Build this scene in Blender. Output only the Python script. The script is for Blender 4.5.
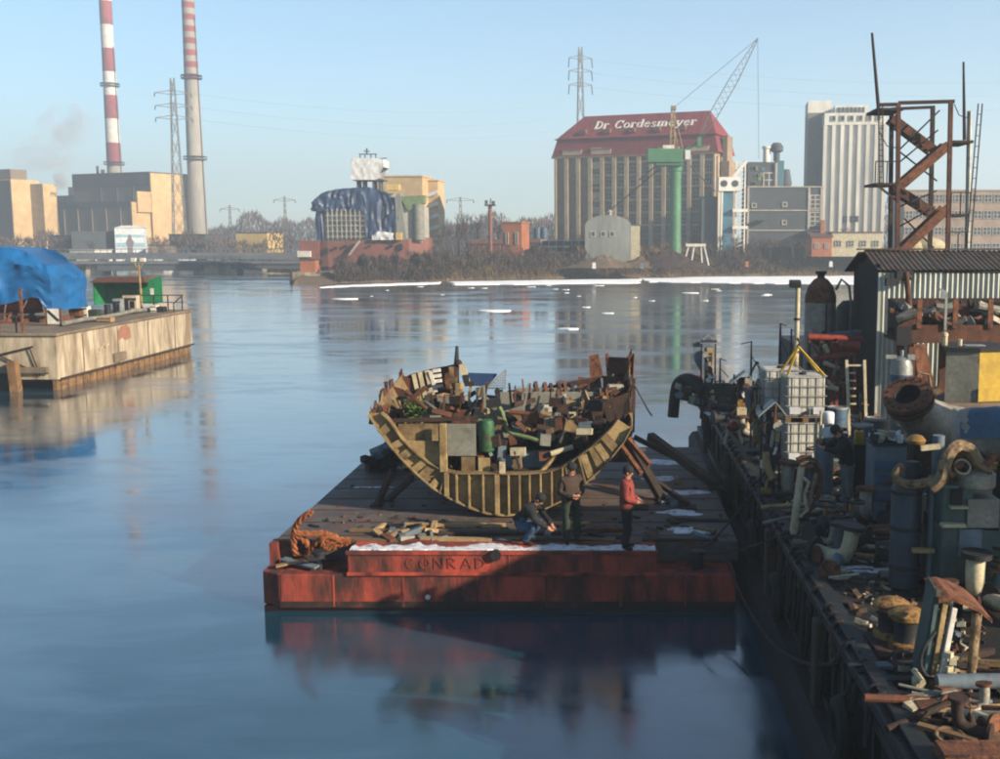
import bpy, bmesh, math, random
import numpy as np
from mathutils import Vector, Matrix, noise

# ------------------------------------------------------------------ clear, camera, world, sun
for o in list(bpy.data.objects):
    bpy.data.objects.remove(o)
scene = bpy.context.scene
COL = scene.collection
R = math.radians
random.seed(7)

CAM_H, F, CX, CY = 8.0, 1100.0, 610.0, 379.5
PITCH = math.atan((CY - 240.0) / F)
cam_data = bpy.data.cameras.new('camera')
cam_data.sensor_width = 36.0
cam_data.lens = 36.0 * F / 1000.0
cam_data.shift_x = (500.0 - CX) / 1000.0
cam_data.clip_start = 0.1
cam_data.clip_end = 9000.0
cam = bpy.data.objects.new('camera', cam_data)
cam.location = (0, 0, CAM_H)
cam.rotation_euler = (R(90) - PITCH, 0, 0)
COL.objects.link(cam)
scene.camera = cam

SUN_AZ, SUN_EL = R(61), R(22)          # azimuth measured from behind the camera towards its right
world = bpy.data.worlds.new('World')
scene.world = world
world.use_nodes = True
wn = world.node_tree.nodes
sky_node = wn.new('ShaderNodeTexSky')
sky_node.sky_type = 'NISHITA'
sky_node.sun_disc = False
sky_node.sun_elevation = SUN_EL
sky_node.sun_rotation = R(180) - SUN_AZ
sky_node.air_density = 1.0
sky_node.dust_density = 0.3
sky_node.ozone_density = 3.0
wn['Background'].inputs['Strength'].default_value = 0.061
tint = wn.new('ShaderNodeMix'); tint.data_type = 'RGBA'; tint.blend_type = 'MULTIPLY'
tint.inputs[0].default_value = 1.0
tint.inputs[7].default_value = (0.87, 1.0, 1.0, 1)      # the whole sky a little towards cyan
world.node_tree.links.new(sky_node.outputs[0], tint.inputs[6])
world.node_tree.links.new(tint.outputs[2], wn['Background'].inputs[0])

sun_data = bpy.data.lights.new('sun', 'SUN')
sun_data.energy = 5.0
sun_data.angle = R(0.53)
sun_data.color = (1.0, 0.83, 0.62)
sun = bpy.data.objects.new('sun', sun_data)
to_sun = Vector((math.sin(SUN_AZ) * math.cos(SUN_EL), -math.cos(SUN_AZ) * math.cos(SUN_EL), math.sin(SUN_EL)))
sun.rotation_euler = to_sun.to_track_quat('Z', 'Y').to_euler()
sun.location = (40, -40, 60)
COL.objects.link(sun)

scene.view_settings.view_transform = 'Standard'
scene.view_settings.look = 'None'
scene.view_settings.exposure = 1.65
scene.view_settings.gamma = 1.0
scene.render.engine = 'CYCLES'
scene.cycles.filter_width = 2.0

# ------------------------------------------------------------------ helpers: pixel of the photograph -> point in the place
def ray(px, py):
    u, v = (px - CX) / F, (CY - py) / F
    return Vector((u, math.cos(PITCH) + v * math.sin(PITCH), -math.sin(PITCH) + v * math.cos(PITCH)))
def P(px, py, Y):
    d = ray(px, py)
    return Vector((0, 0, CAM_H)) + d * (Y / d.y)
def G(px, py, z):
    d = ray(px, py)
    return Vector((0, 0, CAM_H)) + d * ((z - CAM_H) / d.z)

# ------------------------------------------------------------------ helpers: mesh building
class MB:
    def __init__(s, m=None):
        s.v, s.f, s.m = [], [], m
    def add(s, vs, fs):
        b = len(s.v)
        s.v += [tuple(s.m @ Vector(p)) for p in vs] if s.m else [tuple(p) for p in vs]
        s.f += [tuple(i + b for i in q) for q in fs]
        return s
    def box(s, c, d, rz=0, rx=0, ry=0, taper=1.0):
        x, y, z = d[0] / 2, d[1] / 2, d[2] / 2
        vs = [Vector((a * x * (taper if k > 0 else 1), b * y * (taper if k > 0 else 1), k * z)) for k in (-1, 1) for a, b in ((-1, -1), (1, -1), (1, 1), (-1, 1))]
        if rz or rx or ry:
            m = Matrix.Rotation(rz, 3, 'Z') @ Matrix.Rotation(ry, 3, 'Y') @ Matrix.Rotation(rx, 3, 'X')
            vs = [m @ p for p in vs]
        c = Vector(c)
        return s.add([p + c for p in vs], [(3, 2, 1, 0), (4, 5, 6, 7), (0, 1, 5, 4), (1, 2, 6, 5), (2, 3, 7, 6), (3, 0, 4, 7)])
    def b2(s, p0, p1):
        return s.box([(a + b) / 2 for a, b in zip(p0, p1)], [abs(b - a) for a, b in zip(p0, p1)])
    def frame(s, d):
        d = d.normalized()
        up = Vector((0, 0, 1)) if abs(d.z) < 0.95 else Vector((0, 1, 0))
        x = d.cross(up).normalized()
        return x, x.cross(d).normalized()
    def bar(s, p0, p1, w, h=None):
        p0, p1 = Vector(p0), Vector(p1)
        h = h or w
        x, y = s.frame(p1 - p0)
        vs = [p + x * a * w / 2 + y * b * h / 2 for p in (p0, p1) for a, b in ((-1, -1), (1, -1), (1, 1), (-1, 1))]
        return s.add(vs, [(3, 2, 1, 0), (4, 5, 6, 7), (0, 1, 5, 4), (1, 2, 6, 5), (2, 3, 7, 6), (3, 0, 4, 7)])
    def tube(s, p0, p1, r0, r1=None, n=10, cap=True):
        p0, p1 = Vector(p0), Vector(p1)
        r1 = r0 if r1 is None else r1
        x, y = s.frame(p1 - p0)
        vs = [p + (x * math.cos(2 * math.pi * i / n) + y * math.sin(2 * math.pi * i / n)) * r for p, r in ((p0, r0), (p1, r1)) for i in range(n)]
        fs = [(i, (i + 1) % n, n + (i + 1) % n, n + i) for i in range(n)]
        if cap:
            fs += [tuple(range(n - 1, -1, -1)), tuple(range(n, 2 * n))]
        return s.add(vs, fs)
    def path(s, pts, r, n=6, closed=False):
        pts = [Vector(p) for p in pts]
        k = len(pts)
        rs = r if isinstance(r, (list, tuple)) else [r] * k
        vs = []
        px = None
        for i, p in enumerate(pts):
            a = pts[i - 1] if (i > 0 or closed) else p
            b = pts[(i + 1) % k] if (i < k - 1 or closed) else p
            d = (b - a).normalized()
            if px is None:
                px, y = s.frame(d)
            else:
                px = (px - d * px.dot(d)).normalized()
                y = px.cross(d)
            vs += [p + (px * math.cos(2 * math.pi * j / n) + y * math.sin(2 * math.pi * j / n)) * rs[i] for j in range(n)]
        fs = [(i * n + j, i * n + (j + 1) % n, (i + 1) % k * n + (j + 1) % n, (i + 1) % k * n + j) for i in range(k if closed else k - 1) for j in range(n)]
        if not closed:
            fs += [tuple(range(n - 1, -1, -1)), tuple(range((k - 1) * n, k * n))]
        return s.add(vs, fs)
    def lathe(s, prof, c=(0, 0, 0), n=18, m=None, cap=True):
        c = Vector(c)
        vs = []
        for r, z in prof:
            for i in range(n):
                p = Vector((r * math.cos(2 * math.pi * i / n), r * math.sin(2 * math.pi * i / n), z))
                vs.append((m @ p if m else p) + c)
        k = len(prof)
        fs = [(j * n + i, j * n + (i + 1) % n, (j + 1) * n + (i + 1) % n, (j + 1) * n + i) for j in range(k - 1) for i in range(n)]
        if cap:
            fs += [tuple(range(n - 1, -1, -1)), tuple(range((k - 1) * n, k * n))]
        return s.add(vs, fs)
    def prism(s, poly, a, b, plane='xz'):
        put = {'xz': lambda p, t: (p[0], t, p[1]), 'xy': lambda p, t: (p[0], p[1], t), 'yz': lambda p, t: (t, p[0], p[1])}[plane]
        n = len(poly)
        vs = [put(p, a) for p in poly] + [put(p, b) for p in poly]
        return s.add(vs, [tuple(range(n - 1, -1, -1)), tuple(range(n, 2 * n))] + [(i, (i + 1) % n, n + (i + 1) % n, n + i) for i in range(n)])
    def loft(s, rows, closed=False):
        n = len(rows[0])
        vs = [p for r in rows for p in r]
        w = n if closed else n - 1
        return s.add(vs, [(j * n + i, j * n + (i + 1) % n, (j + 1) * n + (i + 1) % n, (j + 1) * n + i) for j in range(len(rows) - 1) for i in range(w)])
    def ball(s, c, r, n=10, k=6, sq=(1, 1, 1)):
        rows = []
        for j in range(k + 1):
            a = math.pi * j / k
            rr = max(math.sin(a), 0.02)
            rows.append([(c[0] + r * sq[0] * rr * math.cos(2 * math.pi * i / n), c[1] + r * sq[1] * rr * math.sin(2 * math.pi * i / n), c[2] - r * sq[2] * math.cos(a)) for i in range(n)])
        return s.loft(rows, True)
    def jitter(s, a, seed=0):
        rr = random.Random(seed)
        s.v = [(x + rr.uniform(-a, a), y + rr.uniform(-a, a), z + rr.uniform(-a, a)) for x, y, z in s.v]
        return s
    def mesh(s, name, mat, smooth=True):
        me = bpy.data.meshes.new(name)
        me.from_pydata(s.v, [], s.f)
        bm = bmesh.new()
        bm.from_mesh(me)
        bmesh.ops.recalc_face_normals(bm, faces=bm.faces)
        bm.to_mesh(me)
        bm.free()
        if smooth:
            me.shade_smooth()
            me.set_sharp_from_angle(angle=R(38))
        if mat:
            me.materials.append(mat)
        return me

def link(name, data, parent=None, loc=None):
    o = bpy.data.objects.new(name, data)
    COL.objects.link(o)
    if parent:
        o.parent = parent
    if loc is not None:
        o.location = loc
    return o
def tag(o, label=None, cat=None, group=None, kind=None):
    if label: o['label'] = label
    if cat: o['category'] = cat
    if group: o['group'] = group
    if kind: o['kind'] = kind
    return o
def thing(name, label, cat, loc=(0, 0, 0), rz=0, group=None):
    o = link(name, None, None, loc)
    o.empty_display_size = 0.2
    o.rotation_euler = (0, 0, rz)
    return tag(o, label, cat, group)
def part(parent, name, mb, mat, smooth=True, label=None, bevel=0, kind=None):
    me = mb.mesh(name, mat, smooth) if isinstance(mb, MB) else mb
    o = link(name, me, parent)
    if bevel:
        md = o.modifiers.new('bevel', 'BEVEL')
        md.width = bevel
        md.segments = 2
        md.limit_method = 'ANGLE'
    return tag(o, label, None, None, kind)
def single(name, mb, mat, label, cat, loc=(0, 0, 0), rz=0, group=None, smooth=True, bevel=0):
    o = part(None, name, mb, mat, smooth, None, bevel)
    o.location = loc
    o.rotation_euler = (0, 0, rz)
    return tag(o, label, cat, group)
def structure(name, mb, mat, smooth=False, kind='structure'):
    o = part(None, name, mb, mat, smooth)
    o['kind'] = kind
    return o
def copy_tree(o, parent=None):
    c = o.copy()
    COL.objects.link(c)
    c.parent = parent
    for ch in list(o.children):
        copy_tree(ch, c)
    return c

# ------------------------------------------------------------------ materials
def S(h):
    r = []
    for i in (0, 2, 4):
        x = int(h[i:i + 2], 16) / 255
        r.append(x / 12.92 if x <= 0.04045 else ((x + 0.055) / 1.055) ** 2.4)
    return tuple(r) + (1,)
MATS = {}
def mat(name, c1, c2=None, scale=2.0, rough=0.75, metal=0.0, bump=0.25, stretch=(1, 1, 1), dirt=None, dirt_amt=0.5, dirt_scale=None, spec=0.3, edge=0.12):
    if name in MATS:
        return MATS[name]
    m = bpy.data.materials.new(name)
    m.use_nodes = True
    nt = m.node_tree
    N, L = nt.nodes, nt.links
    b = N['Principled BSDF']
    tc = N.new('ShaderNodeTexCoord')
    oi = N.new('ShaderNodeObjectInfo')
    mp = N.new('ShaderNodeMapping')
    mp.inputs['Scale'].default_value = stretch
    L.new(tc.outputs['Object'], mp.inputs[0])
    w = N.new('ShaderNodeMath'); w.operation = 'MULTIPLY'; w.inputs[1].default_value = 37.0
    L.new(oi.outputs['Random'], w.inputs[0])
    def nz(sc, det=5.0):
        n = N.new('ShaderNodeTexNoise'); n.noise_dimensions = '4D'
        n.inputs['Scale'].default_value = sc
        n.inputs['Detail'].default_value = det
        n.inputs['Roughness'].default_value = 0.62
        L.new(mp.outputs[0], n.inputs['Vector']); L.new(w.outputs[0], n.inputs['W'])
        return n.outputs['Fac']
    def ramp(src, lo, hi):
        r = N.new('ShaderNodeMapRange')
        r.inputs[1].default_value, r.inputs[2].default_value = lo, hi
        L.new(src, r.inputs[0])
        return r.outputs[0]
    def mix(f, a, bb):
        x = N.new('ShaderNodeMix'); x.data_type = 'RGBA'
        if f is not None: L.new(f, x.inputs[0])
        for sock, val in ((x.inputs[6], a), (x.inputs[7], bb)):
            if isinstance(val, tuple): sock.default_value = val
            else: L.new(val, sock)
        return x.outputs[2]
    alb = 0.62
    c1 = S(c1) if isinstance(c1, str) else c1
    c1 = tuple(x * alb for x in c1[:3]) + (1,)
    c2 = tuple(x * alb for x in (S(c2) if isinstance(c2, str) else c2)[:3]) + (1,) if c2 else tuple(x * 0.72 for x in c1[:3]) + (1,)
    col = mix(ramp(nz(scale), 0.36, 0.64), c1, c2)
    fine = nz(scale * 7, 3)
    col = mix(ramp(fine, 0.25, 0.85), col, mix(None, col, (0, 0, 0, 1)))
    # the mix above with an unlinked factor is an even half; keep it subtle
    N_last = col.node
    f2 = N.new('ShaderNodeMath'); f2.operation = 'MULTIPLY'; f2.inputs[1].default_value = 0.75
    L.new(ramp(fine, 0.35, 0.8), f2.inputs[0]); L.new(f2.outputs[0], N_last.inputs[0])
    if dirt:
        d = tuple(x * alb for x in (S(dirt) if isinstance(dirt, str) else dirt)[:3]) + (1,)
        t = 1 - dirt_amt
        col = mix(ramp(nz(dirt_scale or scale * 1.7, 8), t * 0.6 + 0.18, t * 0.6 + 0.18 + edge), col, d)
    L.new(col, b.inputs['Base Color'])
    b.inputs['Roughness'].default_value = rough
    b.inputs['Metallic'].default_value = metal
    b.inputs['Specular IOR Level'].default_value = spec
    if bump:
        bp = N.new('ShaderNodeBump')
        bp.inputs['Strength'].default_value = bump
        bp.inputs['Distance'].default_value = 0.03
        L.new(fine, bp.inputs['Height']); L.new(bp.outputs[0], b.inputs['Normal'])
    MATS[name] = m
    return m

RUST = '6e3f26'
mat('rust', '6b402b', '432a20', 3, 0.85, 0, 0.5, dirt='2c1c17', dirt_amt=0.35)
mat('rust_orange', '875438', '5f3a29', 4, 0.85, 0, 0.6, dirt='34231d', dirt_amt=0.45)
mat('rust_dark', '3e2a22', '261c1a', 3, 0.85, 0, 0.5, dirt='5a3524', dirt_amt=0.35)
mat('barge_red', 'bb4c38', '7d392f', 0.8, 0.75, 0, 0.8, stretch=(1, 1, 0.35), dirt='38241f', dirt_amt=0.55, dirt_scale=1.6, edge=0.18)
mat('barge_stain', '3c2a24', '241a18', 1.5, 0.6, 0, 0.4, dirt='5a2f26', dirt_amt=0.4)
mat('barge_wet', '2a1512', '160e0e', 1.0, 0.35, 0, 0.3)
mat('barge_deck', '6b625d', '4a4340', 1.3, 0.7, 0, 0.4, dirt='6b4330', dirt_amt=0.4)
mat('dock_deck', '2a2624', '1b1a1b', 1.1, 0.6, 0, 0.6, dirt='5b4636', dirt_amt=0.42, edge=0.2)
mat('dock_edge', '23292d', '171b1e', 2.0, 0.6, 0, 0.4, dirt='37302a', dirt_amt=0.4)
mat('snow', (.98, 1.01, 1.07, 1), (.6, .63, .7, 1), 5, 0.7, 0, 0.5, dirt='7d7068', dirt_amt=0.42, dirt_scale=7)
mat('ice', (1.36, 1.38, 1.42, 1), (1.15, 1.2, 1.26, 1), 0.3, 0.6, 0, 0.4)
mat('ochre_steel', '96805a', '6f5c3e', 1.6, 0.8, 0, 0.5, dirt='4a3222', dirt_amt=0.52, edge=0.2)
mat('ochre_light', 'ad9668', '84704c', 1.6, 0.8, 0, 0.5, dirt='5a3f29', dirt_amt=0.46, edge=0.2)
mat('grey_paint', '8b8b80', '72746c', 1.5, 0.7, 0, 0.25, dirt='5d4636', dirt_amt=0.35, edge=0.2)
mat('grey_blue', '6f7f8c', '56656f', 1.5, 0.7, 0, 0.25, dirt='45362d', dirt_amt=0.35, edge=0.2)
mat('cream', 'cdc2a4', 'a89d80', 2.5, 0.7, 0, 0.25, dirt='6b4c34', dirt_amt=0.35, edge=0.2)
mat('offwhite', 'e6e3da', 'c6c3ba', 1.5, 0.65, 0, 0.2, dirt='86755f', dirt_amt=0.3, edge=0.25)
mat('yellow', 'c8a62c', 'a98a22', 1.0, 0.55, 0, 0.15, dirt='7b5a24', dirt_amt=0.25)
mat('green_tank', '2b6b40', '204c30', 3, 0.6, 0, 0.3, dirt='3d3023', dirt_amt=0.48)
mat('green_pipe', '7d9064', '5f704b', 2, 0.6, 0, 0.2, dirt='5b4a2c', dirt_amt=0.3)
mat('weed', '6d8a3d', '45602a', 4, 0.8, 0, 0)
mat('iron', '33353a', '22242a', 3, 0.65, 0.3, 0.3, dirt='4f3526', dirt_amt=0.35)
mat('dark', '1b1d21', '121317', 2, 0.8, 0, 0.2)
mat('tar', '22262b', '16191d', 1.5, 0.7, 0, 0.4, dirt='3a2f2a', dirt_amt=0.35)  # near-black for the shed's end wall, its shade put into the colour
mat('wood', '8a6d4c', '6c533a', 3, 0.85, 0, 0.4, stretch=(0.3, 1, 1), dirt='4b3d33', dirt_amt=0.35)
mat('wood_pale', 'b39871', '927650', 3, 0.85, 0, 0.4, dirt='5b4a3c', dirt_amt=0.3)
mat('wood_dark', '4a3a30', '2f2723', 3, 0.9, 0, 0.4)
mat('rope', 'b06a3e', '84492a', 9, 0.95, 0, 0.8)
mat('plastic_tank', 'd3d0c6', 'bcb8ac', 1.2, 0.35, 0, 0.05, dirt='948a78', dirt_amt=0.3, edge=0.3)
mat('galvanised', 'a4a9a8', '82898a', 2.0, 0.5, 0.25, 0.2, dirt='7b6450', dirt_amt=0.25)
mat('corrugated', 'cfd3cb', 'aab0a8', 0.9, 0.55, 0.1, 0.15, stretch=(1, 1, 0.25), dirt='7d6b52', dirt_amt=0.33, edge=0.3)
mat('roof_dark', '4a4543', '37322f', 1.5, 0.8, 0, 0.4, dirt='5c3a2a', dirt_amt=0.4)
mat('blue_paint', '466580', '344f68', 1.4, 0.55, 0, 0.2, dirt='4b443e', dirt_amt=0.42, edge=0.25)
mat('navy_paint', '2c3f52', '21303f', 1.4, 0.55, 0, 0.2, dirt='3b3734', dirt_amt=0.4)
mat('teal', '47605e', '354a4a', 1.4, 0.6, 0, 0.2, dirt='3e332b', dirt_amt=0.35)
mat('red_paint', '9c3826', '7a2b1e', 2, 0.65, 0, 0.35, dirt='4b2a20', dirt_amt=0.42)
mat('brass', 'b08a4c', '8c6a36', 3, 0.5, 0.5, 0.25, dirt='4d3a26', dirt_amt=0.3)
mat('ochre_bollard', 'a5824c', '80622f', 5, 0.85, 0, 0.6, dirt='5a3a24', dirt_amt=0.52)
mat('rubber', '1e1f21', '141516', 3, 0.85, 0, 0.3)
mat('silver_paint', 'a5a094', '7f7b72', 2.2, 0.55, 0.15, 0.4, dirt='7a5b3f', dirt_amt=0.35)
mat('hose_tan', '9c8563', '76624a', 5, 0.8, 0, 0.5, dirt='4b392a', dirt_amt=0.48)
mat('concrete', 'c9bba3', '8a7c68', 0.8, 0.85, 0, 0.5, stretch=(1, 1, 0.22), dirt='77634f', dirt_amt=0.5, dirt_scale=1.6, edge=0.25)
mat('concrete_stain', '8a7a66', '6b5e50', 0.8, 0.85, 0, 0.5)
mat('sheet_pile', '97744e', '6f5438', 1.2, 0.85, 0, 0.4, dirt='3f342b', dirt_amt=0.4)
mat('blue_tarp', '166bad', '0f568f', 0.5, 0.42, 0, 0.2)
mat('boat_red', '8c3a2e', '6e2c25', 0.8, 0.5, 0, 0.2, dirt='4a2a24', dirt_amt=0.3)
mat('green_metal', '1f8a55', '187245', 1.2, 0.6, 0, 0.2, dirt='33402c', dirt_amt=0.25)
mat('rust_roof', '6e4a3c', '563a30', 0.8, 0.85, 0, 0.4)
# far shore
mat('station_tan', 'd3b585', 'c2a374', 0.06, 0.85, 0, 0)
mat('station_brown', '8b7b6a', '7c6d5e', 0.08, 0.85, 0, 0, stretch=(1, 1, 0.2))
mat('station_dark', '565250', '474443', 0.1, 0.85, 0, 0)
mat('band_red', '98484e', '854046', 0.1, 0.8, 0, 0)
mat('band_white', 'dcdad6', 'cfccc8', 0.1, 0.8, 0, 0)
mat('chimney_concrete', 'a7a39c', '918d87', 0.15, 0.85, 0, 0, stretch=(1, 1, 0.2))
mat('pylon', '8a8a88', '7a7a78', 0.5, 0.7, 0.2, 0)
mat('brick_brown', 'a08a74', '8a755f', 0.15, 0.85, 0, 0, dirt='66574a', dirt_amt=0.35)
mat('pilaster', 'cdb89a', 'b5a186', 0.15, 0.85, 0, 0)
mat('granary_roof', '8f2f33', '76272c', 0.2, 0.85, 0, 0, dirt='6b2c30', dirt_amt=0.45)
mat('lettering', 'f0ece4', 'e6e2da', 0.2, 0.8, 0, 0)
mat('far_window', '4a4c50', '3a3c42', 0.3, 0.3, 0, 0, spec=0.5)
mat('far_frame', 'bdb7aa', 'aaa498', 0.3, 0.8, 0, 0)
mat('silo_white', 'f4f1e8', 'e2ded4', 0.08, 0.85, 0, 0, stretch=(1, 1, 0.2), dirt='b5afa2', dirt_amt=0.35, edge=0.4)
mat('elevator_dark', '4e555c', '434a50', 0.1, 0.8, 0, 0)
mat('elevator_blue', '4d7f94', '3e6a7d', 0.15, 0.7, 0, 0)
mat('crane_green', '44855a', '3a6e4c', 0.2, 0.6, 0, 0)
mat('brick_orange', 'b3714c', '995c3c', 0.3, 0.9, 0, 0)
mat('barn_green', '8d918c', '797e7a', 0.2, 0.85, 0, 0, stretch=(1, 1, 0.2))
mat('office_wall', 'a58f7d', '937e6d', 0.1, 0.85, 0, 0)
mat('ship_red', '8a5547', '774a3f', 0.15, 0.7, 0, 0, dirt='6f3b30', dirt_amt=0.3)
mat('navy_tarp', '2c4468', '22365a', 0.2, 0.45, 0, 0)
mat('white_wrap', 'dfe1e4', 'c9ccd1', 0.4, 0.4, 0, 0)
mat('scaffold', 'b9b6ac', 'a29f96', 0.4, 0.7, 0, 0)
mat('bank_earth', '6b5a48', '53473a', 0.12, 0.95, 0, 0.4, dirt='8a7350', dirt_amt=0.4)
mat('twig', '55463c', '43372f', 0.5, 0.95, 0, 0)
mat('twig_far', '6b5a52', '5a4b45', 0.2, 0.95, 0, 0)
mat('reed', '93754a', '7d633f', 0.3, 0.95, 0, 0)
mat('bark', '4f4239', '3d332c', 1.0, 0.95, 0, 0)
mat('mural_blue', 'a9cbdd', '8fb8cf', 0.2, 0.8, 0, 0)
mat('mural_white', 'e4ebef', 'd5dfe6', 0.2, 0.8, 0, 0)
mat('mural_figure', '6f6a72', '8f8288', 0.4, 0.8, 0, 0)
mat('billboard_yellow', 'd3b877', 'c2a566', 0.3, 0.8, 0, 0)
mat('bridge_grey', '6c7076', '5a5f66', 0.2, 0.8, 0, 0)
# people
mat('skin', 'c08c70', 'b07c62', 6, 0.6, 0, 0)
mat('cloth_black', '23252a', '191b1f', 5, 0.9, 0, 0.3)
mat('cloth_brown', '4d3d33', '3a2d25', 5, 0.9, 0, 0.3)
mat('cloth_green', '2e4032', '223026', 5, 0.9, 0, 0.3)
mat('cloth_red', '97443c', '7c342f', 5, 0.9, 0, 0.3)
mat('cloth_jeans', '3a5676', '2c4460', 5, 0.9, 0, 0.3)
mat('cloth_grey', '6f7478', '5b6064', 5, 0.9, 0, 0.3)
mat('boot', '1d1a18', '141211', 5, 0.6, 0, 0.2)

def water_material():
    m = bpy.data.materials.new('water')
    m.use_nodes = True
    N, L = m.node_tree.nodes, m.node_tree.links
    b = N['Principled BSDF']
    tc = N.new('ShaderNodeTexCoord')
    def mapped(s):
        mp = N.new('ShaderNodeMapping'); mp.inputs['Scale'].default_value = s
        L.new(tc.outputs['Object'], mp.inputs[0]); return mp.outputs[0]
    def nz(vec, sc, det, dist=0.0):
        n = N.new('ShaderNodeTexNoise'); n.inputs['Scale'].default_value = sc
        n.inputs['Detail'].default_value = det; n.inputs['Distortion'].default_value = dist
        L.new(vec, n.inputs['Vector']); return n.outputs['Fac']
    # thin films of ice: broad streaks lying across the channel
    film0 = nz(mapped((0.05, 0.16, 1)), 1.0, 6, 0.6)
    film1 = nz(mapped((0.28, 0.62, 1)), 1.0, 7, 0.8)
    fm = N.new('ShaderNodeMix'); fm.inputs[0].default_value = 0.45
    L.new(film0, fm.inputs[2]); L.new(film1, fm.inputs[3])
    film = fm.outputs[0]
    r = N.new('ShaderNodeMapRange'); r.inputs[1].default_value, r.inputs[2].default_value = 0.44, 0.60
    L.new(film, r.inputs[0])
    cm = N.new('ShaderNodeMix'); cm.data_type = 'RGBA'
    cm.inputs[6].default_value = (0.003, 0.028, 0.048, 1); cm.inputs[7].default_value = (0.008, 0.040, 0.066, 1)
    L.new(r.outputs[0], cm.inputs[0]); L.new(cm.outputs[2], b.inputs['Base Color'])
    rm = N.new('ShaderNodeMapRange'); rm.inputs[3].default_value, rm.inputs[4].default_value = 0.09, 0.24
    L.new(r.outputs[0], rm.inputs[0]); L.new(rm.outputs[0], b.inputs['Roughness'])
    b.inputs['IOR'].default_value = 1.4
    b.inputs['Specular IOR Level'].default_value = 0.95
    cw = N.new('ShaderNodeMapRange'); cw.inputs[3].default_value, cw.inputs[4].default_value = 0.55, 1.0
    L.new(r.outputs[0], cw.inputs[0]); L.new(cw.outputs[0], b.inputs['Coat Weight'])
    b.inputs['Coat IOR'].default_value = 1.62
    cr_ = N.new('ShaderNodeMapRange'); cr_.inputs[3].default_value, cr_.inputs[4].default_value = 0.06, 0.26
    L.new(r.outputs[0], cr_.inputs[0]); L.new(cr_.outputs[0], b.inputs['Coat Roughness'])
    rip = nz(mapped((0.5, 1.6, 1)), 1.0, 4, 0.3)
    fine = nz(mapped((2.0, 5.0, 1)), 1.0, 3)
    ad = N.new('ShaderNodeMath'); ad.operation = 'MULTIPLY_ADD'; ad.inputs[1].default_value = 0.25
    L.new(fine, ad.inputs[0]); L.new(rip, ad.inputs[2])
    bp = N.new('ShaderNodeBump'); bp.inputs['Strength'].default_value = 0.06; bp.inputs['Distance'].default_value = 0.05
    L.new(ad.outputs[0], bp.inputs['Height']); L.new(bp.outputs[0], b.inputs['Normal']); L.new(bp.outputs[0], b.inputs['Coat Normal'])
    return m
MATS['water'] = water_material()
K = MATS

# ================================================================== SETTING: water, banks, ice, haze
structure('water', MB().add([(-1600, -90, 0), (1600, -90, 0), (1600, 2000, 0), (-1600, 2000, 0)], [(0, 1, 2, 3)]), K['water'])

shore_px = [(296, 284), (340, 283), (400, 281.5), (450, 280.5), (500, 279.5), (560, 278.5), (620, 277.5), (680, 276.5), (740, 276), (800, 275.5), (860, 275), (930, 274.5), (1000, 274), (1080, 273.5)]
shore = [G(px, py, 0) for px, py in shore_px]
left_x = shore[0].x
pts = [(-1590, 330), (-400, 318), (-200, 305), (-120, 298), (left_x - 1.5, 292), (left_x - 0.5, shore[0].y)] + [(p.x, p.y) for p in shore] + [(260, 300), (1590, 320)]
rr = random.Random(3)
fine_pts = []
for (x0, y0), (x1, y1) in zip(pts[:-1], pts[1:]):
    n = max(1, int(min(abs(x1 - x0), 200) / 3))
    for i in range(n):
        t = i / n
        fine_pts.append((x0 + (x1 - x0) * t, y0 + (y1 - y0) * t + (rr.uniform(-0.7, 0.7) if 0 < i and abs(x0) < 300 else 0)))
fine_pts.append(pts[-1])
def rise_at(x):
    return max(0.0, min(1.0, (x - left_x - 8) / 18))
def bank_z(x, off):
    lo = np.interp(off, (0, 1.2, 4, 12, 40), (-.25, .5, 1.2, 1.6, 1.8))
    hi = np.interp(off, (0, 1.2, 4, 10, 17, 40), (-.25, .6, 1.7, 3.3, 4.2, 4.3))
    t = np.clip((np.asarray(x, dtype=float) - left_x - 8) / 18, 0, 1)
    return lo + (hi - lo) * t
rows = []
for off in (0, 1.2, 4, 10, 17, 40, 150, 1500):
    rows.append([(x, min(y + off, 1990), float(bank_z(x, off)) + (rr.uniform(-0.18, 0.18) if 0 < off < 100 else 0)) for x, y in fine_pts])
structure('ground', MB().loft(rows), K['bank_earth'], True)

def ice_sheet(poly, label_unused=None):
    r2 = random.Random(len(poly) * 7 + int(poly[0][0]))
    pts3 = [G(px, py, 0.03) for px, py in poly]
    out = []
    for a, b in zip(pts3, pts3[1:] + pts3[:1]):
        for i in range(7):
            p = a.lerp(b, i / 7)
            out.append((p.x + r2.uniform(-0.5, 0.5), p.y + r2.uniform(-0.9, 0.9)))
    structure('ice_sheet', MB().prism(out, -0.05, 0.06, 'xy'), K['ice'])
ice_sheet([(318, 287.5), (365, 286), (440, 283.6), (440, 282), (390, 283.5), (340, 285.3)])
ice_sheet([(450, 281.8), (560, 280), (640, 279), (640, 283), (560, 284), (455, 285)])
ice_sheet([(640, 278), (720, 276.8), (800, 276.2), (900, 275.6), (1060, 275), (1060, 283), (900, 284), (800, 284), (720, 283), (650, 282)])
rr = random.Random(5)
floes = MB()
for i in range(24):
    px, py = rr.uniform(300, 780), 285 + abs(rr.gauss(0, 9))
    c = G(px, py, 0)
    r = rr.uniform(0.08, 0.4)
    k = rr.randint(5, 8)
    floes.prism([(c.x + r * 2.2 * math.cos(6.283 * j / k) * rr.uniform(.6, 1.2), c.y + r * math.sin(6.283 * j / k) * rr.uniform(.6, 1.2)) for j in range(k)], -0.02, 0.05, 'xy')
structure('floating_ice', floes, K['ice'], kind='stuff')
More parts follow.
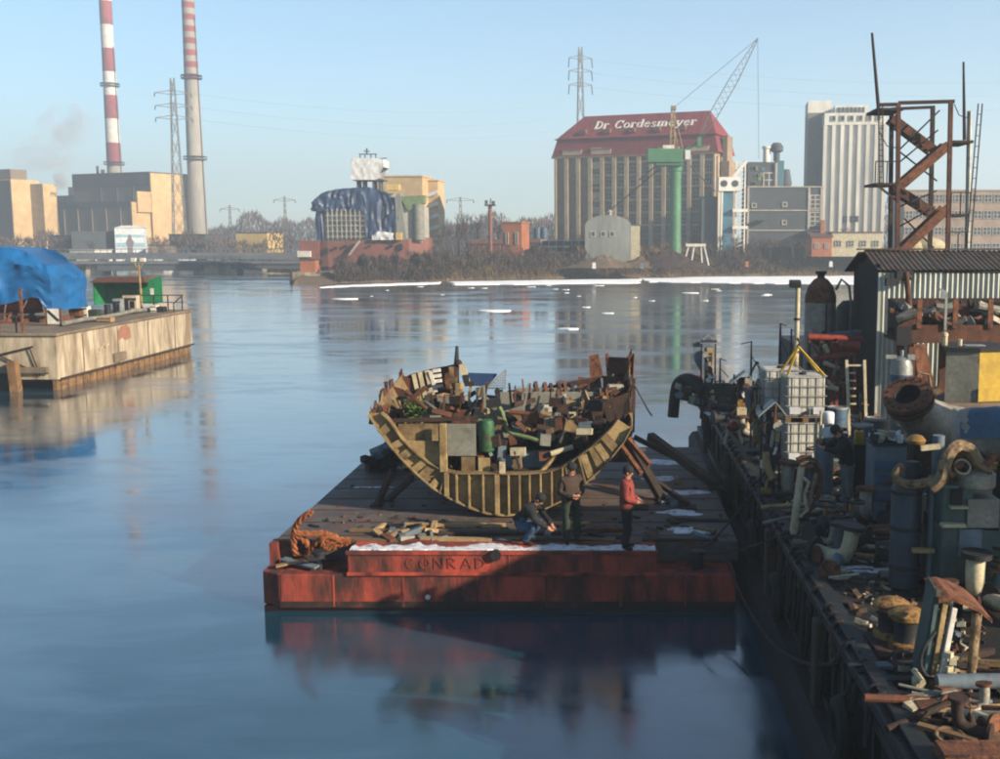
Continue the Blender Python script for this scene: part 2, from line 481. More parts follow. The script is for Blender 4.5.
for i, (px, py, r) in enumerate(((568, 329, .55), (495, 311, 1.3), (345, 299, 1.1), (690, 293, 0.9))):
    c = G(px, py, 0)
    m = MB().prism([(r * 1.8 * math.cos(6.283 * j / 9) * rr.uniform(.7, 1.1), r * math.sin(6.283 * j / 9) * rr.uniform(.7, 1.1)) for j in range(9)], -0.02, 0.07, 'xy')
    single('ice_floe', m, K['ice'], ['small white ice floe on the water behind the hull section', 'white ice floe left of the granary reflection on open water', 'flat ice floe on the water before the red ship hull', 'ice floe on the water below the green crane'][i], 'ice floe', (c.x, c.y, 0))

# ================================================================== POWER STATION (far left)
def bxpart(t, name, p0, p1, m, **k):
    return part(t, name, MB().b2(p0, p1), K[m], False, **k)
def window_mesh(w, h, cols=2, rws=2, depth=0.25, bar=0.12):
    fr = MB()
    for i in range(cols + 1):
        fr.box((-w / 2 + w * i / cols, 0, 0), (bar, depth, h + bar))
    for j in range(rws + 1):
        fr.box((0, 0, -h / 2 + h * j / rws), (w - bar, depth * 0.9, bar))
    return fr.mesh('window_frame', K['far_frame'], False), MB().box((0, depth * 0.3, 0), (w, 0.05, h)).mesh('window_pane', K['far_window'], False)
def window(t, wm, loc, rz=0):
    f = link('window', wm[0], t, loc)
    f.rotation_euler = (0, 0, rz)
    link('pane', wm[1], f)
    return f

B = R(25)
BR = 4.3
C = P(153, 240, 440)
st = thing('power_station', 'tan and brown power station block behind the striped chimneys', 'building', (C.x, C.y, 1.8), -B)
bxpart(st, 'boiler_house', (-43, 0, 0), (0, 22, 32.5), 'station_brown')
bxpart(st, 'boiler_house_top_band', (-43.3, -0.3, 27.5), (-0.02, 22, 32.9), 'station_dark')
bxpart(st, 'lit_end_wall', (0.01, -0.2, 0), (0.6, 21.8, 32.4), 'station_tan')  # paler than the front wall: sunlight put into the colour
bxpart(st, 'turbine_hall', (-88, -9, 0), (-1, 0, 20.8), 'station_brown')
bxpart(st, 'turbine_hall_top_band', (-88.2, -9.3, 18.7), (-1.02, 0.2, 21.2), 'station_dark')
bxpart(st, 'turbine_hall_end_wall', (-1, -9.2, 0), (-0.4, -0.25, 20.8), 'station_tan')  # sunlit side of the hall, light painted in as paler tan
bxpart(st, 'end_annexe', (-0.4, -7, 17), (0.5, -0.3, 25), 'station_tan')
bxpart(st, 'bunker_bay', (-85, 2, 0), (-43.4, 14, 24.5), 'station_brown')
bxpart(st, 'roof_house', (-50, 3, 24.5), (-46, 7, 28), 'station_tan')
bxpart(st, 'roof_house', (-72, 3, 24.5), (-66, 7, 26), 'station_dark')
part(st, 'roof_vent', MB().tube((-31, 2, 32.5), (-31, 2, 36), .5).tube((-28, 2, 32.5), (-28, 2, 34.5), .8), K['station_dark'])
rr = random.Random(12)
for i in range(11):
    bxpart(st, 'wall_pilaster', (-86 + i * 7.9, -9.35, 0), (-85.4 + i * 7.9, -9, 18.6), 'station_brown')
for i in range(3):
    bxpart(st, 'duct', (-28 + 9 * i, -0.4, 21.3), (-27 + 9 * i, 0, 27.4), 'station_dark')
C2 = P(36, 240, 425)
st2 = thing('power_station_annexe', 'stepped tan annexe with lit end walls at the far left', 'building', (C2.x, C2.y, 1.8), -B)
bxpart(st2, 'stair_block', (-16, -6, 0), (-4, 6, 29), 'station_tan')
bxpart(st2, 'dark_front', (-16.2, -6.4, 0), (-4.02, -6.02, 28.5), 'station_dark')  # dark slab over the tan block: shade of this face as colour
bxpart(st2, 'upper_block', (-4, 2, 0), (3, 8, 27.5), 'station_tan')
bxpart(st2, 'roof_plant', (-15, -3, 29), (-8, 4, 33), 'station_brown')
bxpart(st2, 'sloping_bay', (-30, -9, 0), (-16.25, 5, 20), 'station_tan')

def chimney(name, label, px, Y, top, wpx_bot, wpx_top, base_y, bands, plats, body='chimney_concrete'):
    b = P(px, 240, Y)
    t = thing(name, label, 'chimney', (b.x, b.y, 1.8))
    d = Y
    r0, r1 = wpx_bot / 2 / F * d, wpx_top / 2 / F * d
    zt = top
    def rad(z):
        return r0 + (r1 - r0) * min(1, z / 95.0)
    segs = []
    cur = 0
    for z0, z1, mname in bands:
        segs.append((z0, z1, mname))
    part(t, 'shaft', MB().lathe([(rad(0), 0), (rad(segs[0][0]), segs[0][0])], n=24), K[body])
    for z0, z1, mname in segs:
        if wpx_bot == 18 and mname == 'band_white': mname = 'chimney_concrete'
        part(t, 'painted_band', MB().lathe([(rad(z0), z0), (rad(z1), z1)], n=24), K[mname])
    for z in plats:
        m = MB().lathe([(rad(z) + .05, z), (rad(z) + 1.3, z), (rad(z) + 1.3, z + .3), (rad(z) + .05, z + .3)], n=24)
        for i in range(12):
            a = i * math.pi / 6
            m.bar(((rad(z) + 1.25) * math.cos(a), (rad(z) + 1.25) * math.sin(a), z + .3), ((rad(z) + 1.25) * math.cos(a), (rad(z) + 1.25) * math.sin(a), z + 1.3), .15)
        m.lathe([(rad(z) + 1.2, z + 1.25), (rad(z) + 1.35, z + 1.25), (rad(z) + 1.35, z + 1.4), (rad(z) + 1.2, z + 1.4)], n=24)
        part(t, 'platform', m, K['station_dark'])
    m = MB()
    m.bar((rad(0) + .1, -rad(0) * .3, 0), (rad(95) + .1, -rad(95) * .3, 95), .22)
    part(t, 'ladder', m, K['station_dark'])
    return t
def zof(py, Y):
    return P(500, py, Y).z - 1.8
YC = 525
bz = [zof(y, YC) for y in (165, 143, 119, 95.5, 72, 48.5, 25)]
nb = bz + [bz[-1] + (bz[-1] - bz[-2]) * k for k in range(1, 4)]
bands = [(nb[i], nb[i + 1], 'band_red' if i % 2 == 0 else 'band_white') for i in range(len(nb) - 1)]
chimney('factory_chimney', 'tall chimney with wide red and white bands behind the power station', 118.5, YC, 130, 15.5, 11.5, 0, bands, [zof(165, YC), zof(86.5, YC)])
YC = 455
zs = [zof(80 - 5.95 * i, YC) for i in range(17)]
bands = [(zs[i], zs[i + 1], 'band_red' if i % 2 == 0 else 'band_white') for i in range(16)]
chimney('factory_chimney', 'grey concrete chimney with narrow red stripes near its top', 199, YC, 130, 18, 12, 0, bands, [zof(160, YC), zof(79, YC)])

def pylon(px, Y, ytop, wpx, label, arms, tall=True, spread=3.2, group=None):
    b = P(px, 240, Y)
    h = zof(ytop, Y)
    t = thing('transmission_tower', label, 'pylon', (b.x, b.y, 1.8), 0.2, group)
    w0 = wpx / F * Y / 2
    th = max(.28, Y * 0.0006)
    def wid(z):
        return w0 * (1 - z / h) + w0 * .22 * (z / h) if z < h * .6 else w0 * (.4 + .22 * .6) * (1 - (z / h - .6) * 1.3)
    lv = [h * i / 9 for i in range(10)]
    for sx, sy in ((-1, -1), (1, -1), (1, 1), (-1, 1)):
        m = MB()
        for a, c in zip(lv[:-1], lv[1:]):
            m.bar((sx * wid(a), sy * wid(a), a), (sx * wid(c), sy * wid(c), c), th)
        part(t, 'leg', m, K['pylon'], False)
    m = MB()
    for a, c in zip(lv[:-1], lv[1:]):
        for (ax, ay), (bx_, by) in (((-1, -1), (1, -1)), ((1, -1), (1, 1)), ((1, 1), (-1, 1)), ((-1, 1), (-1, -1))):
            m.bar((ax * wid(a), ay * wid(a), a), (bx_ * wid(c), by * wid(c), c), th * .55)
            m.bar((bx_ * wid(a), by * wid(a), a), (ax * wid(c), ay * wid(c), c), th * .55)
    part(t, 'bracing', m, K['pylon'], False)
    for ya in arms:
        z = zof(ya, Y)
        m = MB()
        for s in (-1, 1):
            m.bar((0, 0, z + 1), (s * spread, 0, z), th * .8).bar((0, 0, z - .6), (s * spread, 0, z), th * .8)
        cr = part(t, 'crossarm', m, K['pylon'], False)
        for s in (-1, 1):
            part(cr, 'insulator', MB().tube((s * spread, 0, z), (s * (spread + .3), 0, z - (3.5 if not tall else 1.5)), th * .7, n=6), K['station_dark'])
    return t
pylon(180, 400, 78, 13, 'lattice transmission tower standing left of the grey chimney', (93, 106, 118), spread=6.0)
pylon(581, 420, 47, 12, 'tall lattice transmission tower rising behind the granary roof', (58, 71, 85), tall=False, spread=4.2)
pylon(286, 560, 196, 4, 'small distant transmission tower left of the tarpaulined ship', (200,), spread=5)
pylon(231, 640, 205, 4, 'faint distant transmission tower above the yellow billboard', (209,), spread=5)
pylon(461, 520, 197, 5, 'distant transmission tower above the bare trees right of the ship', (200,), spread=6)

# power lines between towers
def cable(p0, p1, sag, r, label, group=None, n=14, name='power_line', m='pylon', k=4):
    p0, p1 = Vector(p0), Vector(p1)
    pts = [p0.lerp(p1, i / n) - Vector((0, 0, sag * 4 * (i / n) * (1 - i / n))) - p0 for i in range(n + 1)]
    return single(name, MB().path(pts, r, k), K[m], label, 'cable', p0, 0, group)
for ya, w in ((93, 'upper'), (106, 'middle'), (118, 'lower')):
    a = P(184, ya, 400)
    cable(a, P(560, {93: 104, 106: 118, 118: 130}[ya], 700), 6, .03, w + ' power line running right from the tower by the grey chimney')
for ya, w in ((60, 'upper'), (73, 'middle'), (87, 'lower')):
    cable(P(590, ya, 420), P(1080, ya + 18, 520), 5, .03, w + ' power line running right from the tower behind the granary')

# ------------------------------------------------------------------ left bank buildings and bridge
Cm = P(131, 262, 330)
mu = thing('mural_building', 'white and pale blue hall with a painted figure on its front', 'building', (Cm.x, Cm.y, 1.8), R(19))
W_ = 27 / F * 330 / 2
hz = zof(228, 330)
bxpart(mu, 'wall', (-W_, 0, 0), (W_, 14, hz), 'mural_white')
for i, (z0, z1) in enumerate(((.12, .25), (.42, .55), (.72, .8))):
    bxpart(mu, 'painted_band', (-W_ - .02, -.06, hz * z0), (W_ + .02, -.02, hz * z1), 'mural_blue')
part(mu, 'painted_figure', MB().prism([(-.8, 1), (.9, 1), (.7, 4), (1.1, 5.6), (.5, 6.6), (.4, 7.6), (-.3, 7.8), (-.5, 6.6), (-1.1, 5.4), (-.6, 4)], -.11, -.08), K['mural_figure'])
part(mu, 'roof', MB().prism([(-W_ - .2, hz), (W_ + .2, hz), (W_ * .5, hz + .7), (-W_ * .5, hz + .7)], -.2, 14.2), K['white_wrap'])
bxpart(mu, 'side_hall', (-W_ - 12, 3, 0), (-W_ - .02, 20, hz * .9), 'elevator_dark')

def simple_building(name, label, px0, px1, ytop, Y, depth, wallm, roofm, rz=0, rise=0, wins=None, base=1.8, win_size=(1.6, 1.8), cat='building', parapet=.3, wc=(2, 2)):
    a, c = P(px0, 240, Y), P(px1, 240, Y)
    t = thing(name, label, cat, ((a.x + c.x) / 2, Y, base), rz)
    w = (c.x - a.x) / 2
    h = P(500, ytop, Y).z - base
    bxpart(t, 'wall', (-w, 0, 0), (w, depth, h - rise), wallm)
    if rise:
        part(t, 'roof', MB().prism([(-.3, h - rise - .05), (depth + .3, h - rise - .05), (depth / 2, h)], -w - .4, w + .4, 'yz'), K[roofm], False)
    else:
        bxpart(t, 'roof', (-w - .2, -.2, h), (w + .2, depth + .2, h + parapet), roofm)
    if wins:
        wm = window_mesh(win_size[0], win_size[1], *wc)
        cols, rws = wins
        for i in range(cols):
            for j in range(rws):
                window(t, wm, (-w + 2 * w * (i + .5) / cols, -.1, (h - rise) * (j + .55) / rws))
    return t
simple_building('warehouse', 'long low yellow hall beyond the bridge', 235, 268, 233, 360, 12, 'billboard_yellow', 'station_dark', -R(8))
simple_building('shed', 'small white flat-roofed building at the left end of the bridge', 68, 95, 250.5, 300, 8, 'offwhite', 'far_frame', -R(8))
simple_building('warehouse', 'dark low hall left of the mural building', 44, 116, 236, 345, 10, 'elevator_dark', 'station_dark', -R(10))
simple_building('warehouse', 'long dark low hall right of the mural building', 168, 206, 235, 350, 10, 'elevator_dark', 'roof_dark', -R(8))
simple_building('shed', 'brown low shed under the power station right end', 150, 172, 246, 325, 8, 'station_brown', 'roof_dark', R(15))
rr = random.Random(4)
for i in range(16):
    px = rr.uniform(150, 215)
    h = rr.uniform(1.2, 2.6)
    c = P(px, 250, 318 + rr.uniform(0, 14))
    single('parked_car', MB().prism([(-2, .3), (2.1, .3), (2.1, .9), (1.2, 1.0), (.7, 1.5), (-1.1, 1.5), (-1.6, .95), (-2, .9)], -.85, .85), K[rr.choice(['white_wrap', 'offwhite', 'grey_blue', 'dark', 'blue_paint'])], 'distant car parked on the bank below the power station', 'car', (c.x, c.y, 1.8), rr.uniform(-.3, .3), 'distant cars below the power station')

# low bridge across the far water
YB = 262
a, c = P(60, 262, YB), P(300, 262, YB)
br = thing('bridge', 'low grey girder bridge crossing the far water at left', 'bridge', ((a.x + c.x) / 2, YB, 0), R(3))
w = (c.x - a.x) / 2 + 3
zb = P(180, 264, YB).z
bxpart(br, 'deck', (-w - 50, 0, zb), (w - 2, 9, zb + .55), 'bridge_grey')
bxpart(br, 'girder', (-w * .62, .4, zb - 1.6), (w * .15, 8.6, zb - .02), 'elevator_dark')
bxpart(br, 'girder', (w * .38, .4, zb - 1.2), (w - 3, 8.6, zb - .02), 'elevator_dark')
for x, ww in ((-w * .66, 4), (w * .2, 8), (w * .33, 5), (w * .72, 6), (w - 6, 5), (-w - 10, 5)):
    part(br, 'pier', MB().box((x, 4.5, zb / 2 - 1.1), (ww, 6, zb + 2 - .05), taper=.9), K['concrete'], False)
ra = MB()
for i in range(52):
    ra.box((-w - 40 + i * (2 * w + 36) / 51, .2, zb + 1.1), (.14, .14, 1.1))
ra.b2((-w - 42, .12, zb + 1.6), (w - 3, .28, zb + 1.75)).b2((-w - 42, .14, zb + 1.1), (w - 3, .26, zb + 1.2))
part(br, 'railing', ra, K['bridge_grey'], False)
a, c = P(60, 255, 292), P(300, 258, 292)
br2 = thing('bridge', 'higher pipe and rail bridge behind the low bridge', 'bridge', ((a.x + c.x) / 2, 292, 0), R(2))
z2 = P(180, 259, 292).z
bxpart(br2, 'deck', (-w - 50, 0, z2), (w + 6, 6, z2 + 1.6), 'bridge_grey')
for i in range(9):
    bxpart(br2, 'pier', (-w - 8 + i * (2 * w + 8) / 8.2, 1, -1), (-w - 6.4 + i * (2 * w + 8) / 8.2, 5, z2 - .02), 'concrete' if i % 2 else 'offwhite')
m = MB()
for i in range(60):
    m.box((-w - 40 + i * (2 * w + 44) / 59, .2, z2 + 2.1), (.12, .12, 1.0))
m.b2((-w - 42, .1, z2 + 2.5), (w + 5, .3, z2 + 2.7))
part(br2, 'railing', m, K['bridge_grey'], False)

# ================================================================== SHIP UNDER TARPAULINS ON THE FAR SLIP
YS = 232
def sx(px): return P(px, 240, YS).x
def sz(py): return P(500, py, YS).z
o0 = Vector((sx(365), YS, 0))
sh = thing('ship', 'rust red ship under construction hidden beneath navy tarpaulins', 'ship', o0)
x0, x1 = sx(299) - o0.x, sx(426) - o0.x
hull = MB()
rows = []
for t in range(15):
    u = t / 14
    x = x0 + (x1 - x0) * u
    half = 6.0 * min(1, .75 + u * 1.2, 1.15 - max(0, u - .8) * 3.2)
    top = sz(241.5) + .8 * (u ** 2)
    rows.append([(x, 7 + half * 1.0, .6), (x, 7 + half, top), (x, 7 - half, top), (x, 7 - half, 2.4), (x, 7 - half * .8, .6)])
hull.loft(rows, True)
hull.add(rows[0], [(0, 1, 2, 3, 4)]).add(rows[-1], [(4, 3, 2, 1, 0)])
part(sh, 'hull', hull, K['ship_red'], False)
part(sh, 'stern_ramp_house', MB().b2((x0 - .2, .4, 1.0), (x0 + 4, 1.1, sz(240.5))), K['ship_red'], False)
for px, py, w2, h2 in ((325, 251, 3, 5), (335, 248, 2, 2), (345, 246, 2, 2), (369, 246, 1.5, 1.5), (391, 246, 2, 2), (400, 247, 3, 6), (339, 257, 2, 2), (318, 262, 5, 5)):
    part(sh, 'hull_opening', MB().box((sx(px) - o0.x, .7 if px < 395 else .8, sz(py)), (w2 * .21, .9, h2 * .21)), K['dark'], False)
part(sh, 'stern_shelter', MB().b2((x0 - .3, -.6, sz(257)), (x0 + 2.4, .3, sz(251))), K['offwhite'], False)
part(sh, 'gangway', MB().bar((sx(349) - o0.x, -.2, sz(255)), (sx(360) - o0.x, -.2, sz(241)), .9, .3), K['scaffold'], False)
def drape(rows_, folds, amp, seed):
    r3 = random.Random(seed)
    ph = [r3.uniform(0, 6.28) for _ in range(4)]
    out = []
    for j, row in enumerate(rows_):
        o = []
        for i, (p, nrm) in enumerate(row):
            t = i / max(1, len(row) - 1)
            q = .45 - 1.6 * abs(noise.noise(Vector((t * folds + j * .05, j * .10, seed))))
            q2 = .3 - 1.2 * abs(noise.noise(Vector((t * folds * 1.9 - j * .22, j * .3, seed + 9))))
            d = amp * (q * 1.1 + q2 * .6)
            o.append((p[0] + nrm[0] * d, p[1] + nrm[1] * d, p[2] + nrm[2] * d))
        out.append(o)
    return out
def tarp_shell(prof, depth, y0, folds=16, amp=.35, seed=1, nz_=12, taper=.82):
    # prof: list of (x, z_bottom, z_top): a tarpaulin hanging round a block, open below
    xs = [p[0] for p in prof]
    def interp(x, k):
        for a, b in zip(prof[:-1], prof[1:]):
            if a[0] <= x <= b[0]:
                t = (x - a[0]) / max(1e-6, b[0] - a[0])
                return a[k] + (b[k] - a[k]) * t
        return prof[-1][k]
    ring = []
    n = 46
    for i in range(n):
        ring.append((xs[0] + (xs[-1] - xs[0]) * i / (n - 1), y0, (0, -1, 0)))
    for i in range(1, 12):
        ring.append((xs[-1], y0 + depth * i / 12, (1, 0, 0)))
    for i in range(n):
        ring.append((xs[-1] + (xs[0] - xs[-1]) * i / (n - 1), y0 + depth, (0, 1, 0)))
    for i in range(1, 12):
        ring.append((xs[0], y0 + depth * (12 - i) / 12, (-1, 0, 0)))
    cx, cy = (xs[0] + xs[-1]) / 2, y0 + depth / 2
    rows_ = []
    for j in range(nz_ + 1):
        u = j / nz_
        row = []
        for x, y, nr in ring:
            zb, zt = interp(x, 1), interp(x, 2)
            s_ = 1 if u < .75 else 1 - (1 - taper) * (u - .75) / .25
            row.append(((cx + (x - cx) * (.5 + .5 * s_), cy + (y - cy) * s_, zb + (zt - zb) * u), nr))
        rows_.append(row)
    d = drape(rows_, folds, amp, seed)
    m = MB().loft(d, True)
    top = d[-1]
    m.add(top, [tuple(range(len(top)))])
    return m
def X(px): return sx(px) - o0.x
part(sh, 'superstructure', MB().b2((X(318), 2, sz(241) - .3), (X(420), 12, sz(206))).b2((X(322), 3.2, sz(206) - .2), (X(392), 10, sz(193))), K['scaffold'], False)
tar = tarp_shell([(X(311), sz(211), sz(200)), (X(316), sz(211), sz(193)), (X(326), sz(211), sz(190)), (X(334), sz(211), sz(188.5)), (X(363), sz(210), sz(186.5)), (X(364.5), sz(238), sz(186.5)), (X(372), sz(238), sz(187)), (X(384), sz(236), sz(192)), (X(393), sz(233), sz(196)), (X(398), sz(230), sz(199))], 10.5, 1.5, 34, .95, 3)
part(sh, 'tarpaulin', tar, K['navy_tarp'])
part(sh, 'tarpaulin', tarp_shell([(X(314), sz(240), sz(212)), (X(323), sz(240), sz(208))], 6, 1.3, 6, .3, 8), K['navy_tarp'])
wr = tarp_shell([(X(349), sz(178), sz(158)), (X(352), sz(179), sz(156.5)), (X(374), sz(179), sz(157)), (X(382), sz(166), sz(158))], 6, 3.5, 8, .2, 5, taper=.95)
part(sh, 'wrapped_wheelhouse', wr, K['white_wrap'])
m = MB()
for px in (354, 360, 370, 376):
    m.b2((X(px) - .15, 4.5, sz(190)), (X(px) + .15, 8, sz(177)))
m.b2((X(350), 4, sz(179.5)), (X(381), 9, sz(178.3)))
part(sh, 'wheelhouse_support', m, K['elevator_dark'], False)
m = MB()
for px in (356, 361, 367, 372):
    m.bar((X(px), 6, sz(157)), (X(px), 6, sz(152)), .2)
m.bar((X(355), 6, sz(152)), (X(373), 6, sz(152)), .22).bar((X(363), 6, sz(152)), (X(363), 6, sz(146)), .3).bar((X(360), 6, sz(149)), (X(366), 6, sz(149)), .2).bar((X(374), 6, sz(157)), (X(383), 6, sz(156)), .2)
part(sh, 'mast', m, K['elevator_dark'], False)
for i in range(8):
    px = 327 + i * 4.6
    bxpart(sh, 'scaffold_pole', (X(px) - .08, 1.0, sz(239)), (X(px) + .08, 1.2, sz(209)), 'scaffold')
for py in (216, 221, 226, 232, 237):
    bxpart(sh, 'scaffold_board', (X(325), 1.02, sz(py)), (X(364), 1.9, sz(py - .6)), 'scaffold')
for r_ in range(2):
    for i in range(7):
        bxpart(sh, 'scaffold_panel', (X(327.3 + i * 5) , 1.95, sz(229 - r_ * 9)), (X(330.6 + i * 5), 2.0, sz(224.5 - r_ * 9)), 'white_wrap')
part(sh, 'funnel', MB().prism([(X(396), sz(240)), (X(406), sz(240)), (X(400), sz(193)), (X(395), sz(195))], 1.0, 7), K['barn_green'], False)
part(sh, 'vent_trunk', MB().lathe([(1.25, 0), (1.25, sz(204) - sz(240))], (X(417), 2.2, sz(240)), 14), K['grey_paint'])
part(sh, 'deck_crane', MB().prism([(X(399), sz(196)), (X(424), sz(195)), (X(423), sz(203)), (X(414), sz(207)), (X(408), sz(211)), (X(403), sz(203))], 1.4, 4.5), K['green_pipe'], False)
part(sh, 'deck_house', MB().b2((X(396), -.2, sz(240)), (X(401.5), 2, sz(232.5))), K['billboard_yellow'], False)
part(sh, 'hatch_cover', tarp_shell([(X(372), sz(240), sz(235)), (X(378), sz(240), sz(231)), (X(393), sz(240), sz(233))], 2.5, 0.0, 6, .25, 4), K['white_wrap'])
part(sh, 'deck_box', MB().b2((X(387), 1, sz(190)), (X(399), 3.4, sz(184))), K['billboard_yellow'], False)
simple_building('office_block', 'tan flat-roofed building rising behind the tarpaulined ship', 373, 424, 177, 300, 12, 'station_tan', 'station_tan', -R(6), parapet=.4)
t = simple_building('stair_tower', 'narrow tan tower with zigzag white balconies right of the ship', 429, 439, 181, 305, 7, 'station_tan', 'station_tan', -R(6))
hh = P(500, 181, 305).z - 1.8
for i in range(6):
    part(t, 'balcony', MB().bar((-1.3, -.9, hh * (.12 + i * .14)), (1.5, -.9, hh * (.17 + i * .14)), .5, .9), K['white_wrap'], False)

c = P(306, 270, 209)
t = thing('pier_block', 'low concrete pier block under the stern of the red ship', 'pier', (c.x, 209, 0))
part(t, 'block', MB().b2((-2.6, 0, -.6), (3.0, 9, 1.9)), K['concrete'], False, bevel=.05)
part(t, 'hut', MB().b2((-1.6, 2, 1.904), (1.2, 5, 4.2)), K['brick_orange'], False)
part(t, 'hut_roof', MB().b2((-1.8, 1.8, 4.204), (1.4, 5.2, 4.4)), K['roof_dark'], False)
part(t, 'pile', MB().b2((-3.1, -.3, -.8), (-2.62, .4, 2.3)), K['wood_dark'], False)

# ================================================================== GRANARY
A, D_ = P(556, 240, 280), P(715, 240, 264)
gl = math.hypot(D_.x - A.x, D_.y - A.y)
grz = math.atan2(D_.y - A.y, D_.x - A.x)
EZ = P(556, 157, 280).z - BR
gr = thing('granary', 'large brown brick granary with red mansard roof and white lettering', 'building', (A.x, A.y, BR), grz)
GD = 13.0
bxpart(gr, 'wall', (0, 0, 0), (gl, GD, EZ - .05), 'brick_brown')
nb_ = 13
sp = gl / nb_
for i in range(nb_ + 1):
    bxpart(gr, 'pilaster', (max(0, i * sp - .5) if i else -.05, -.75, 0), (min(gl, i * sp + .5), -.02, EZ - .3), 'pilaster')
for i in range(5):
    bxpart(gr, 'gable_pilaster', (gl + .02, i * 3 + .05, 0), (gl + .6, i * 3 + .8, EZ - 1), 'pilaster')
wm = window_mesh(1.45, 2.0, 2, 2, .18, .1)
sill = MB().box((0, -.1, 0), (sp - 1.05, .3, .5)).mesh('sill', K['pilaster'], False)
for i in range(nb_):
    if i in (0, 1, 2):
        rowsn = 0
    else:
        rowsn = 6
    for j in range(rowsn):
        z = 4.0 + j * (EZ - 6) / 6 + 1.2
        window(gr, wm, ((i + .5) * sp, -.08, z))
        link('sill', sill, gr, ((i + .5) * sp, -.15, z + 2.1))
bay = MB()
for j in range(7):
    bay.b2((3.1 * sp, -.5, 3 + j * 3.6), (3.9 * sp, -.35, 4.6 + j * 3.6))
part(gr, 'stair_bay', bay, K['pilaster'], False)
for k, zz in ((1.0, 15), (4.5, 9), (4.5, 21), (8, 17)):
    window(gr, wm, (gl + .05, k + 1.4, zz), R(90))
# lit hoist gable on the right end
part(gr, 'gable_tower', MB().b2((gl + .62, 2.2, 0), (gl + 2.6, 8.5, EZ - 2)).b2((gl + .63, 3.2, EZ - 1.99), (gl + 1.8, 7.6, EZ + 4)), K['brick_brown'], False)
# mansard roof
RB, RT = EZ + 4.2, P(640, 112.5, 275).z - BR
oh = .7
def ring(ins_x0, ins_x1, ins_y, z):
    return [(ins_x0, ins_y, z), (gl - ins_x1, ins_y, z), (gl - ins_x1, GD - ins_y, z), (ins_x0, GD - ins_y, z)]
rf = MB().loft([ring(-oh, -oh, -oh, EZ - .02), ring(.35, .35, .35, RB)], True)
ro = part(gr, 'roof', rf, K['granary_roof'], False)
part(ro, 'upper_roof', MB().loft([ring(.05, .05, .05, RB - .05), ring(5.2, 3.6, GD / 2 - .15, RT)], True).add(ring(5.2, 3.6, GD / 2 - .15, RT), [(0, 1, 2, 3)]), K['granary_roof'], False)
part(ro, 'roof_break', MB().loft([ring(-.15, -.15, -.15, RB - .1), ring(-.2, -.2, -.2, RB + .12), ring(.1, .1, .1, RB + .2)], True), K['granary_roof'], False)
part(gr, 'eaves', MB().b2((-oh - .1, -oh - .1, EZ - .5), (gl + oh, -.78, EZ - .06)), K['brick_brown'], False)
def on_roof(x, v):      # v: 0 at the break, 1 at the ridge, on the upper slope facing the water
    return Vector((x, .05 + v * (GD / 2 - .2), RB - .05 + v * (RT - RB + .05)))
up = (on_roof(0, 1) - on_roof(0, 0)).normalized()
nrm = Vector((0, -up.z, up.y))
for i in range(5):
    x = gl * (.17 + i * .155)
    p = on_roof(x, .24)
    part(ro, 'dormer', MB().add([p + Vector((-.9, 0, -.2)), p + Vector((.9, 0, -.2)), p + Vector((.9, -.9, -.2)), p + Vector((-.9, -.9, -.2)), p + Vector((-.7, 1.0, 1.0)), p + Vector((.7, 1.0, 1.0)), p + Vector((.5, -.6, .85)), p + Vector((-.5, -.6, .85))], [(0, 1, 2, 3), (4, 5, 6, 7), (3, 2, 6, 7), (0, 3, 7, 4), (2, 1, 5, 6)]), K['rust_roof'], False)
for fx, wd in ((.115, 5.2), (.30, 5.4), (.72, 5.4), (.9, 5.2)):
    x = gl * fx
    d = part(ro, 'dormer', MB().b2((x - wd / 2, -.62, EZ + .3), (x + wd / 2, .3, EZ + 1.5)), K['pilaster'], False)
    part(d, 'dormer_roof', MB().prism([(-.75, EZ + 1.52), (.6, EZ + 2.2), (.6, EZ + 1.52)], x - wd / 2 - .2, x + wd / 2 + .2, 'yz'), K['granary_roof'], False)
for i in range(34):
    x = 1.2 + i * (gl - 2.4) / 33
    v1 = min(1, (x - .05) / 5.15, (gl - .05 - x) / 3.55) * .985
    if v1 > .1:
        part(ro, 'roof_seam', MB().bar(on_roof(x, .02) + nrm * .03, on_roof(x, v1) + nrm * .03, .09, .07), K['granary_roof'], False)
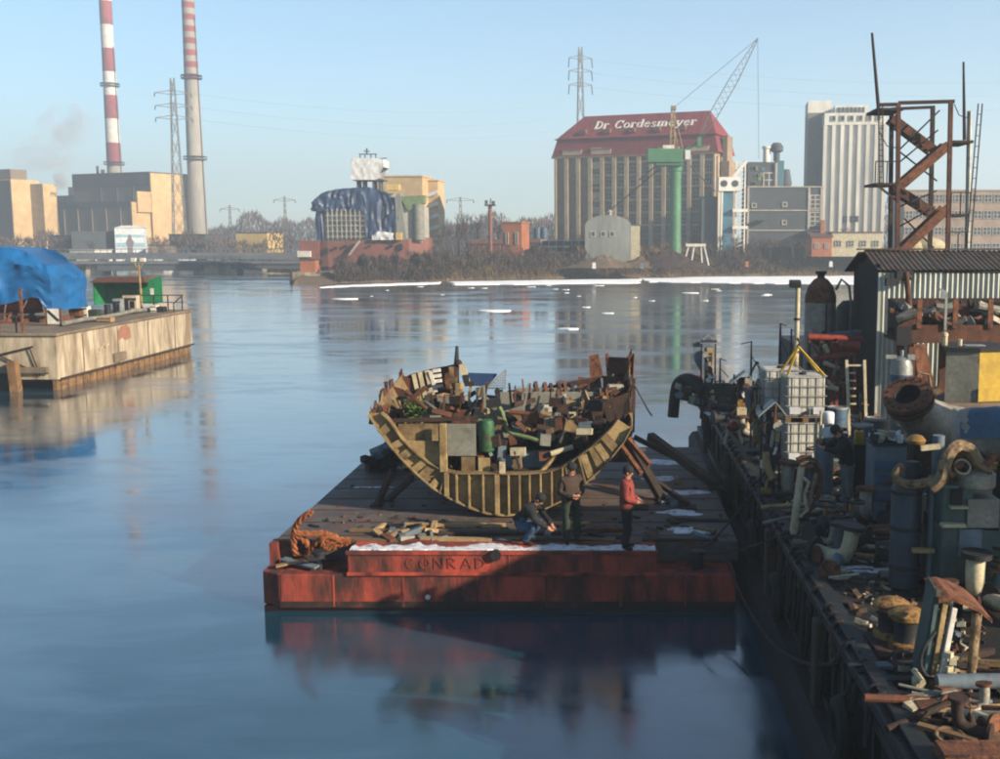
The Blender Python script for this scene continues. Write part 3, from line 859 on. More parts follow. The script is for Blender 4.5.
# lettering on the roof: serif strokes, thick uprights and thin bows
def arc(cx, cz, rx, rz_, a0, a1, n=9):
    return [(cx + rx * math.cos(R(a0 + (a1 - a0) * i / n)), cz + rz_ * math.sin(R(a0 + (a1 - a0) * i / n))) for i in range(n + 1)]
V_, T_ = .19, .09       # thick and thin stroke widths
GL = {
 'D': (.82, [([(.14, 0), (.14, 1)], V_), (arc(.2, .5, .5, .46, -90, 90), .15), ([(0, .04), (.3, .04)], T_), ([(0, .96), (.3, .96)], T_)]),
 'C': (.82, [(arc(.42, .5, .36, .46, 40, 320), .15), ([(.72, .62), (.72, .98)], T_)]),
 'r': (.52, [([(.13, 0), (.13, .66)], V_), (arc(.32, .46, .2, .17, 150, 40, 5), .12), ([(0, .04), (.28, .04)], T_), ([(0, .63), (.18, .63)], T_)]),
 'o': (.66, [(arc(.32, .34, .25, .29, 0, 360, 14), .14)]),
 'd': (.7, [(arc(.3, .34, .22, .29, 0, 360, 14), .13), ([(.52, 0), (.52, 1)], V_), ([(.36, .97), (.55, .97)], T_), ([(.5, .04), (.68, .04)], T_)]),
 'e': (.62, [(arc(.31, .34, .24, .29, 10, 320, 12), .13), ([(.1, .38), (.54, .38)], T_)]),
 's': (.54, [(arc(.27, .49, .17, .14, 20, 240, 8), .11), (arc(.25, .18, .19, .15, 80, -160, 8), .11)]),
 'm': (1.08, [([(.12, 0), (.12, .66)], V_), ([(.5, 0), (.5, .5)], V_), ([(.88, 0), (.88, .5)], V_), (arc(.32, .46, .18, .17, 170, 10, 6), .1), (arc(.7, .46, .18, .17, 170, 10, 6), .1), ([(0, .04), (1.0, .04)], .06)]),
 'y': (.7, [([(.1, .64), (.34, .02)], .16), ([(.6, .64), (.26, -.26)], .1), ([(0, .63), (.24, .63)], T_), ([(.48, .63), (.7, .63)], T_), ([(.12, -.26), (.28, -.26)], .12)]),
 ' ': (.5, [])}
word, hgt = 'Dr Cordesmeyer', 2.9
adv = sum(GL[c][0] + .08 for c in word)
xa, xb = gl * .225, gl * .86
sxl = (xb - xa) / adv
cur = xa
for ch in word:
    wd, strokes = GL[ch]
    if strokes:
        m = MB()
        for si, (pl, wdt) in enumerate(strokes):
            for a, b in zip(pl[:-1], pl[1:]):
                dx, dz = b[0] - a[0], b[1] - a[1]
                l_ = math.hypot(dx, dz) or 1
                ox, oz = -dz / l_ * wdt / 2, dx / l_ * wdt / 2
                ex, ez = dx / l_ * .02, dz / l_ * .02
                q = []
                for (qx, qz) in ((a[0] - ex + ox, a[1] - ez + oz), (a[0] - ex - ox, a[1] - ez - oz), (b[0] + ex - ox, b[1] + ez - oz), (b[0] + ex + ox, b[1] + ez + oz)):
                    base = on_roof(cur + qx * sxl, .40) + up * (qz * hgt)
                    q.append(base)
                k = .14 + .012 * si
                m.add([p + nrm * .02 for p in q] + [p + nrm * k for p in q], [(3, 2, 1, 0), (4, 5, 6, 7), (0, 1, 5, 4), (1, 2, 6, 5), (2, 3, 7, 6), (3, 0, 4, 7)])
        part(ro, 'roof_letter', m, K['lettering'], False)
    cur += (wd + .08) * sxl

# ================================================================== GREEN SLEWING CRANE
YG = 243
g0 = P(675, 240, YG)
cr = thing('slewing_crane', 'green column crane with lattice jib standing before the granary', 'crane', (g0.x, YG, 3.2))
def cz(py): return P(500, py, YG).z - 3.2
def cxx(px): return P(px, 240, YG).x - g0.x
part(cr, 'column', MB().lathe([(1.6, 0), (1.35, .6), (1.25, cz(172)), (1.45, cz(171)), (1.45, cz(168)), (1.6, cz(163))], n=24), K['crane_green'])
part(cr, 'machine_house', MB().b2((cxx(647), -2.6, cz(163)), (cxx(681), 3, cz(149.5))).b2((cxx(655), -2.2, cz(166)), (cxx(682), 2.4, cz(163) - .02)), K['crane_green'], False, bevel=.08)
part(cr, 'operator_cab', MB().b2((cxx(684), -2, cz(160)), (cxx(689), .5, cz(151))), K['white_wrap'], False)
part(cr, 'roof_railing', MB().b2((cxx(662), -2.2, cz(149.4)), (cxx(673), -1.6, cz(146))), K['offwhite'], False)
m = MB()
for s in (-.5, .5):
    m.bar((cxx(672) + s, 0, cz(149)), (cxx(672) + s * .5, 0, cz(108)), .3)
    m.bar((cxx(680) + s, 0, cz(149)), (cxx(672) + s * .5, 0, cz(112)), .2)
for i in range(8):
    z = cz(147 - i * 4.6)
    m.bar((cxx(672) - .5, 0, z), (cxx(672) + .5, 0, z + .9), .16)
m.b2((cxx(670), -.7, cz(110)), (cxx(675), .7, cz(106)))
part(cr, 'mast', m, K['ochre_light'], False)
j0, j1 = Vector((cxx(698), 0, cz(140))), Vector((cxx(752), -4, cz(42)))
m = MB()
dirj = (j1 - j0).normalized()
sd = Vector((0, 1, 0))
upj = dirj.cross(sd).normalized()
nj = 18
def jw(t): return (.25 + 1.6 * min(t, .2) / .2 * (1 if t < .6 else (1 - t) / .4)) * .5
cor = lambda t, a, b: j0.lerp(j1, t) + sd * a * jw(t) + upj * b * jw(t)
for a, b in ((-1, -1), (1, -1), (1, 1), (-1, 1)):
    for i in range(nj):
        m.bar(cor(i / nj, a, b), cor((i + 1) / nj, a, b), .11)
for i in range(nj):
    t0, t1 = i / nj, (i + 1) / nj
    m.bar(cor(t0, -1, -1), cor(t1, 1, -1), .06).bar(cor(t0, -1, 1), cor(t1, 1, 1), .06).bar(cor(t0, 1, -1), cor(t1, 1, 1), .06).bar(cor(t0, -1, 1), cor(t1, -1, -1), .06)
part(cr, 'jib', m, K['pylon'], False)
part(cr, 'jib_foot', MB().b2((cxx(696), -1.2, cz(147)), (cxx(700), 1.2, cz(138))).bar((cxx(681), 0, cz(152)), (cxx(698), 0, cz(142)), .5), K['crane_green'], False)
m = MB()
top = Vector((cxx(672.5), 0, cz(108)))
m.path([top, j1], .045, 4).path([j1, (cxx(755), -4, cz(160))], .04, 4)
part(cr, 'hoist_rope', m, K['iron'])
m = MB()
for a, b in (((655, 166), (640, 178)), ((660, 168), (612, 208)), ((690, 165), (718, 190))):
    m.bar((cxx(a[0]), 2, cz(a[1])), (cxx(b[0]), 8, cz(b[1])), .18)
part(cr, 'stay', m, K['iron'], False)

# white trestle beside the crane foot
t0 = P(697, 240, 238)
tr = thing('trestle', 'small white steel trestle at the foot of the green crane', 'trestle', (t0.x, 238, 2.6))
for xa_, xb_ in ((-2.8, -1.8), (-1.2, -.6), (1.6, 2.6), (.9, 1.2)):
    part(tr, 'leg', MB().bar((xa_ if xa_ < 0 else xb_, 0, 0), (xb_ if xa_ < 0 else xa_, 0, 4.0), .3), K['offwhite'], False)
part(tr, 'top_beam', MB().b2((-2.4, -.4, 4.0), (1.9, .4, 4.6)), K['offwhite'], False)

# ================================================================== ELEVATOR COMPLEX, SILO, OFFICES (right far shore)
YE = 272
def ex(px): return P(px, 240, YE).x
def ez(py): return P(500, py, YE).z - BR
e0 = Vector((ex(765), YE, BR))
el = thing('mill_building', 'dark blue grey mill block with pale trim beside the granary', 'building', e0, 0)
E = lambda px: ex(px) - e0.x
bxpart(el, 'wall', (E(747), 0, 0), (E(822), 12, ez(186.5)), 'elevator_dark')
bxpart(el, 'upper_block', (E(747), .3, ez(186.4)), (E(776), 10, ez(162)), 'elevator_dark')
bxpart(el, 'dark_stack_house', (E(776.5), 2, ez(186.3)), (E(784), 9, ez(160)), 'elevator_blue')
part(el, 'vent_pipe', MB().lathe([(.9, 0), (.9, 3.4), (1.2, 3.5), (1.2, 4)], (E(767.5), 4, ez(162) + .02), 12), K['silo_white'])
part(el, 'cowl', MB().lathe([(.8, 0), (.8, 2), (1.6, 2.4), (1.6, 3.6), (.9, 4.4)], (E(777.5), 4, ez(160) + .02), 12), K['elevator_dark'])
part(el, 'cowl', MB().lathe([(1.4, 0), (1.7, .8), (1.1, BR)], (E(786.5), 4, ez(186.4)), 12), K['elevator_dark'])
for py in (187.5, 211, 231):
    bxpart(el, 'trim_band', (E(747) - .1, -.25, ez(py)), (E(822) + .1, -.02, ez(py - 1.2)), 'far_frame')
for px in (747.5, 808, 820.5, 775):
    bxpart(el, 'trim_post', (E(px) - .25, -.3, 0 if px != 775 else ez(186)), (E(px) + .25, -.03, ez(188) if px != 775 else ez(163)), 'far_frame')
wms = window_mesh(1.0, 1.0, 1, 1, .2, .25)
for px, py in ((753.5, 205.5), (784, 204.5), (784, 222.5)):
    window(el, wms, (E(px), -.12, ez(py)))
wml = window_mesh(2.4, 3.2, 2, 3, .2, .28)
for px, py in ((814.3, 202), (814.3, 219)):
    window(el, wml, (E(px), -.12, ez(py)))
window(el, window_mesh(2.6, 3.4, 2, 2, .2, .3), (E(768), .2, ez(180)))
rr = random.Random(8)
for i in range(10):
    part(el, 'wall_patch', MB().box((E(750 + rr.uniform(0, 12)), .2, ez(168 + rr.uniform(0, 16))), (.9, .12, .9)), K[rr.choice(['green_pipe', 'grey_paint', 'elevator_blue'])], False)
bxpart(el, 'canopy_hood', (E(755), -1.6, ez(222)), (E(763), -.26, ez(220)), 'dark')
ho = thing('hoist_house', 'white cabin with two round portholes on thin legs beside the mill', 'hoist house', (P(729, 240, YE - 17).x, YE - 17, BR), 0)
H_ = lambda px: P(px, 240, YE - 17).x - P(729, 240, YE - 17).x
hzz = lambda py: P(500, py, YE - 17).z - BR
bxpart(ho, 'cabin', (H_(718), 0, hzz(191)), (H_(740), 3, hzz(177)), 'silo_white')
for px in (723.5, 734.5):
    part(ho, 'porthole', MB().tube((H_(px), -.12, hzz(183.5)), (H_(px), .1, hzz(183.5)), .75, n=14), K['far_window'])
for px in (718.5, 721):
    part(ho, 'leg', MB().bar((H_(px), .5, 0), (H_(px + .8), .5, hzz(191)), .4), K['silo_white'], False)
bxpart(ho, 'blue_lift_shaft', (H_(722), .6, 0), (H_(733), 3, hzz(191.2)), 'elevator_blue')
m = MB()
for a, b in ((736, 745), ):
    for px in (a, b):
        m.bar((H_(px), 1.5, 0), (H_(px), 1.5, hzz(160)), .3)
    for i in range(22):
        m.bar((H_(a), 1.5, i * 1.0), (H_(b), 1.5, i * 1.0 + .8), .12)
part(ho, 'ladder_tower', m, K['silo_white'], False)
part(ho, 'sloping_duct', MB().bar((H_(733), 1.5, hzz(177)), (H_(746), 1.5, hzz(161)), .8), K['silo_white'], False)
for py in (212, 229):
    bxpart(ho, 'landing', (H_(732), -.6, hzz(py)), (H_(747), .5, hzz(py - 3)), 'silo_white')
bxpart(ho, 'dark_annexe', (H_(702), 2, 0), (H_(718), 8, hzz(196)), 'elevator_dark')

YW = 300
w0_ = P(852, 240, YW)
si = thing('grain_silo', 'tall white ribbed concrete grain silo with small openings under its roof', 'silo', (w0_.x, YW, BR), -R(6))
Wx = lambda px: (P(px, 240, YW).x - w0_.x)
wz = lambda py: P(500, py, YW).z - BR
bxpart(si, 'wall', (Wx(823), 0, 0), (Wx(881), 14, wz(125)), 'silo_white')
bxpart(si, 'head_band', (Wx(822), -.5, wz(125)), (Wx(882), 14.5, wz(113)), 'silo_white')
for i in range(8):
    x = Wx(823) + (Wx(881) - Wx(823)) * i / 7
    bxpart(si, 'rib', (x - .45, -.7, 0), (x + .45, -.02, wz(125.3)), 'silo_white')
wv = window_mesh(1.1, 1.3, 1, 1, .2, .18)
for i in range(6):
    window(si, wv, (Wx(830.5 + i * 8.7), -.6, wz(118.5)))
bxpart(si, 'roof_house', (Wx(833), 3, wz(113)), (Wx(866), 11, wz(104)), 'silo_white')
for i in range(7):
    bxpart(si, 'roof_louvre', (Wx(836 + i * 4), 2.7, wz(112)), (Wx(838 + i * 4), 2.98, wz(106)), 'elevator_dark')
for px in (842, 849, 853):
    bxpart(si, 'low_opening', (Wx(px), -.75, wz(222)), (Wx(px + 4.5), -.72, wz(216)), 'far_window')
bxpart(si, 'side_tower', (Wx(808), 8, 0), (Wx(822.4), 20, wz(109)), 'grey_paint')
bxpart(si, 'side_tower_head', (Wx(808), 9, wz(109) + .02), (Wx(832), 20, wz(96)), 'silo_white')

simple_building('workshop', 'low brick and whitewashed workshop at the foot of the silo', 832, 882, 233, 250, 9, 'cream', 'rust_roof', 0, 0, (4, 1), win_size=(1.3, 1.3), base=BR)
wk = simple_building('workshop', 'low red brick gabled workshop left of the whitewashed one', 812, 832, 231.5, 248, 9, 'brick_orange', 'rust_roof', 0, 1.2, (2, 1), win_size=(.9, 1), base=BR)
part(wk, 'chimney', MB().b2((.2, 3, 4), (1.1, 3.9, 8.2)), K['brick_orange'], False)
simple_building('office_building', 'brown office building with rows of windows behind the stair tower', 903, 1030, 191, 255, 12, 'office_wall', 'office_wall', 0, 0, (13, 4), win_size=(1.7, 1.7), base=BR)
simple_building('shed', 'small orange brick pump house on the far bank', 502, 522, 223, 245, 6, 'brick_orange', 'brick_orange', -R(12), 0, (2, 1), win_size=(.5, 2.6), wc=(1, 1), base=BR)
simple_building('shed', 'low dark shed between the bare trees and the brick pump house', 470, 500, 239, 243, 6, 'rust_roof', 'rust_roof', 0, 1, base=BR)
simple_building('shed', 'low reddish shed right of the brick pump house', 522, 545, 238, 252, 6, 'rust_roof', 'rust_roof', 0, 1, base=BR)
for px, lb in ((537.5, 'left'), (544, 'right')):
    c = P(px, 240, 255)
    t = thing('storage_tank', lb + ' blue tank of the pair beside the granary', 'tank', (c.x, c.y, BR))
    part(t, 'shell', MB().lathe([(.1, 6.6), (.75, 6.4), (.8, 6.2), (.8, 3)], n=14).lathe([(.8, 3), (.8, 0)], n=14), K['blue_paint'])
    part(t, 'support_band', MB().lathe([(.82, 3.2), (.9, 3.2), (.9, 3.5), (.82, 3.5)], n=14), K['elevator_dark'])
# iron column with a crow's nest
c = P(490.5, 240, 240)
t = thing('signal_mast', 'rust red column with a cluttered platform on the far bank', 'mast', (c.x, c.y, 3.6))
hh = P(500, 206, 240).z - 3.6
part(t, 'column', MB().tube((0, 0, 0), (0, 0, hh), .42), K['ship_red'])
part(t, 'platform', MB().b2((-1.1, -1.1, hh), (1.1, 1.1, hh + .3)), K['rust_dark'], False)
part(t, 'lamp_cluster', MB().box((-.8, 0, hh + .8), (.6, .6, .8)).box((.7, 0, hh + .7), (.7, .6, .7)).bar((0, 0, hh + .3), (.2, 0, hh + 1.6), .2), K['elevator_dark'], False)
# steel trestle rack left of the barn
c = P(564, 240, 250)
t = thing('trestle', 'dark steel frame rack between the brick shed and the arched barn', 'trestle', (c.x, c.y, BR))
for i in range(7):
    part(t, 'post', MB().b2((-5.2 + i * 1.7, 0, 0), (-5.0 + i * 1.7, .2, 3.9)), K['scaffold'], False)
for z in (.9, 2.2, 3.6):
    part(t, 'rail', MB().b2((-5.3, -.06, z), (5.4, -.02, z + .18)), K['scaffold'], False)
part(t, 'stored_steel', MB().b2((-5, .5, 2.4), (5, 3, 3.4)).b2((-4.6, .6, 1.1), (5, 3, 2.0)).b2((-5, .7, 0), (5, 3, .8)), K['dark'], False)
# arched barn
YA = 238
c = P(613, 240, YA)
t = thing('barn', 'pale grey boathouse with rounded roof in front of the granary', 'building', (c.x, YA, 3.2), 0)
ax_ = lambda px: P(px, 240, YA).x - c.x
az_ = lambda py: P(500, py, YA).z - 3.2
prof = [(ax_(585), 0), (ax_(631), 0), (ax_(631), az_(226))] + [(ax_(608) + (ax_(631) - ax_(608)) * math.cos(R(a)), az_(226) + (az_(215.5) - az_(226)) * math.sin(R(a))) for a in range(15, 180, 15)] + [(ax_(585), az_(226))]
part(t, 'wall', MB().prism(prof, 0, .6), K['barn_green'], False)
part(t, 'roof', MB().prism([(x * 1.02, z + .12) for x, z in prof[2:]], .3, 11), K['grey_paint'])
part(t, 'side_wall', MB().b2((ax_(631) + .01, .3, 0), (ax_(640), 9, az_(226))), K['cream'], False)
wmb = window_mesh(.9, 1.1, 1, 1, .15, .15)
for px in (593, 603, 612):
    window(t, wmb, (ax_(px), -.08, az_(234)))
part(t, 'roof_vent', MB().lathe([(.35, 0), (.35, .7), (.6, .8), (.1, 1.3)], (ax_(610), 2, az_(215.6)), 10), K['scaffold'])
# scrap mounds on the bank
for i, (px, py, w_, h_) in enumerate(((668, 246, 9, 4.2), (640, 249, 7, 2.4), (604, 249, 9, 2.6))):
    c = G(px, py, 1.6) if False else P(px, 246, 232)
    rows_ = []
    r4 = random.Random(i)
    for j in range(6):
        k = j / 5
        rows_.append([(w_ * (1 - k) * math.cos(6.283 * q / 14) * r4.uniform(.7, 1.1), 2.6 * (1 - k) * math.sin(6.283 * q / 14), h_ * k * r4.uniform(.8, 1.15)) for q in range(14)])
    single('scrap_heap', MB().loft(rows_, True), K['rust_dark' if i == 0 else 'bank_earth'], ['rusty scrap heap at the foot of the green crane', 'low earth heap right of the arched barn', 'low earth heap in front of the arched barn'][i], 'heap', (c.x, c.y, 2.2), smooth=False)
# small bits along the far bank
for i, (px, py, mname, lb) in enumerate(((464, 254, 'white_wrap', 'white marker stone on the bank below the bare trees'), (594, 251, 'white_wrap', 'white block on the bank below the arched barn'), (642, 254, 'grey_blue', 'grey block on the bank below the green crane'), (831, 257, 'white_wrap', 'white block on the bank below the workshop'), (747, 252, 'brick_orange', 'orange block at the foot of the mill ladder'))):
    c = P(px, py, 226 if px < 700 else 240)
    c.z = 2.8
    single('marker_block', MB().box((0, 0, .6), (.8, .6, 1.2), taper=.8), K[mname], lb, 'block', (c.x, c.y, c.z - .6), smooth=False)

# ================================================================== VEGETATION OF THE FAR SHORE
def twigs(n, pos, size, seed, thin=.16):
    r5 = np.random.RandomState(seed)
    p = pos(r5, n)
    s_ = size * r5.uniform(.5, 1.5, n)
    a = r5.uniform(0, 2 * math.pi, n)
    tilt = r5.normal(0, .55, n)
    d = np.stack([np.sin(tilt) * np.cos(a), np.sin(tilt) * np.sin(a), np.cos(tilt)], 1) * s_[:, None]
    b = r5.uniform(0, 2 * math.pi, n)
    sd_ = np.stack([np.cos(b), np.sin(b), r5.uniform(-.3, .3, n)], 1) * (s_ * thin)[:, None]
    v = np.concatenate([p - sd_, p + sd_, p + d], 0)
    f = np.stack([np.arange(n), np.arange(n) + n, np.arange(n) + 2 * n], 1)
    me = bpy.data.meshes.new('twigs')
    me.vertices.add(3 * n); me.loops.add(3 * n); me.polygons.add(n)
    me.vertices.foreach_set('co', v.astype(np.float32).ravel())
    me.loops.foreach_set('vertex_index', f.astype(np.int32).ravel())
    me.polygons.foreach_set('loop_start', np.arange(0, 3 * n, 3, dtype=np.int32))
    me.update(calc_edges=True)
    return me
sh_x = np.array([p[0] for p in pts]); sh_y = np.array([p[1] for p in pts])
order = np.argsort(sh_x)
sh_x, sh_y = sh_x[order], sh_y[order]
def clumpy(x, k, s_):
    return sum(np.sin(x * f_ * k + s_ * (i + 1) * 1.7) for i, f_ in enumerate((1, 1.73, 2.9, 4.7))) / 4
def belt(x0, x1, y_off, y_w, hmax, k, s_, low=.35):
    def pos(r5, n):
        x = r5.uniform(x0, x1, n)
        y = np.interp(x, sh_x, sh_y) + y_off + r5.uniform(0, y_w, n)
        top = hmax * (low + (1 - low) * np.clip(.5 + .8 * clumpy(x + y * .6, k, s_), 0, 1))
        z = bank_z(x, y - np.interp(x, sh_x, sh_y)) - .1 + top * r5.uniform(0, 1, n) ** 1.2
        return np.stack([x, y, z], 1)
    return pos
def stuff(name, me, m):
    o = link(name, me)
    me.materials.append(K[m])
    o['kind'] = 'stuff'
    return o
xl = shore[1].x - 3
stuff('bank_shrubs', twigs(46000, belt(P(432, 240, 220).x, 110, .6, 9, 4.2, .45, 1.0), .75, 1, .12), 'twig')
stuff('bank_shrubs', twigs(30000, belt(xl + 2, P(445, 240, 220).x, .5, 6, 3.7, .5, 2.0, .45), .8, 2, .14), 'twig')
stuff('bank_reeds', twigs(30000, belt(P(430, 240, 220).x, 110, .2, 7, 1.9, .3, 4.0, .3), .8, 3, .05), 'reed')
stuff('bank_shrubs', twigs(16000, belt(P(690, 240, 250).x, P(860, 240, 250).x, 8, 10, 4.6, .4, 3.0), .8, 6, .1), 'twig')
def wood_pos(x0, x1, Y0, Y1, hmax, k, s_):
    def pos(r5, n):
        x = r5.uniform(x0, x1, n)
        y = r5.uniform(Y0, Y1, n)
        top = hmax * (.55 + .45 * np.clip(.5 + .9 * clumpy(x * 1.0 + y * .3, k, s_), 0, 1))
        z = 1.5 + top * r5.uniform(0, 1, n) ** .8
        return np.stack([x, y, z], 1)
    return pos
stuff('bank_shrubs', twigs(9000, belt(P(575, 240, 235).x, P(705, 240, 235).x, 4, 6, 4.6, .4, 6.0, .5), .8, 16, .09), 'reed')
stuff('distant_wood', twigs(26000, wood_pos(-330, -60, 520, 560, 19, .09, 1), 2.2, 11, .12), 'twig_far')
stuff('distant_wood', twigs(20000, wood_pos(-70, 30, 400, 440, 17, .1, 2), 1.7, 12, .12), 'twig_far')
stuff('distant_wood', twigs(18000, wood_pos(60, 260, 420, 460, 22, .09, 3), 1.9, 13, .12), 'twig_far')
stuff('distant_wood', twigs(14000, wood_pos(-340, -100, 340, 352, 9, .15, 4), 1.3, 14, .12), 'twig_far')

def tree_meshes(h, seed):
    r6 = random.Random(seed)
    tr_, cr_ = MB(), MB()
    def grow(p, d, l_, r_, depth):
        q = p + d * l_
        (tr_ if depth == 0 else cr_).tube(p, q, r_, r_ * .62, 5 if depth < 2 else 3, False)
        if depth >= 5 or l_ < .25:
            return
        for _ in range(3 if depth < 3 else 4):
            nd = (d + Vector((r6.uniform(-1, 1), r6.uniform(-1, 1), r6.uniform(-.25, .75))) * (.62 if depth else .55)).normalized()
            grow(p.lerp(q, r6.uniform(.55, 1)), nd, l_ * r6.uniform(.55, .8), r_ * .55, depth + 1)
    grow(Vector((0, 0, 0)), Vector((r6.uniform(-.1, .1), 0, 1)).normalized(), h * .33, h * .026, 0)
    return tr_.mesh('trunk', K['bark']), cr_.mesh('crown', K['twig'], False)
TM = [tree_meshes(10, s_) for s_ in (21, 22, 23, 24)]
tree_list = [(447, 262, 9.5), (458, 250, 11.5), (468, 256, 13), (479, 268, 11), (498, 275, 11), (512, 280, 9), (527, 275, 8.5), (441, 240, 7), (433, 236, 6.5), (545, 300, 10), (720, 244, 6.5), (735, 246, 6), (770, 243, 5.5), (793, 246, 6.5), (805, 243, 5), (705, 242, 5), (845, 285, 9), (918, 300, 14), (938, 310, 17), (955, 310, 16), (975, 305, 15), (895, 300, 12), (30, 318, 9), (62, 314, 8), (90, 316, 8), (158, 320, 9), (178, 322, 8)]
for i, (px, Y, h) in enumerate(tree_list):
    c = P(px, 240, Y)
    if px < 200: lb, gp = 'bare tree on the left bank below the power station', 'bare trees below the power station'
    elif px < 560: lb, gp = 'bare tree on the far bank between the ship and the granary', 'bare trees left of the granary'
    elif px < 860: lb, gp = 'low bare tree on the far bank below the mill', 'bare trees below the mill'
    else: lb, gp = 'bare tree behind the rusty stair tower', 'bare trees behind the stair tower'
    t = thing('bare_tree', lb, 'tree', (c.x, c.y, 4.1 if px > 440 else 1.7), i * 1.3, gp)
    t.scale = (h / 10,) * 3
    link('trunk', TM[i % 4][0], t)
    link('crown', TM[i % 4][1], t)

rr = random.Random(77)
for i in range(46):
    px = rr.uniform(330, 880)
    Y0_ = G(px, 282, 0).y
    c = P(px, 240, np.interp(px, [296, 500, 700, 1080], [204, 224, 246, 262]) + rr.uniform(4, 13))
    off = c.y - float(np.interp(c.x, sh_x, sh_y))
    t = thing('shrub', 'leafless shrub on the far bank slope above the ice edge', 'shrub', (c.x, c.y, float(bank_z(c.x, max(off, 0))) - .1), rr.uniform(0, 6), 'leafless shrubs on the far bank')
    t.scale = (rr.uniform(.28, .5),) * 3
    link('stem', TM[i % 4][0], t)
    link('branches', TM[i % 4][1], t)

# ================================================================== HAZE
hz_o = link('haze', MB().b2((-1650, -100, -1.4), (1650, 2040, 142)).mesh('haze', None, False))
hz_o['kind'] = 'stuff'
hm = bpy.data.materials.new('haze')
hm.use_nodes = True
hn = hm.node_tree.nodes
hn.remove(hn['Principled BSDF'])
pv = hn.new('ShaderNodeVolumePrincipled')
pv.inputs['Color'].default_value = (0.72, 0.86, 1.0, 1)
pv.inputs['Density'].default_value = 0.00085
pv.inputs['Anisotropy'].default_value = 0.2
hm.node_tree.links.new(pv.outputs[0], hn['Material Output'].inputs['Volume'])
hz_o.data.materials.append(hm)

# thin smoke drifting above the power station
def smoke(points, radii, label_seed, dens):
    m = MB().path(points, radii, 12)
    o = link('smoke', m.mesh('smoke', None, True))
    o['kind'] = 'stuff'
    sm = bpy.data.materials.new('smoke')
    sm.use_nodes = True
    N, L = sm.node_tree.nodes, sm.node_tree.links
    N.remove(N['Principled BSDF'])
    v = N.new('ShaderNodeVolumePrincipled')
    v.inputs['Color'].default_value = (.72, .68, .72, 1)
    tc_ = N.new('ShaderNodeTexCoord')
    nn = N.new('ShaderNodeTexNoise'); nn.inputs['Scale'].default_value = .07; nn.inputs['Detail'].default_value = 4
    mr = N.new('ShaderNodeMapRange'); mr.inputs[1].default_value, mr.inputs[2].default_value, mr.inputs[4].default_value = .45, .7, dens
    L.new(tc_.outputs['Object'], nn.inputs['Vector']); L.new(nn.outputs['Fac'], mr.inputs[0]); L.new(mr.outputs[0], v.inputs['Density'])
    L.new(v.outputs[0], N['Material Output'].inputs['Volume'])
    o.data.materials.append(sm)
smoke([P(64, 190, 620), P(63, 178, 620), P(66, 165, 622), P(72, 152, 625)], [4, 5.5, 6, 3], 1, .2)
smoke([P(20, 165, 680), P(45, 150, 680), P(62, 130, 680), P(66, 105, 680), P(60, 98, 680)], [8, 13, 15, 8, 3], 2, .06)
smoke([P(66, 108, 690), P(85, 122, 690), P(105, 140, 690)], [6, 11, 6], 3, .045)

# ================================================================== LEFT QUAY (concrete pontoon), tarpaulined boat, green shelter
QZ = 2.9
QX = -29.6
q0, q1 = 58.6, 78.8
qy = thing('quay', 'stained pale concrete pontoon quay at the left edge', 'quay', (QX, q0, 0))
part(qy, 'body', MB().prism([(0, 0), (-.4, q1 - q0), (-26, q1 - q0), (-26, 0)], .55, QZ, 'xy'), K['concrete'], False, bevel=.04)
part(qy, 'deck_slab', MB().prism([(.12, -.12), (-.28, q1 - q0 + .1), (-26, q1 - q0 + .1), (-26, -.12)], QZ + .004, QZ + .16, 'xy'), K['concrete_stain'], False, bevel=.03)
n = 46
for i in range(n):
    t = i / n
    x = -.25 - .4 * t
    part(qy, 'sheet_pile', MB().box((x + (.06 if i % 2 else 0), .25 + t * (q1 - q0 - .3), -.1), (.22, .40, 1.26)), K['sheet_pile'], False)
for i in range(4):
    part(qy, 'wall_panel_joint', MB().box((-.09 * i - .05, 3 + i * 4.6, 1.7), (.1, .02, 2.2)), K['concrete_stain'], False)
part(qy, 'rubbing_bar', MB().bar((.02, .2, .58), (-.32, q1 - q0, .58), .14, .1), K['wood_dark'], False)
part(qy, 'tie_rod', MB().path([(-3.1, -.14, 1.9), (-1.2, -.14, 2.35)], .05, 5).path([(-3.1, -.14, 1.9), (-1.6, -.14, 1.2), (-.5, -.14, .9)], .05, 5).path([(-1.4, -.14, 2.3), (-.9, -.14, .8)], .04, 5), K['rust_dark'])
part(qy, 'slab_edge', MB().b2((-26, -.3, .95), (-.5, -.01, 1.25)), K['concrete_stain'], False)
part(qy, 'recess', MB().b2((-5.8, -.06, -.6), (-2.4, -.02, .94)), K['dark'], False)
part(qy, 'white_scrawl', MB().path([(-.07, 4.0, 1.5), (-.07, 4.3, 1.9), (-.07, 4.5, 1.5), (-.07, 4.8, 1.85), (-.07, 5.1, 1.6), (-.07, 5.6, 1.95), (-.08, 5.9, 1.7), (-.09, 6.3, 1.9)], .035, 5), K['cream'], False)
part(qy, 'red_patch', MB().prism([(7.8, 1.95), (8.3, 2.1), (8.8, 1.9), (9.5, 2.0), (9.4, 2.6), (9.0, 2.85), (8.2, 2.8), (7.7, 2.5)], -.16, -.155 + .012, 'yz'), mat('faded_red', 'a5755f', '8e6552', 1.5, .85), False)
part(qy, 'dark_patch', MB().box((-.09, 7.6, 1.0), (.2, 1.6, .5)), K['concrete_stain'], False)
for i, x in enumerate((-2.0, -6.0)):
    part(qy, 'timber_pile', MB().bar((x, -.5, -.8), (x - .15 - .5 * i, -.5, 1.6 if i == 0 else 2.1), .45), K['sheet_pile'], False)
def qpos(px, py, z=QZ + .16):
    p = G(px, py, z)
    return p
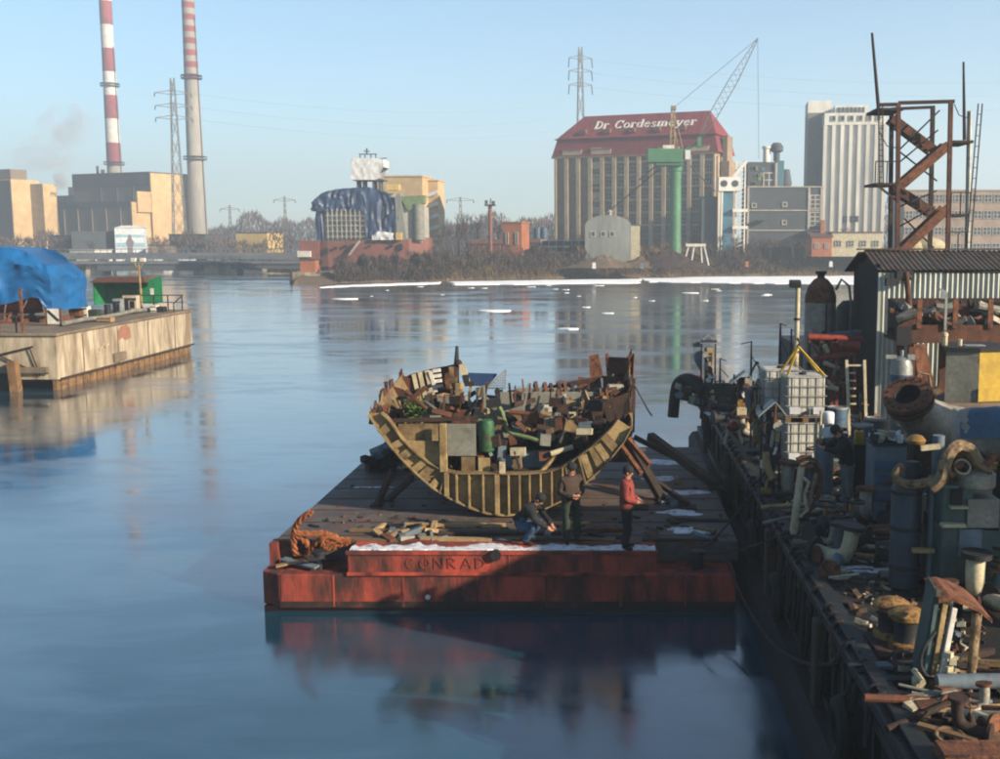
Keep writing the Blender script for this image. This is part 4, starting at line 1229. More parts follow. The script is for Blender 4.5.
# railing at the outer end
e = (QX - .8, q1 - .6, QZ + .16)
t = thing('railing', 'low dark railing at the far end of the concrete quay', 'railing', e)
m = MB()
for i in range(5):
    part(t, 'post', MB().bar((-i * 1.0, 0, 0), (-i * 1.0, 0, 1.05), .07), K['iron'], False)
part(t, 'rail', MB().bar((0.1, 0, 1.05), (-4.1, 0, 1.05), .07).bar((0.1, 0, .55), (-4.1, 0, .55), .05).bar((.05, 0, 1.05), (.35, -2.4, .6), .06).bar((.35, -2.4, .6), (.35, -2.4, 0), .06), K['iron'], False)
# shelter
gs = G(128, 305, QZ + .16)
t = thing('green_shelter', 'open green sheet metal shelter with rusty flat roof on the quay', 'shelter', (gs.x, gs.y, QZ + .16), 0)
s_ = gs.y / F
def gx(px): return (px - 128) * s_
def gz(py): return (305 - py) * s_
part(t, 'back_wall', MB().b2((gx(94), 1.8, 0), (gx(148), 1.95, gz(281))), K['green_metal'], False)
part(t, 'side_wall', MB().b2((gx(94), 0, 0), (gx(95.5), 1.78, gz(282))), K['green_metal'], False)
part(t, 'open_door', MB().prism([(gx(149), gz(304)), (gx(163), gz(302)), (gx(163), gz(276)), (gx(149), gz(280))], -.05, .05), K['green_metal'], False)
part(t, 'notice', MB().box((gx(153), -.08, gz(292)), (.28, .03, .55)), K['offwhite'], False)
part(t, 'roof', MB().prism([(gx(93), gz(282.5)), (gx(149), gz(282.5)), (gx(147), gz(277)), (gx(101), gz(277.5))], -.4, 2.2), K['rust_roof'], False)
part(t, 'workbench', MB().b2((gx(115), 1.0, gz(293)), (gx(134), 1.7, gz(292))).b2((gx(116), 1.1, 0), (gx(117), 1.3, gz(293))).b2((gx(132), 1.1, 0), (gx(133), 1.3, gz(293))), K['wood'], False)
c = G(142, 309, QZ + .16)
t = thing('lamp_post', 'yellow lamp post with two heads before the green shelter', 'lamp', (c.x, c.y, QZ + .16))
hh = P(142, 264, c.y).z - QZ - .16
part(t, 'pole', MB().tube((0, 0, 0), (-.08, 0, hh), .09, .07), K['ochre_light'])
for s in (-1, 1):
    part(t, 'arm', MB().path([(-.08, 0, hh - .4), (s * .25 - .08, 0, hh - .05), (s * .3 - .08, 0, hh + .2)], .05, 6), K['ochre_light'])
    part(t, 'lamp_head', MB().box((s * .33 - .08, 0, hh + .3), (.32, .3, .26)), K['offwhite'], False)
# clutter on the quay
rr = random.Random(31)
cl = [('crate', 'orange wooden crate standing on the shelter bench', 129.5, 304, 7, 9, 'wood_pale', 2.4), ('metal_cabinet', 'pink rusty steel cabinet in front of the green shelter', 132, 313, 14, 13, 'concrete', 0), ('metal_cabinet', 'grey steel cabinet left of the rusty cabinet', 119, 315, 8, 12, 'galvanised', 0), ('drum', 'dark drum beside the grey cabinet on the quay', 108, 317, 6, 9, 'iron', 0), ('crate', 'dark green crate on the quay near the tarpaulined boat', 95, 319, 9, 7, 'cloth_green', 0), ('crate', 'cream crate beside the dark green crate', 86, 317, 7, 8, 'offwhite', 0), ('crate', 'low flat tan crate on the quay edge', 106, 322, 14, 3.5, 'wood_pale', 0), ('crate', 'small cream box right of the open green door', 155, 312, 6, 5, 'offwhite', 0), ('crate', 'dark box at the outer end of the quay', 162, 312, 7, 4, 'iron', 0), ('crate', 'rust coloured box below the tarpaulined boat', 78, 318, 8, 7, 'rust_orange', 0)]
for nm, lb, px, py, w_, h_, mn, dz in cl:
    c = G(px, py, QZ + .16)
    s_ = c.y / F
    w2, h2 = w_ * s_, h_ * s_ * 1.35
    t = thing(nm, lb, nm.replace('metal_', ''), (c.x, c.y + (1.2 if dz else 0), QZ + .16 + (gz(292) + .01 if dz else 0)))
    if nm == 'drum':
        part(t, 'shell', MB().lathe([(w2 / 2, 0), (w2 / 2, h2 * .33), (w2 / 2 + .02, h2 * .35), (w2 / 2, h2 * .38), (w2 / 2, h2 * .66), (w2 / 2 + .02, h2 * .68), (w2 / 2, h2 * .7), (w2 / 2, h2)], n=16), K[mn])
        part(t, 'rim', MB().lathe([(w2 / 2 + .025, h2 - .03), (w2 / 2 + .025, h2 + .02), (w2 / 2 - .03, h2 + .02), (w2 / 2 - .03, h2 + .001)], n=16), K['iron'])
    else:
        part(t, 'body', MB().box((0, 0, h2 / 2), (w2, .6, h2)), K[mn], False, bevel=.02)
        for q_ in (.8, .2):
            part(t, 'batten', MB().box((0, -.315, h2 * q_), (w2 * .96, .03, h2 * .12)), K['wood_dark' if nm == 'crate' else 'iron'], False)
        if nm == 'metal_cabinet':
            part(t, 'door_opening', MB().box((-w2 * .22, -.32, h2 * .5), (w2 * .3, .03, h2 * .5)).box((w2 * .2, -.32, h2 * .5), (w2 * .3, .03, h2 * .4)), K['dark'], False)
pa, pb = G(64, 326, QZ + .2), G(160, 309, QZ + .2)
single('pipe', MB().path([(0, 0, .14)] + [Vector((0, 0, .14)).lerp(pb - pa + Vector((0, 0, .14)), i / 6) + Vector((0, 0, .05 * math.sin(i * 2))) for i in range(1, 7)], .13, 8), K['silver_paint'], 'long pale pipe lying along the concrete quay edge', 'pipe', pa)
# boat on the quay under a blue tarpaulin
YT = 66
b0 = P(45, 312, YT)
bt = thing('boat', 'red boat hull on the quay hidden under a bright blue tarpaulin', 'boat', (b0.x, YT, QZ + .16))
bs = YT / F
bx = lambda px: (px - 45) * bs
bzz = lambda py: (323 - py) * bs
rows_ = []
for i in range(17):
    u = i / 16
    xx = bx(-80) + (bx(47) - bx(-80)) * u
    half = 1.9 * min(1.0, (1 - u) * 4 + .05) ** .6
    keel = bzz(316) + (bzz(303) - bzz(316)) * max(0, (u - .75) / .25) ** 2
    top = bzz(298)
    rows_.append([(xx, 2 - half * math.sin(a) if True else 0, keel + (top - keel) * (1 - math.cos(a)) if a < 1.6 else top) for a in (1.57, 1.25, .9, .5, .15, -.15, -.5, -.9, -1.25, -1.57)])
part(bt, 'hull', MB().loft(rows_), K['boat_red'])
blue = tarp_shell([(bx(-80), bzz(305), bzz(247)), (bx(-15), bzz(304), bzz(247)), (bx(2), bzz(305), bzz(248)), (bx(14), bzz(303), bzz(248.5)), (bx(24), bzz(300), bzz(250)), (bx(36), bzz(297), bzz(254)), (bx(43), bzz(298), bzz(258)), (bx(49), bzz(308), bzz(263)), (bx(55), bzz(311), bzz(266))], 4.3, -.2, 14, .34, 21, 14, .8)
part(bt, 'tarpaulin', blue, K['blue_tarp'])
for i, px in enumerate((-40, 0, 22, 40)):
    part(bt, 'cradle', MB().bar((bx(px), .2, 0), (bx(px + 4), .9, bzz(313)), .16).bar((bx(px), 3.8, 0), (bx(px + 4), 3.2, bzz(313)), .16).b2((bx(px) - .12, .1, .0), (bx(px) + .12, 3.9, .2)), K['rust_orange'], False)
for pa_, pb_ in ((30, 24), (10, 8), (-5, -9), (44, 50)):
    part(bt, 'tie_rope', MB().path([(bx(pa_), -.25, bzz(300)), (bx((pa_ + pb_) / 2), -.4, bzz(308)), (bx(pb_), -.45, bzz(318))], .03, 5), K['hose_tan'])
c = G(54, 326, QZ + .16)
t = thing('sign_board', 'white board with dark diagonal stripe on the quay rail', 'sign', (c.x, c.y, QZ + .16))
part(t, 'board', MB().b2((-.35, -.03, .12), (.35, .03, 1.0)), K['offwhite'], False)
part(t, 'stripe', MB().bar((-.3, -.05, .9), (.32, -.05, .3), .03, .12), K['dark'], False)
for i in (-1, 1):
    part(t, 'leg', MB().b2((i * .4 - .04, -.04, 0), (i * .4 + .04, .04, 1.05)), K['rust'], False)
t = thing('railing', 'rusty railing before the blue tarpaulined boat', 'railing', (QX - 1.2, q0 + .5, QZ + .16))
for i in range(9):
    part(t, 'post', MB().b2((-1.2 - i * .9, -.03, 0), (-1.12 - i * .9, .03, 1.0)), K['rust_orange'], False)
part(t, 'rail', MB().b2((-9, -.05, .96), (-1.0, .05, 1.03)).b2((-9, -.045, .5), (-1.0, .045, .56)), K['rust_orange'], False)
c = G(23, 333, QZ + .16)
single('post', MB().b2((-.06, -.06, 0), (.06, .06, 2.3)).b2((-.1, -.1, 2.3), (.1, .1, 2.36)), K['rust_orange'], 'tall thin rusty post at the left edge of the quay', 'post', (c.x, c.y, QZ + .16))

# ================================================================== BARGE (red pontoon)
BZ = 1.33
bf = G(260, 612, 0)
BX0, BX1, BY0, BY1 = bf.x, G(745, 612, 0).x, bf.y, 35.3
bg = thing('barge', 'red steel work pontoon carrying the cut ship section', 'barge', (BX0, BY0, 0))
BW, BL = BX1 - BX0, BY1 - BY0
NX0, NX1 = 1.92, 8.6            # corner niches at both front corners
LZ = .84
part(bg, 'lower_hull', MB().b2((0.45, 0, .1), (BW - .2, BL, LZ)).prism([(0, .28), (.45, .0), (.45, BL), (0, BL)], .1, LZ, 'xy'), K['barge_red'], False, bevel=.03)
part(bg, 'boot_top', MB().b2((.08, .06, -.6), (BW - .26, BL - .05, .12)), K['barge_wet'], False)
part(bg, 'upper_hull', MB().b2((NX0, .004, LZ + .004), (NX1, .9, BZ)), K['barge_red'], False, bevel=.03)
part(bg, 'rubbing_strake', MB().b2((NX0 - .01, -.05, LZ - .02), (NX1 + .01, .05, LZ + .05)), K['barge_red'], False, bevel=.01)
part(bg, 'deck', MB().b2((.06, .95, LZ), (BW - .06, BL - .02, BZ - .02)), K['barge_deck'], False, bevel=.02)
part(bg, 'deck_lip', MB().b2((NX0 - .02, -.03, BZ - .05), (NX1 + .02, .06, BZ + .03)), K['barge_red'], False)
for x in (.12, .42, .72):
    part(bg, 'niche_frame', MB().b2((x, .9, LZ), (x + .07, 1.0, BZ - .02)), K['rust'], False)
part(bg, 'niche_edge', MB().b2((.04, .86, BZ - .12), (NX0, 1.02, BZ + .01)), K['rust'], False)
part(bg, 'corner_post', MB().b2((.03, .7, LZ), (.2, 1.1, BZ)), K['barge_red'], False)
part(bg, 'waterline_stain', MB().b2((.452, -.006, .1), (BW - .202, .02, .24)), K['barge_stain'], False)
for i, x in enumerate((1.6, 3.1, 4.7, 6.2, 7.8, 9.2)):
    part(bg, 'plate_seam', MB().b2((x, -.012, .12), (x + .03, .01, LZ - .03)), K['barge_red'], False)
for i, x in enumerate((3.6, 5.4, 7.1)):
    part(bg, 'plate_seam', MB().b2((x, -.008, LZ + .06), (x + .025, .012, BZ - .06)), K['barge_red'], False)
# letters welded on the front plate
def stroke_letters(word, x0, z0, h, gap, wid, y, parent, m, name='welded_letter'):
    GG = {'C': [(arc(.5, .5, .42, .45, 50, 310), .12)], 'O': [(arc(.5, .5, .42, .45, 0, 360, 14), .12)], 'N': [([(.12, 0), (.12, 1)], .12), ([(.12, 1), (.88, 0)], .12), ([(.88, 0), (.88, 1)], .12)],
          'R': [([(.12, 0), (.12, 1)], .12), (arc(.2, .75, .5, .22, 90, -90, 8), .12), ([(.3, .5), (.85, 0)], .12)], 'A': [([(.05, 0), (.5, 1)], .12), ([(.5, 1), (.95, 0)], .12), ([(.25, .35), (.75, .35)], .1)], 'D': [([(.12, 0), (.12, 1)], .12), (arc(.15, .5, .7, .46, 90, -90, 10), .12)]}
    for k, ch in enumerate(word):
        m_ = MB()
        for si, (pl, wd) in enumerate(GG[ch]):
            for a, b in zip(pl[:-1], pl[1:]):
                m_.bar((x0 + k * gap + a[0] * wid, y - .001 * si, z0 + a[1] * h), (x0 + k * gap + b[0] * wid, y - .001 * si, z0 + b[1] * h), .014, wd * h * .6)
        part(parent, name, m_, m, False)
mat('barge_letter', '82382b', '5c2a23', 2, 0.7, 0, 0.3)
lx = P(405, 560, BY0).x - BX0
stroke_letters('CONRAD', lx, BZ - .36, .24, .30, .235, -.006, bg, K['barge_red'])
part(bg, 'fender_eye', MB().tube((P(496, 558, BY0).x - BX0, -.1, 1.28), (P(496, 558, BY0).x - BX0, .02, 1.28), .12, n=12), K['dark'])
part(bg, 'white_disc', MB().tube((P(428, 597, BY0).x - BX0, -.03, .34), (P(428, 597, BY0).x - BX0, .01, .34), .055, n=12), K['offwhite'])
for x, y in ((1.2, .45), (BW - 1.0, .45)):
    part(bg, 'mooring_bitt', MB().lathe([(.12, 0), (.12, .32), (.17, .34), (.17, .4), (.05, .42)], (x, y, LZ), 14), K['iron'])
rr = random.Random(41)
for i in range(9):
    y = 1.4 + i * 1.2
    part(bg, 'deck_seam', MB().b2((.1, y, BZ - .021), (BW - .1, y + .05, BZ - .012)), K['rust_dark'], False)
def blob(cx, cy, rx, ry, z, seed, th=.03, k=22):
    r7 = random.Random(seed)
    ph = [r7.uniform(0, 6.28) for _ in range(4)]
    ring_ = []
    for q in range(k):
        a = 6.283 * q / k
        w = 1 + .22 * math.sin(2 * a + ph[0]) + .16 * math.sin(3 * a + ph[1]) + .12 * math.sin(5 * a + ph[2]) + r7.uniform(-.08, .08)
        ring_.append((cx + rx * w * math.cos(a), cy + ry * w * math.sin(a)))
    m = MB()
    rows_ = [[(cx + (x - cx) * s, cy + (y - cy) * s, z + h) for x, y in ring_] for s, h in ((1, -.005), (.96, th * .5), (.8, th * .9), (.4, th))]
    m.loft(rows_, True).add(rows_[-1], [tuple(range(k))])
    return m
sn = MB()
# snow lying on the front coaming and in patches on deck
r_rows = []
for i in range(260):
    x = BX0 + NX0 + .03 + (NX1 - NX0 - .06) * i / 259
    nz1 = noise.noise(Vector((x * 1.3, 3, 0))) * .28 + noise.noise(Vector((x * 4.1, 7, 0))) * .16 + noise.noise(Vector((x * 11, 9, 0))) * .07
    nz2 = abs(noise.noise(Vector((x * 2.2, 1, 5)))) * .16 + abs(noise.noise(Vector((x * 9, 4, 5)))) * .05
    w = max(.05, .42 + nz1)
    r_rows.append([(x, BY0 + .04 + nz2, BZ + .002), (x, BY0 + .06 + nz2, BZ + .033), (x, BY0 + .1 + nz2 + w * .5, BZ + .036), (x, BY0 + .12 + nz2 + w, BZ + .002)])
sn.loft(r_rows)
for (px, py, rx, ry, sd_) in ((282, 551, .3, .12, 1), (372, 487, .5, .05, 2), (640, 548, .7, .3, 3), (682, 492, .6, .3, 4), (680, 512, .55, .25, 5), (660, 478, .6, .25, 6), (420, 541, .8, .1, 8), (690, 530, .5, .3, 9), (665, 462, .6, .35, 10)):
    p = G(px, py, BZ)
    if p.y > BY0 + .95:
        sn.v += []
        b_ = blob(p.x, p.y, rx, ry, BZ - .02, sd_, .03)
        off = len(sn.v)
        sn.v += b_.v
        sn.f += [tuple(i + off for i in q) for q in b_.f]
so = structure('snow', sn, K['snow'], True, 'stuff')

# ------------------------------------------------------------------ cut ship section
h0 = G(505, 517, BZ)
HB = thing('ship_section', 'cut ochre steel ship hull section with torn frames on the pontoon', 'ship section', (h0.x, h0.y, BZ + .03))
SC = 1 / 42.0
def hp(px, py, dy=0):
    """front-plane picture position -> local point of the section, moved dy into the section"""
    p = P(px, py, h0.y + dy)
    return Vector((p.x - h0.x, dy, p.z - BZ - .03))
outl = [(368, 415), (374, 424), (385, 440), (400, 458), (415, 473), (432, 488), (450, 499), (470, 508.5), (487, 514), (505, 516), (525, 514.5), (545, 509.5), (565, 500), (582, 487), (598, 473), (612, 458), (624, 443), (631, 430)]
prof = [hp(a, b) for a, b in outl]
prof = [(p.x, p.z) for p in prof]
ND = 9
DEP = 4.8
rows_ = []
for j in range(ND + 1):
    u = j / ND
    row = []
    for i, (x, z) in enumerate(prof):
        s = i / (len(prof) - 1)
        lift = (.42 * max(0, 1 - s * 4) + 1.25 * max(0, (s - .72) / .28)) * u
        row.append((x * (1 + .02 * u), u * DEP, z + lift))
    rows_.append(row)
# extra torn strake on the rear left and rear right
def shell_solid(rows_, th):
    m = MB()
    inner = []
    for r in rows_:
        ri = []
        for i, p in enumerate(r):
            a = Vector(r[max(0, i - 1)]); b = Vector(r[min(len(r) - 1, i + 1)])
            d = (b - a).normalized()
            nrm_ = Vector((-d.z, 0, d.x))
            ri.append(tuple(Vector(p) + nrm_ * th))
        inner.append(ri)
    m.loft(rows_).loft(inner)
    for k in (0, len(rows_) - 1):
        m.loft([rows_[k], inner[k]])
    m.loft([[r[0] for r in rows_], [r[0] for r in inner]]).loft([[r[-1] for r in rows_], [r[-1] for r in inner]])
    return m
rows_shell = rows_
part(HB, 'shell_plating', shell_solid(rows_, .035), K['ochre_steel'])
# web of the front frame: from the outline in to the inner flange
inn = [(381, 414), (388, 420), (402, 440), (415, 453), (428, 463), (441, 470), (455, 474), (470, 474), (487, 474), (505, 474.5), (525, 474.5), (545, 473), (560, 469), (575, 460), (590, 449), (602, 438), (612, 428), (618, 420)]
ip = [(hp(a, b).x, hp(a, b).z) for a, b in inn]
web = MB()
NV = len(prof)
web.loft([[(x, .10, z + .03) for x, z in prof], [(x, .10, z) for x, z in ip]]).loft([[(x, .13, z + .03) for x, z in prof], [(x, .13, z) for x, z in ip]])
part(HB, 'web_frame', web, K['ochre_light'], False)
part(HB, 'inner_flange', MB().loft([[(x, -.04, z) for x, z in ip], [(x, .24, z) for x, z in ip], [(x, .24, z + .03) for x, z in ip], [(x, -.04, z + .03) for x, z in ip]], False).loft([[(x, -.04, z + .03) for x, z in ip], [(x, -.04, z) for x, z in ip]]), K['ochre_steel'], False)
part(HB, 'outer_flange', MB().loft([[(x, -.05, z) for x, z in prof], [(x, .2, z) for x, z in prof], [(x, .2, z + .045) for x, z in prof], [(x, -.05, z + .045) for x, z in prof]]).loft([[(x, -.05, z + .045) for x, z in prof], [(x, -.05, z) for x, z in prof]]), K['ochre_light'], False)
for px in (447, 457, 469.5, 483.5, 497.5, 509, 520, 530, 541, 552, 563):
    t0 = np.interp(px, [a for a, b in outl], [b for a, b in outl])
    t1 = np.interp(px, [a for a, b in inn], [b for a, b in inn])
    a, b = hp(px, t0), hp(px, t1)
    part(HB, 'stiffener', MB().box(((a.x + b.x) / 2, 0.03, (a.z + b.z) / 2 + .02), (.035 if px not in (497.5, 447) else .1, .26, b.z - a.z - .05)), K['ochre_light'], False)
for a, b in (((411, 472), (426, 461)), ((390, 448), (403, 441)), ((592, 480), (583, 455)), ((609, 462), (597, 445)), ((432, 487), (437, 481))):
    p, q = hp(*a), hp(*b)
    part(HB, 'bracket', MB().bar((p.x, .02, p.z), (q.x, .02, q.z), .05, .17), K['ochre_light'], False)
# tank top plate and interior floors
for z_, x_0, x_1, y_0, y_1, mn in ((.98, -1.2, 1.6, .15, 4.6, 'rust_dark'), (2.05, -2.6, -.7, .7, 4.4, 'rust'), (1.75, -.7, 2.5, 1.6, 4.5, 'grey_paint')):
    part(HB, 'deck_plate', MB().b2((x_0, y_0, z_), (x_1, y_1, z_ + .03)), K[mn], False)
# transverse rear frames seen inside
for y in (1.6, 3.1, 4.5):
    u = y / DEP
    m = MB()
    a_ = []
    b_ = []
    for i, (x, z) in enumerate(prof):
        s = i / (len(prof) - 1)
        lift = (.42 * max(0, 1 - s * 4) + 1.25 * max(0, (s - .72) / .28)) * u
        c_ = Vector((-.0 - x, 0, 1.7 - z)).normalized() * .34
        a_.append((x * (1 + .02 * u), y, z + lift + .02))
        b_.append((x * (1 + .02 * u) + c_.x, y, z + lift + c_.z))
    part(HB, 'frame', MB().loft([a_, b_]).loft([[(p[0], p[1] + .04, p[2]) for p in a_], [(p[0], p[1] + .04, p[2]) for p in b_]]).loft([b_, [(p[0], p[1] + .04, p[2]) for p in b_]]), K['rust' if y > 2 else 'ochre_steel'], False)
# visible pieces, placed by where the photograph shows them: (name, px0, py0, px1, py1, depth into section, thickness, material)
plates = [
 ('side_tank_wall', 402, 441, 441, 468, .16, .05, 'ochre_light'), ('side_tank_wall', 398, 424, 438, 441, .30, .05, 'ochre_steel'),
 ('bright_pillar', 439, 424, 447, 472, -.06, .14, 'ochre_light'), ('grey_bulkhead', 447, 424, 476, 456, .25, .05, 'grey_paint'),
 ('lower_panel', 461, 457, 475, 472, .2, .05, 'ochre_steel'), ('lower_panel', 478, 458, 490, 472, .22, .05, 'ochre_light'),
 ('bright_bracket', 499, 462, 505, 474, -.02, .06, 'cream'),
 ('dark_hatch', 500, 455, 512, 468, .5, .06, 'grey_blue'), ('machine_front', 510, 452, 552, 472, .9, .3, 'grey_blue'),
 ('grey_panel', 497, 404, 525, 442, 1.4, .06, 'grey_paint'), ('white_panel', 536, 405, 566, 438, 2.2, .06, 'offwhite'),
 ('white_panel', 548, 412, 578, 432, 1.9, .05, 'cream'), ('long_bulkhead', 500, 392, 600, 418, 3.0, .05, 'grey_paint'),
 ('rear_bulkhead', 515, 388, 632, 406, 4.3, .05, 'grey_paint'), ('ochre_panel', 526, 416, 545, 436, 1.6, .06, 'rust_orange'),
 ('grey_bulkhead', 428, 396, 460, 412, 3.4, .05, 'grey_paint'), ('rust_panel', 445, 410, 470, 424, .9, .06, 'rust'),
 ('aft_bulkhead', 425, 402, 628, 462, 4.62, .04, 'rust_dark'), ('mid_bulkhead', 452, 424, 560, 470, 2.6, .04, 'rust_dark'), ('dark_box', 505, 412, 522, 430, 1.3, .05, 'dark'), ('grey_panel', 468, 408, 498, 424, 2.0, .05, 'cream'),
]
for nm, a0, b0_, a1, b1_, dy, th, mn in plates:
    p, q = hp(a0, b0_, dy), hp(a1, b1_, dy)
    part(HB, nm, MB().b2((p.x, dy, q.z), (q.x, dy + th, p.z)), K[mn], False, bevel=.008)
g_ = hp(487, 452, .35)
gt_ = hp(487, 419, .35)
part(HB, 'green_tank', MB().lathe([(.1, 0), (.18, .04), (.19, .1), (.19, gt_.z - g_.z - .12), (.16, gt_.z - g_.z - .03), (.05, gt_.z - g_.z)], (g_.x, .35, g_.z), 16), K['green_tank'])
part(HB, 'green_pipe', MB().path([hp(498, 405, 1.0), hp(502, 412, 1.0), hp(507, 430, .95), hp(513, 434, .9), hp(530, 438, .8), hp(542, 442, .75)], .055, 8), K['green_pipe'])
part(HB, 'floor_beam', MB().bar(hp(540, 473, .2), hp(556, 456, .6), .06, .09), K['ochre_light'], False)
for px in (565, 583):
    part(HB, 'cream_stanchion', MB().bar(hp(px, 410, 2.6), hp(px, 394, 2.6), .08), K['cream'], False)
part(HB, 'window_grid', MB().bar(hp(561, 412, 1.85), hp(561, 424, 1.85), .05).bar(hp(567, 412, 1.85), hp(567, 424, 1.85), .05).bar(hp(556, 415, 1.84), hp(574, 415, 1.84), .05).bar(hp(556, 420, 1.84), hp(574, 420, 1.84), .05), K['rust'], False)
# torn rear left shell with white ribs, mast stub, mesh guard
rl = [[hp(403, 378, 4.6), hp(405, 392, 4.5), hp(409, 408, 4.4)], [hp(411, 374, 4.6), hp(413, 390, 4.6), hp(416, 408, 4.5)], [hp(422, 371, 4.7), hp(424, 386, 4.7), hp(428, 404, 4.6)], [hp(433, 368.5, 4.7), hp(435, 384, 4.7), hp(440, 398, 4.7)], [hp(447, 366, 4.7), hp(448, 382, 4.75), hp(450, 396, 4.7)], [hp(459, 363, 4.7), hp(459, 380, 4.7), hp(460, 394, 4.7)]]
part(HB, 'torn_shell', MB().loft(rl).loft([[p + Vector((0, .04, 0)) for p in r] for r in rl]).loft([[r[0] for r in rl], [r[0] + Vector((0, .04, 0)) for r in rl]]), K['rust'], False)
for i, (px, py) in enumerate(((414, 374), (420, 372), (427, 370.5))):
    part(HB, 'shell_rib', MB().bar(hp(px, py, 4.55), hp(px + 6, py + 27, 4.45), .11, .16), K['cream'], False)
for i in range(4):
    a, b = hp(433 + i * .6, 371 + i * 5.2, 4.5), hp(440.5 + i * .7, 370 + i * 5.2, 4.5)
    part(HB, 'white_rib', MB().bar(a, b, .1, .09), K['offwhite'], False)
part(HB, 'white_rib', MB().bar(hp(430, 371, 4.45), hp(436, 392, 4.45), .09, .08), K['offwhite'], False)
part(HB, 'torn_plate', MB().b2(hp(449, 367, 4.4), hp(455, 388, 4.5)).jitter(.01), K['ochre_steel'], False)
part(HB, 'torn_plate', MB().bar(hp(462, 364, 4.35), hp(467, 383, 4.3), .18, .05), K['cream'], False)
part(HB, 'mast_stub', MB().tube(hp(456.5, 364, 4.5), hp(457, 346, 4.5), .075, .04, 8), K['iron'])
part(HB, 'rust_knob', MB().ball(hp(458, 363.5, 4.5), .12), K['rust_dark'])
dk = [hp(466, 374, 4.7), hp(497, 375, 4.7), hp(488, 386, 4.3), hp(468, 386, 4.3)]
part(HB, 'dark_deck_remnant', MB().add(dk + [p + Vector((0, 0, .04)) for p in dk], [(3, 2, 1, 0), (4, 5, 6, 7), (0, 1, 5, 4), (1, 2, 6, 5), (2, 3, 7, 6), (3, 0, 4, 7)]), K['navy_tarp'], False)
gm = MB()
ga, gb, gc = hp(487, 388, 4.4), hp(506, 370, 4.5), hp(505, 388, 4.3)
gm.bar(ga, gb, .05).bar(gb, gc, .04).bar(gc, ga, .04)
for i in range(1, 7):
    gm.bar(ga.lerp(gb, i / 7), ga.lerp(gc, i / 7), .018).bar(gc.lerp(gb, i / 7), ga.lerp(gb, i / 7), .018)
part(HB, 'mesh_guard', gm, K['galvanised'], False)
# rear right: rust orange plates standing up
for quad, mn in (([(589, 356), (598, 354), (603, 378), (590, 380)], 'rust_orange'), ([(605, 354), (608, 353), (612, 376), (607, 377)], 'rust_orange'), ([(609, 357), (629, 358), (628, 374), (610, 374)], 'rust'), ([(627, 356), (634, 353), (633, 382), (624, 384)], 'rust_orange'), ([(603, 376), (633, 378), (632, 392), (603, 392)], 'rust'), ([(578, 377), (600, 380), (602, 394), (576, 394)], 'rust_orange'), ([(631, 380), (635, 378), (634, 432), (626, 440)], 'rust_dark')):
    pts_ = [hp(a, b, 4.55 if a < 626 else 4.2) for a, b in quad]
    part(HB, 'torn_plate', MB().add(pts_ + [p + Vector((.02, .09, 0)) for p in pts_], [(3, 2, 1, 0), (4, 5, 6, 7), (0, 1, 5, 4), (1, 2, 6, 5), (2, 3, 7, 6), (3, 0, 4, 7)]), K[mn], False)
for i, px in enumerate((537, 546, 552, 560, 566, 573)):
    part(HB, 'torn_rib', MB().bar(hp(px, 394, 4.3), hp(px - 2, 383 + (i % 3), 4.5), .09, .22), K[['rust', 'rust_orange', 'rust_dark'][i % 3]], False)
part(HB, 'rear_rail', MB().bar(hp(535, 391, 4.5), hp(600, 378, 4.6), .1, .12), K['rust_dark'], False)
part(HB, 'hanging_cable', MB().path([hp(634, 384, 4.2), hp(640, 395, 4.2), hp(648, 410, 4.1), hp(652, 416, 4.0)], .025, 5), K['iron'])
# rusty rib heads at the left rim
for i, px in enumerate((371, 377, 384, 391, 398, 405, 412)):
    a = hp(px, 414 + (px - 371) * .1, .3 + i * .25)
    part(HB, 'rib_head', MB().bar(a + Vector((0, 0, -.25)), a + Vector((.05, .05, .12 + .07 * (i % 3))), .1, .16), K[['rust', 'rust_dark', 'rust_orange'][i % 3]], False)
part(HB, 'deck_edge', MB().bar(hp(384, 421, .3), hp(478, 418, .4), .1, .09), K['rust_dark'], False)
wd_ = MB()
rr = random.Random(77)
for i in range(170):
    c = hp(rr.gauss(415, 5), rr.gauss(410, 6), rr.uniform(.6, 1.2))
    d = Vector((rr.uniform(-1, 1), rr.uniform(-1, 1), rr.uniform(-.2, 1))).normalized() * rr.uniform(.06, .14)
    e_ = d.cross(Vector((rr.uniform(-1, 1), rr.uniform(-1, 1), .3))).normalized() * .03
    wd_.add([c - d, c + e_, c + d, c - e_], [(0, 1, 2, 3)])
part(HB, 'weed_growth', wd_, K['weed'], False, kind='stuff')
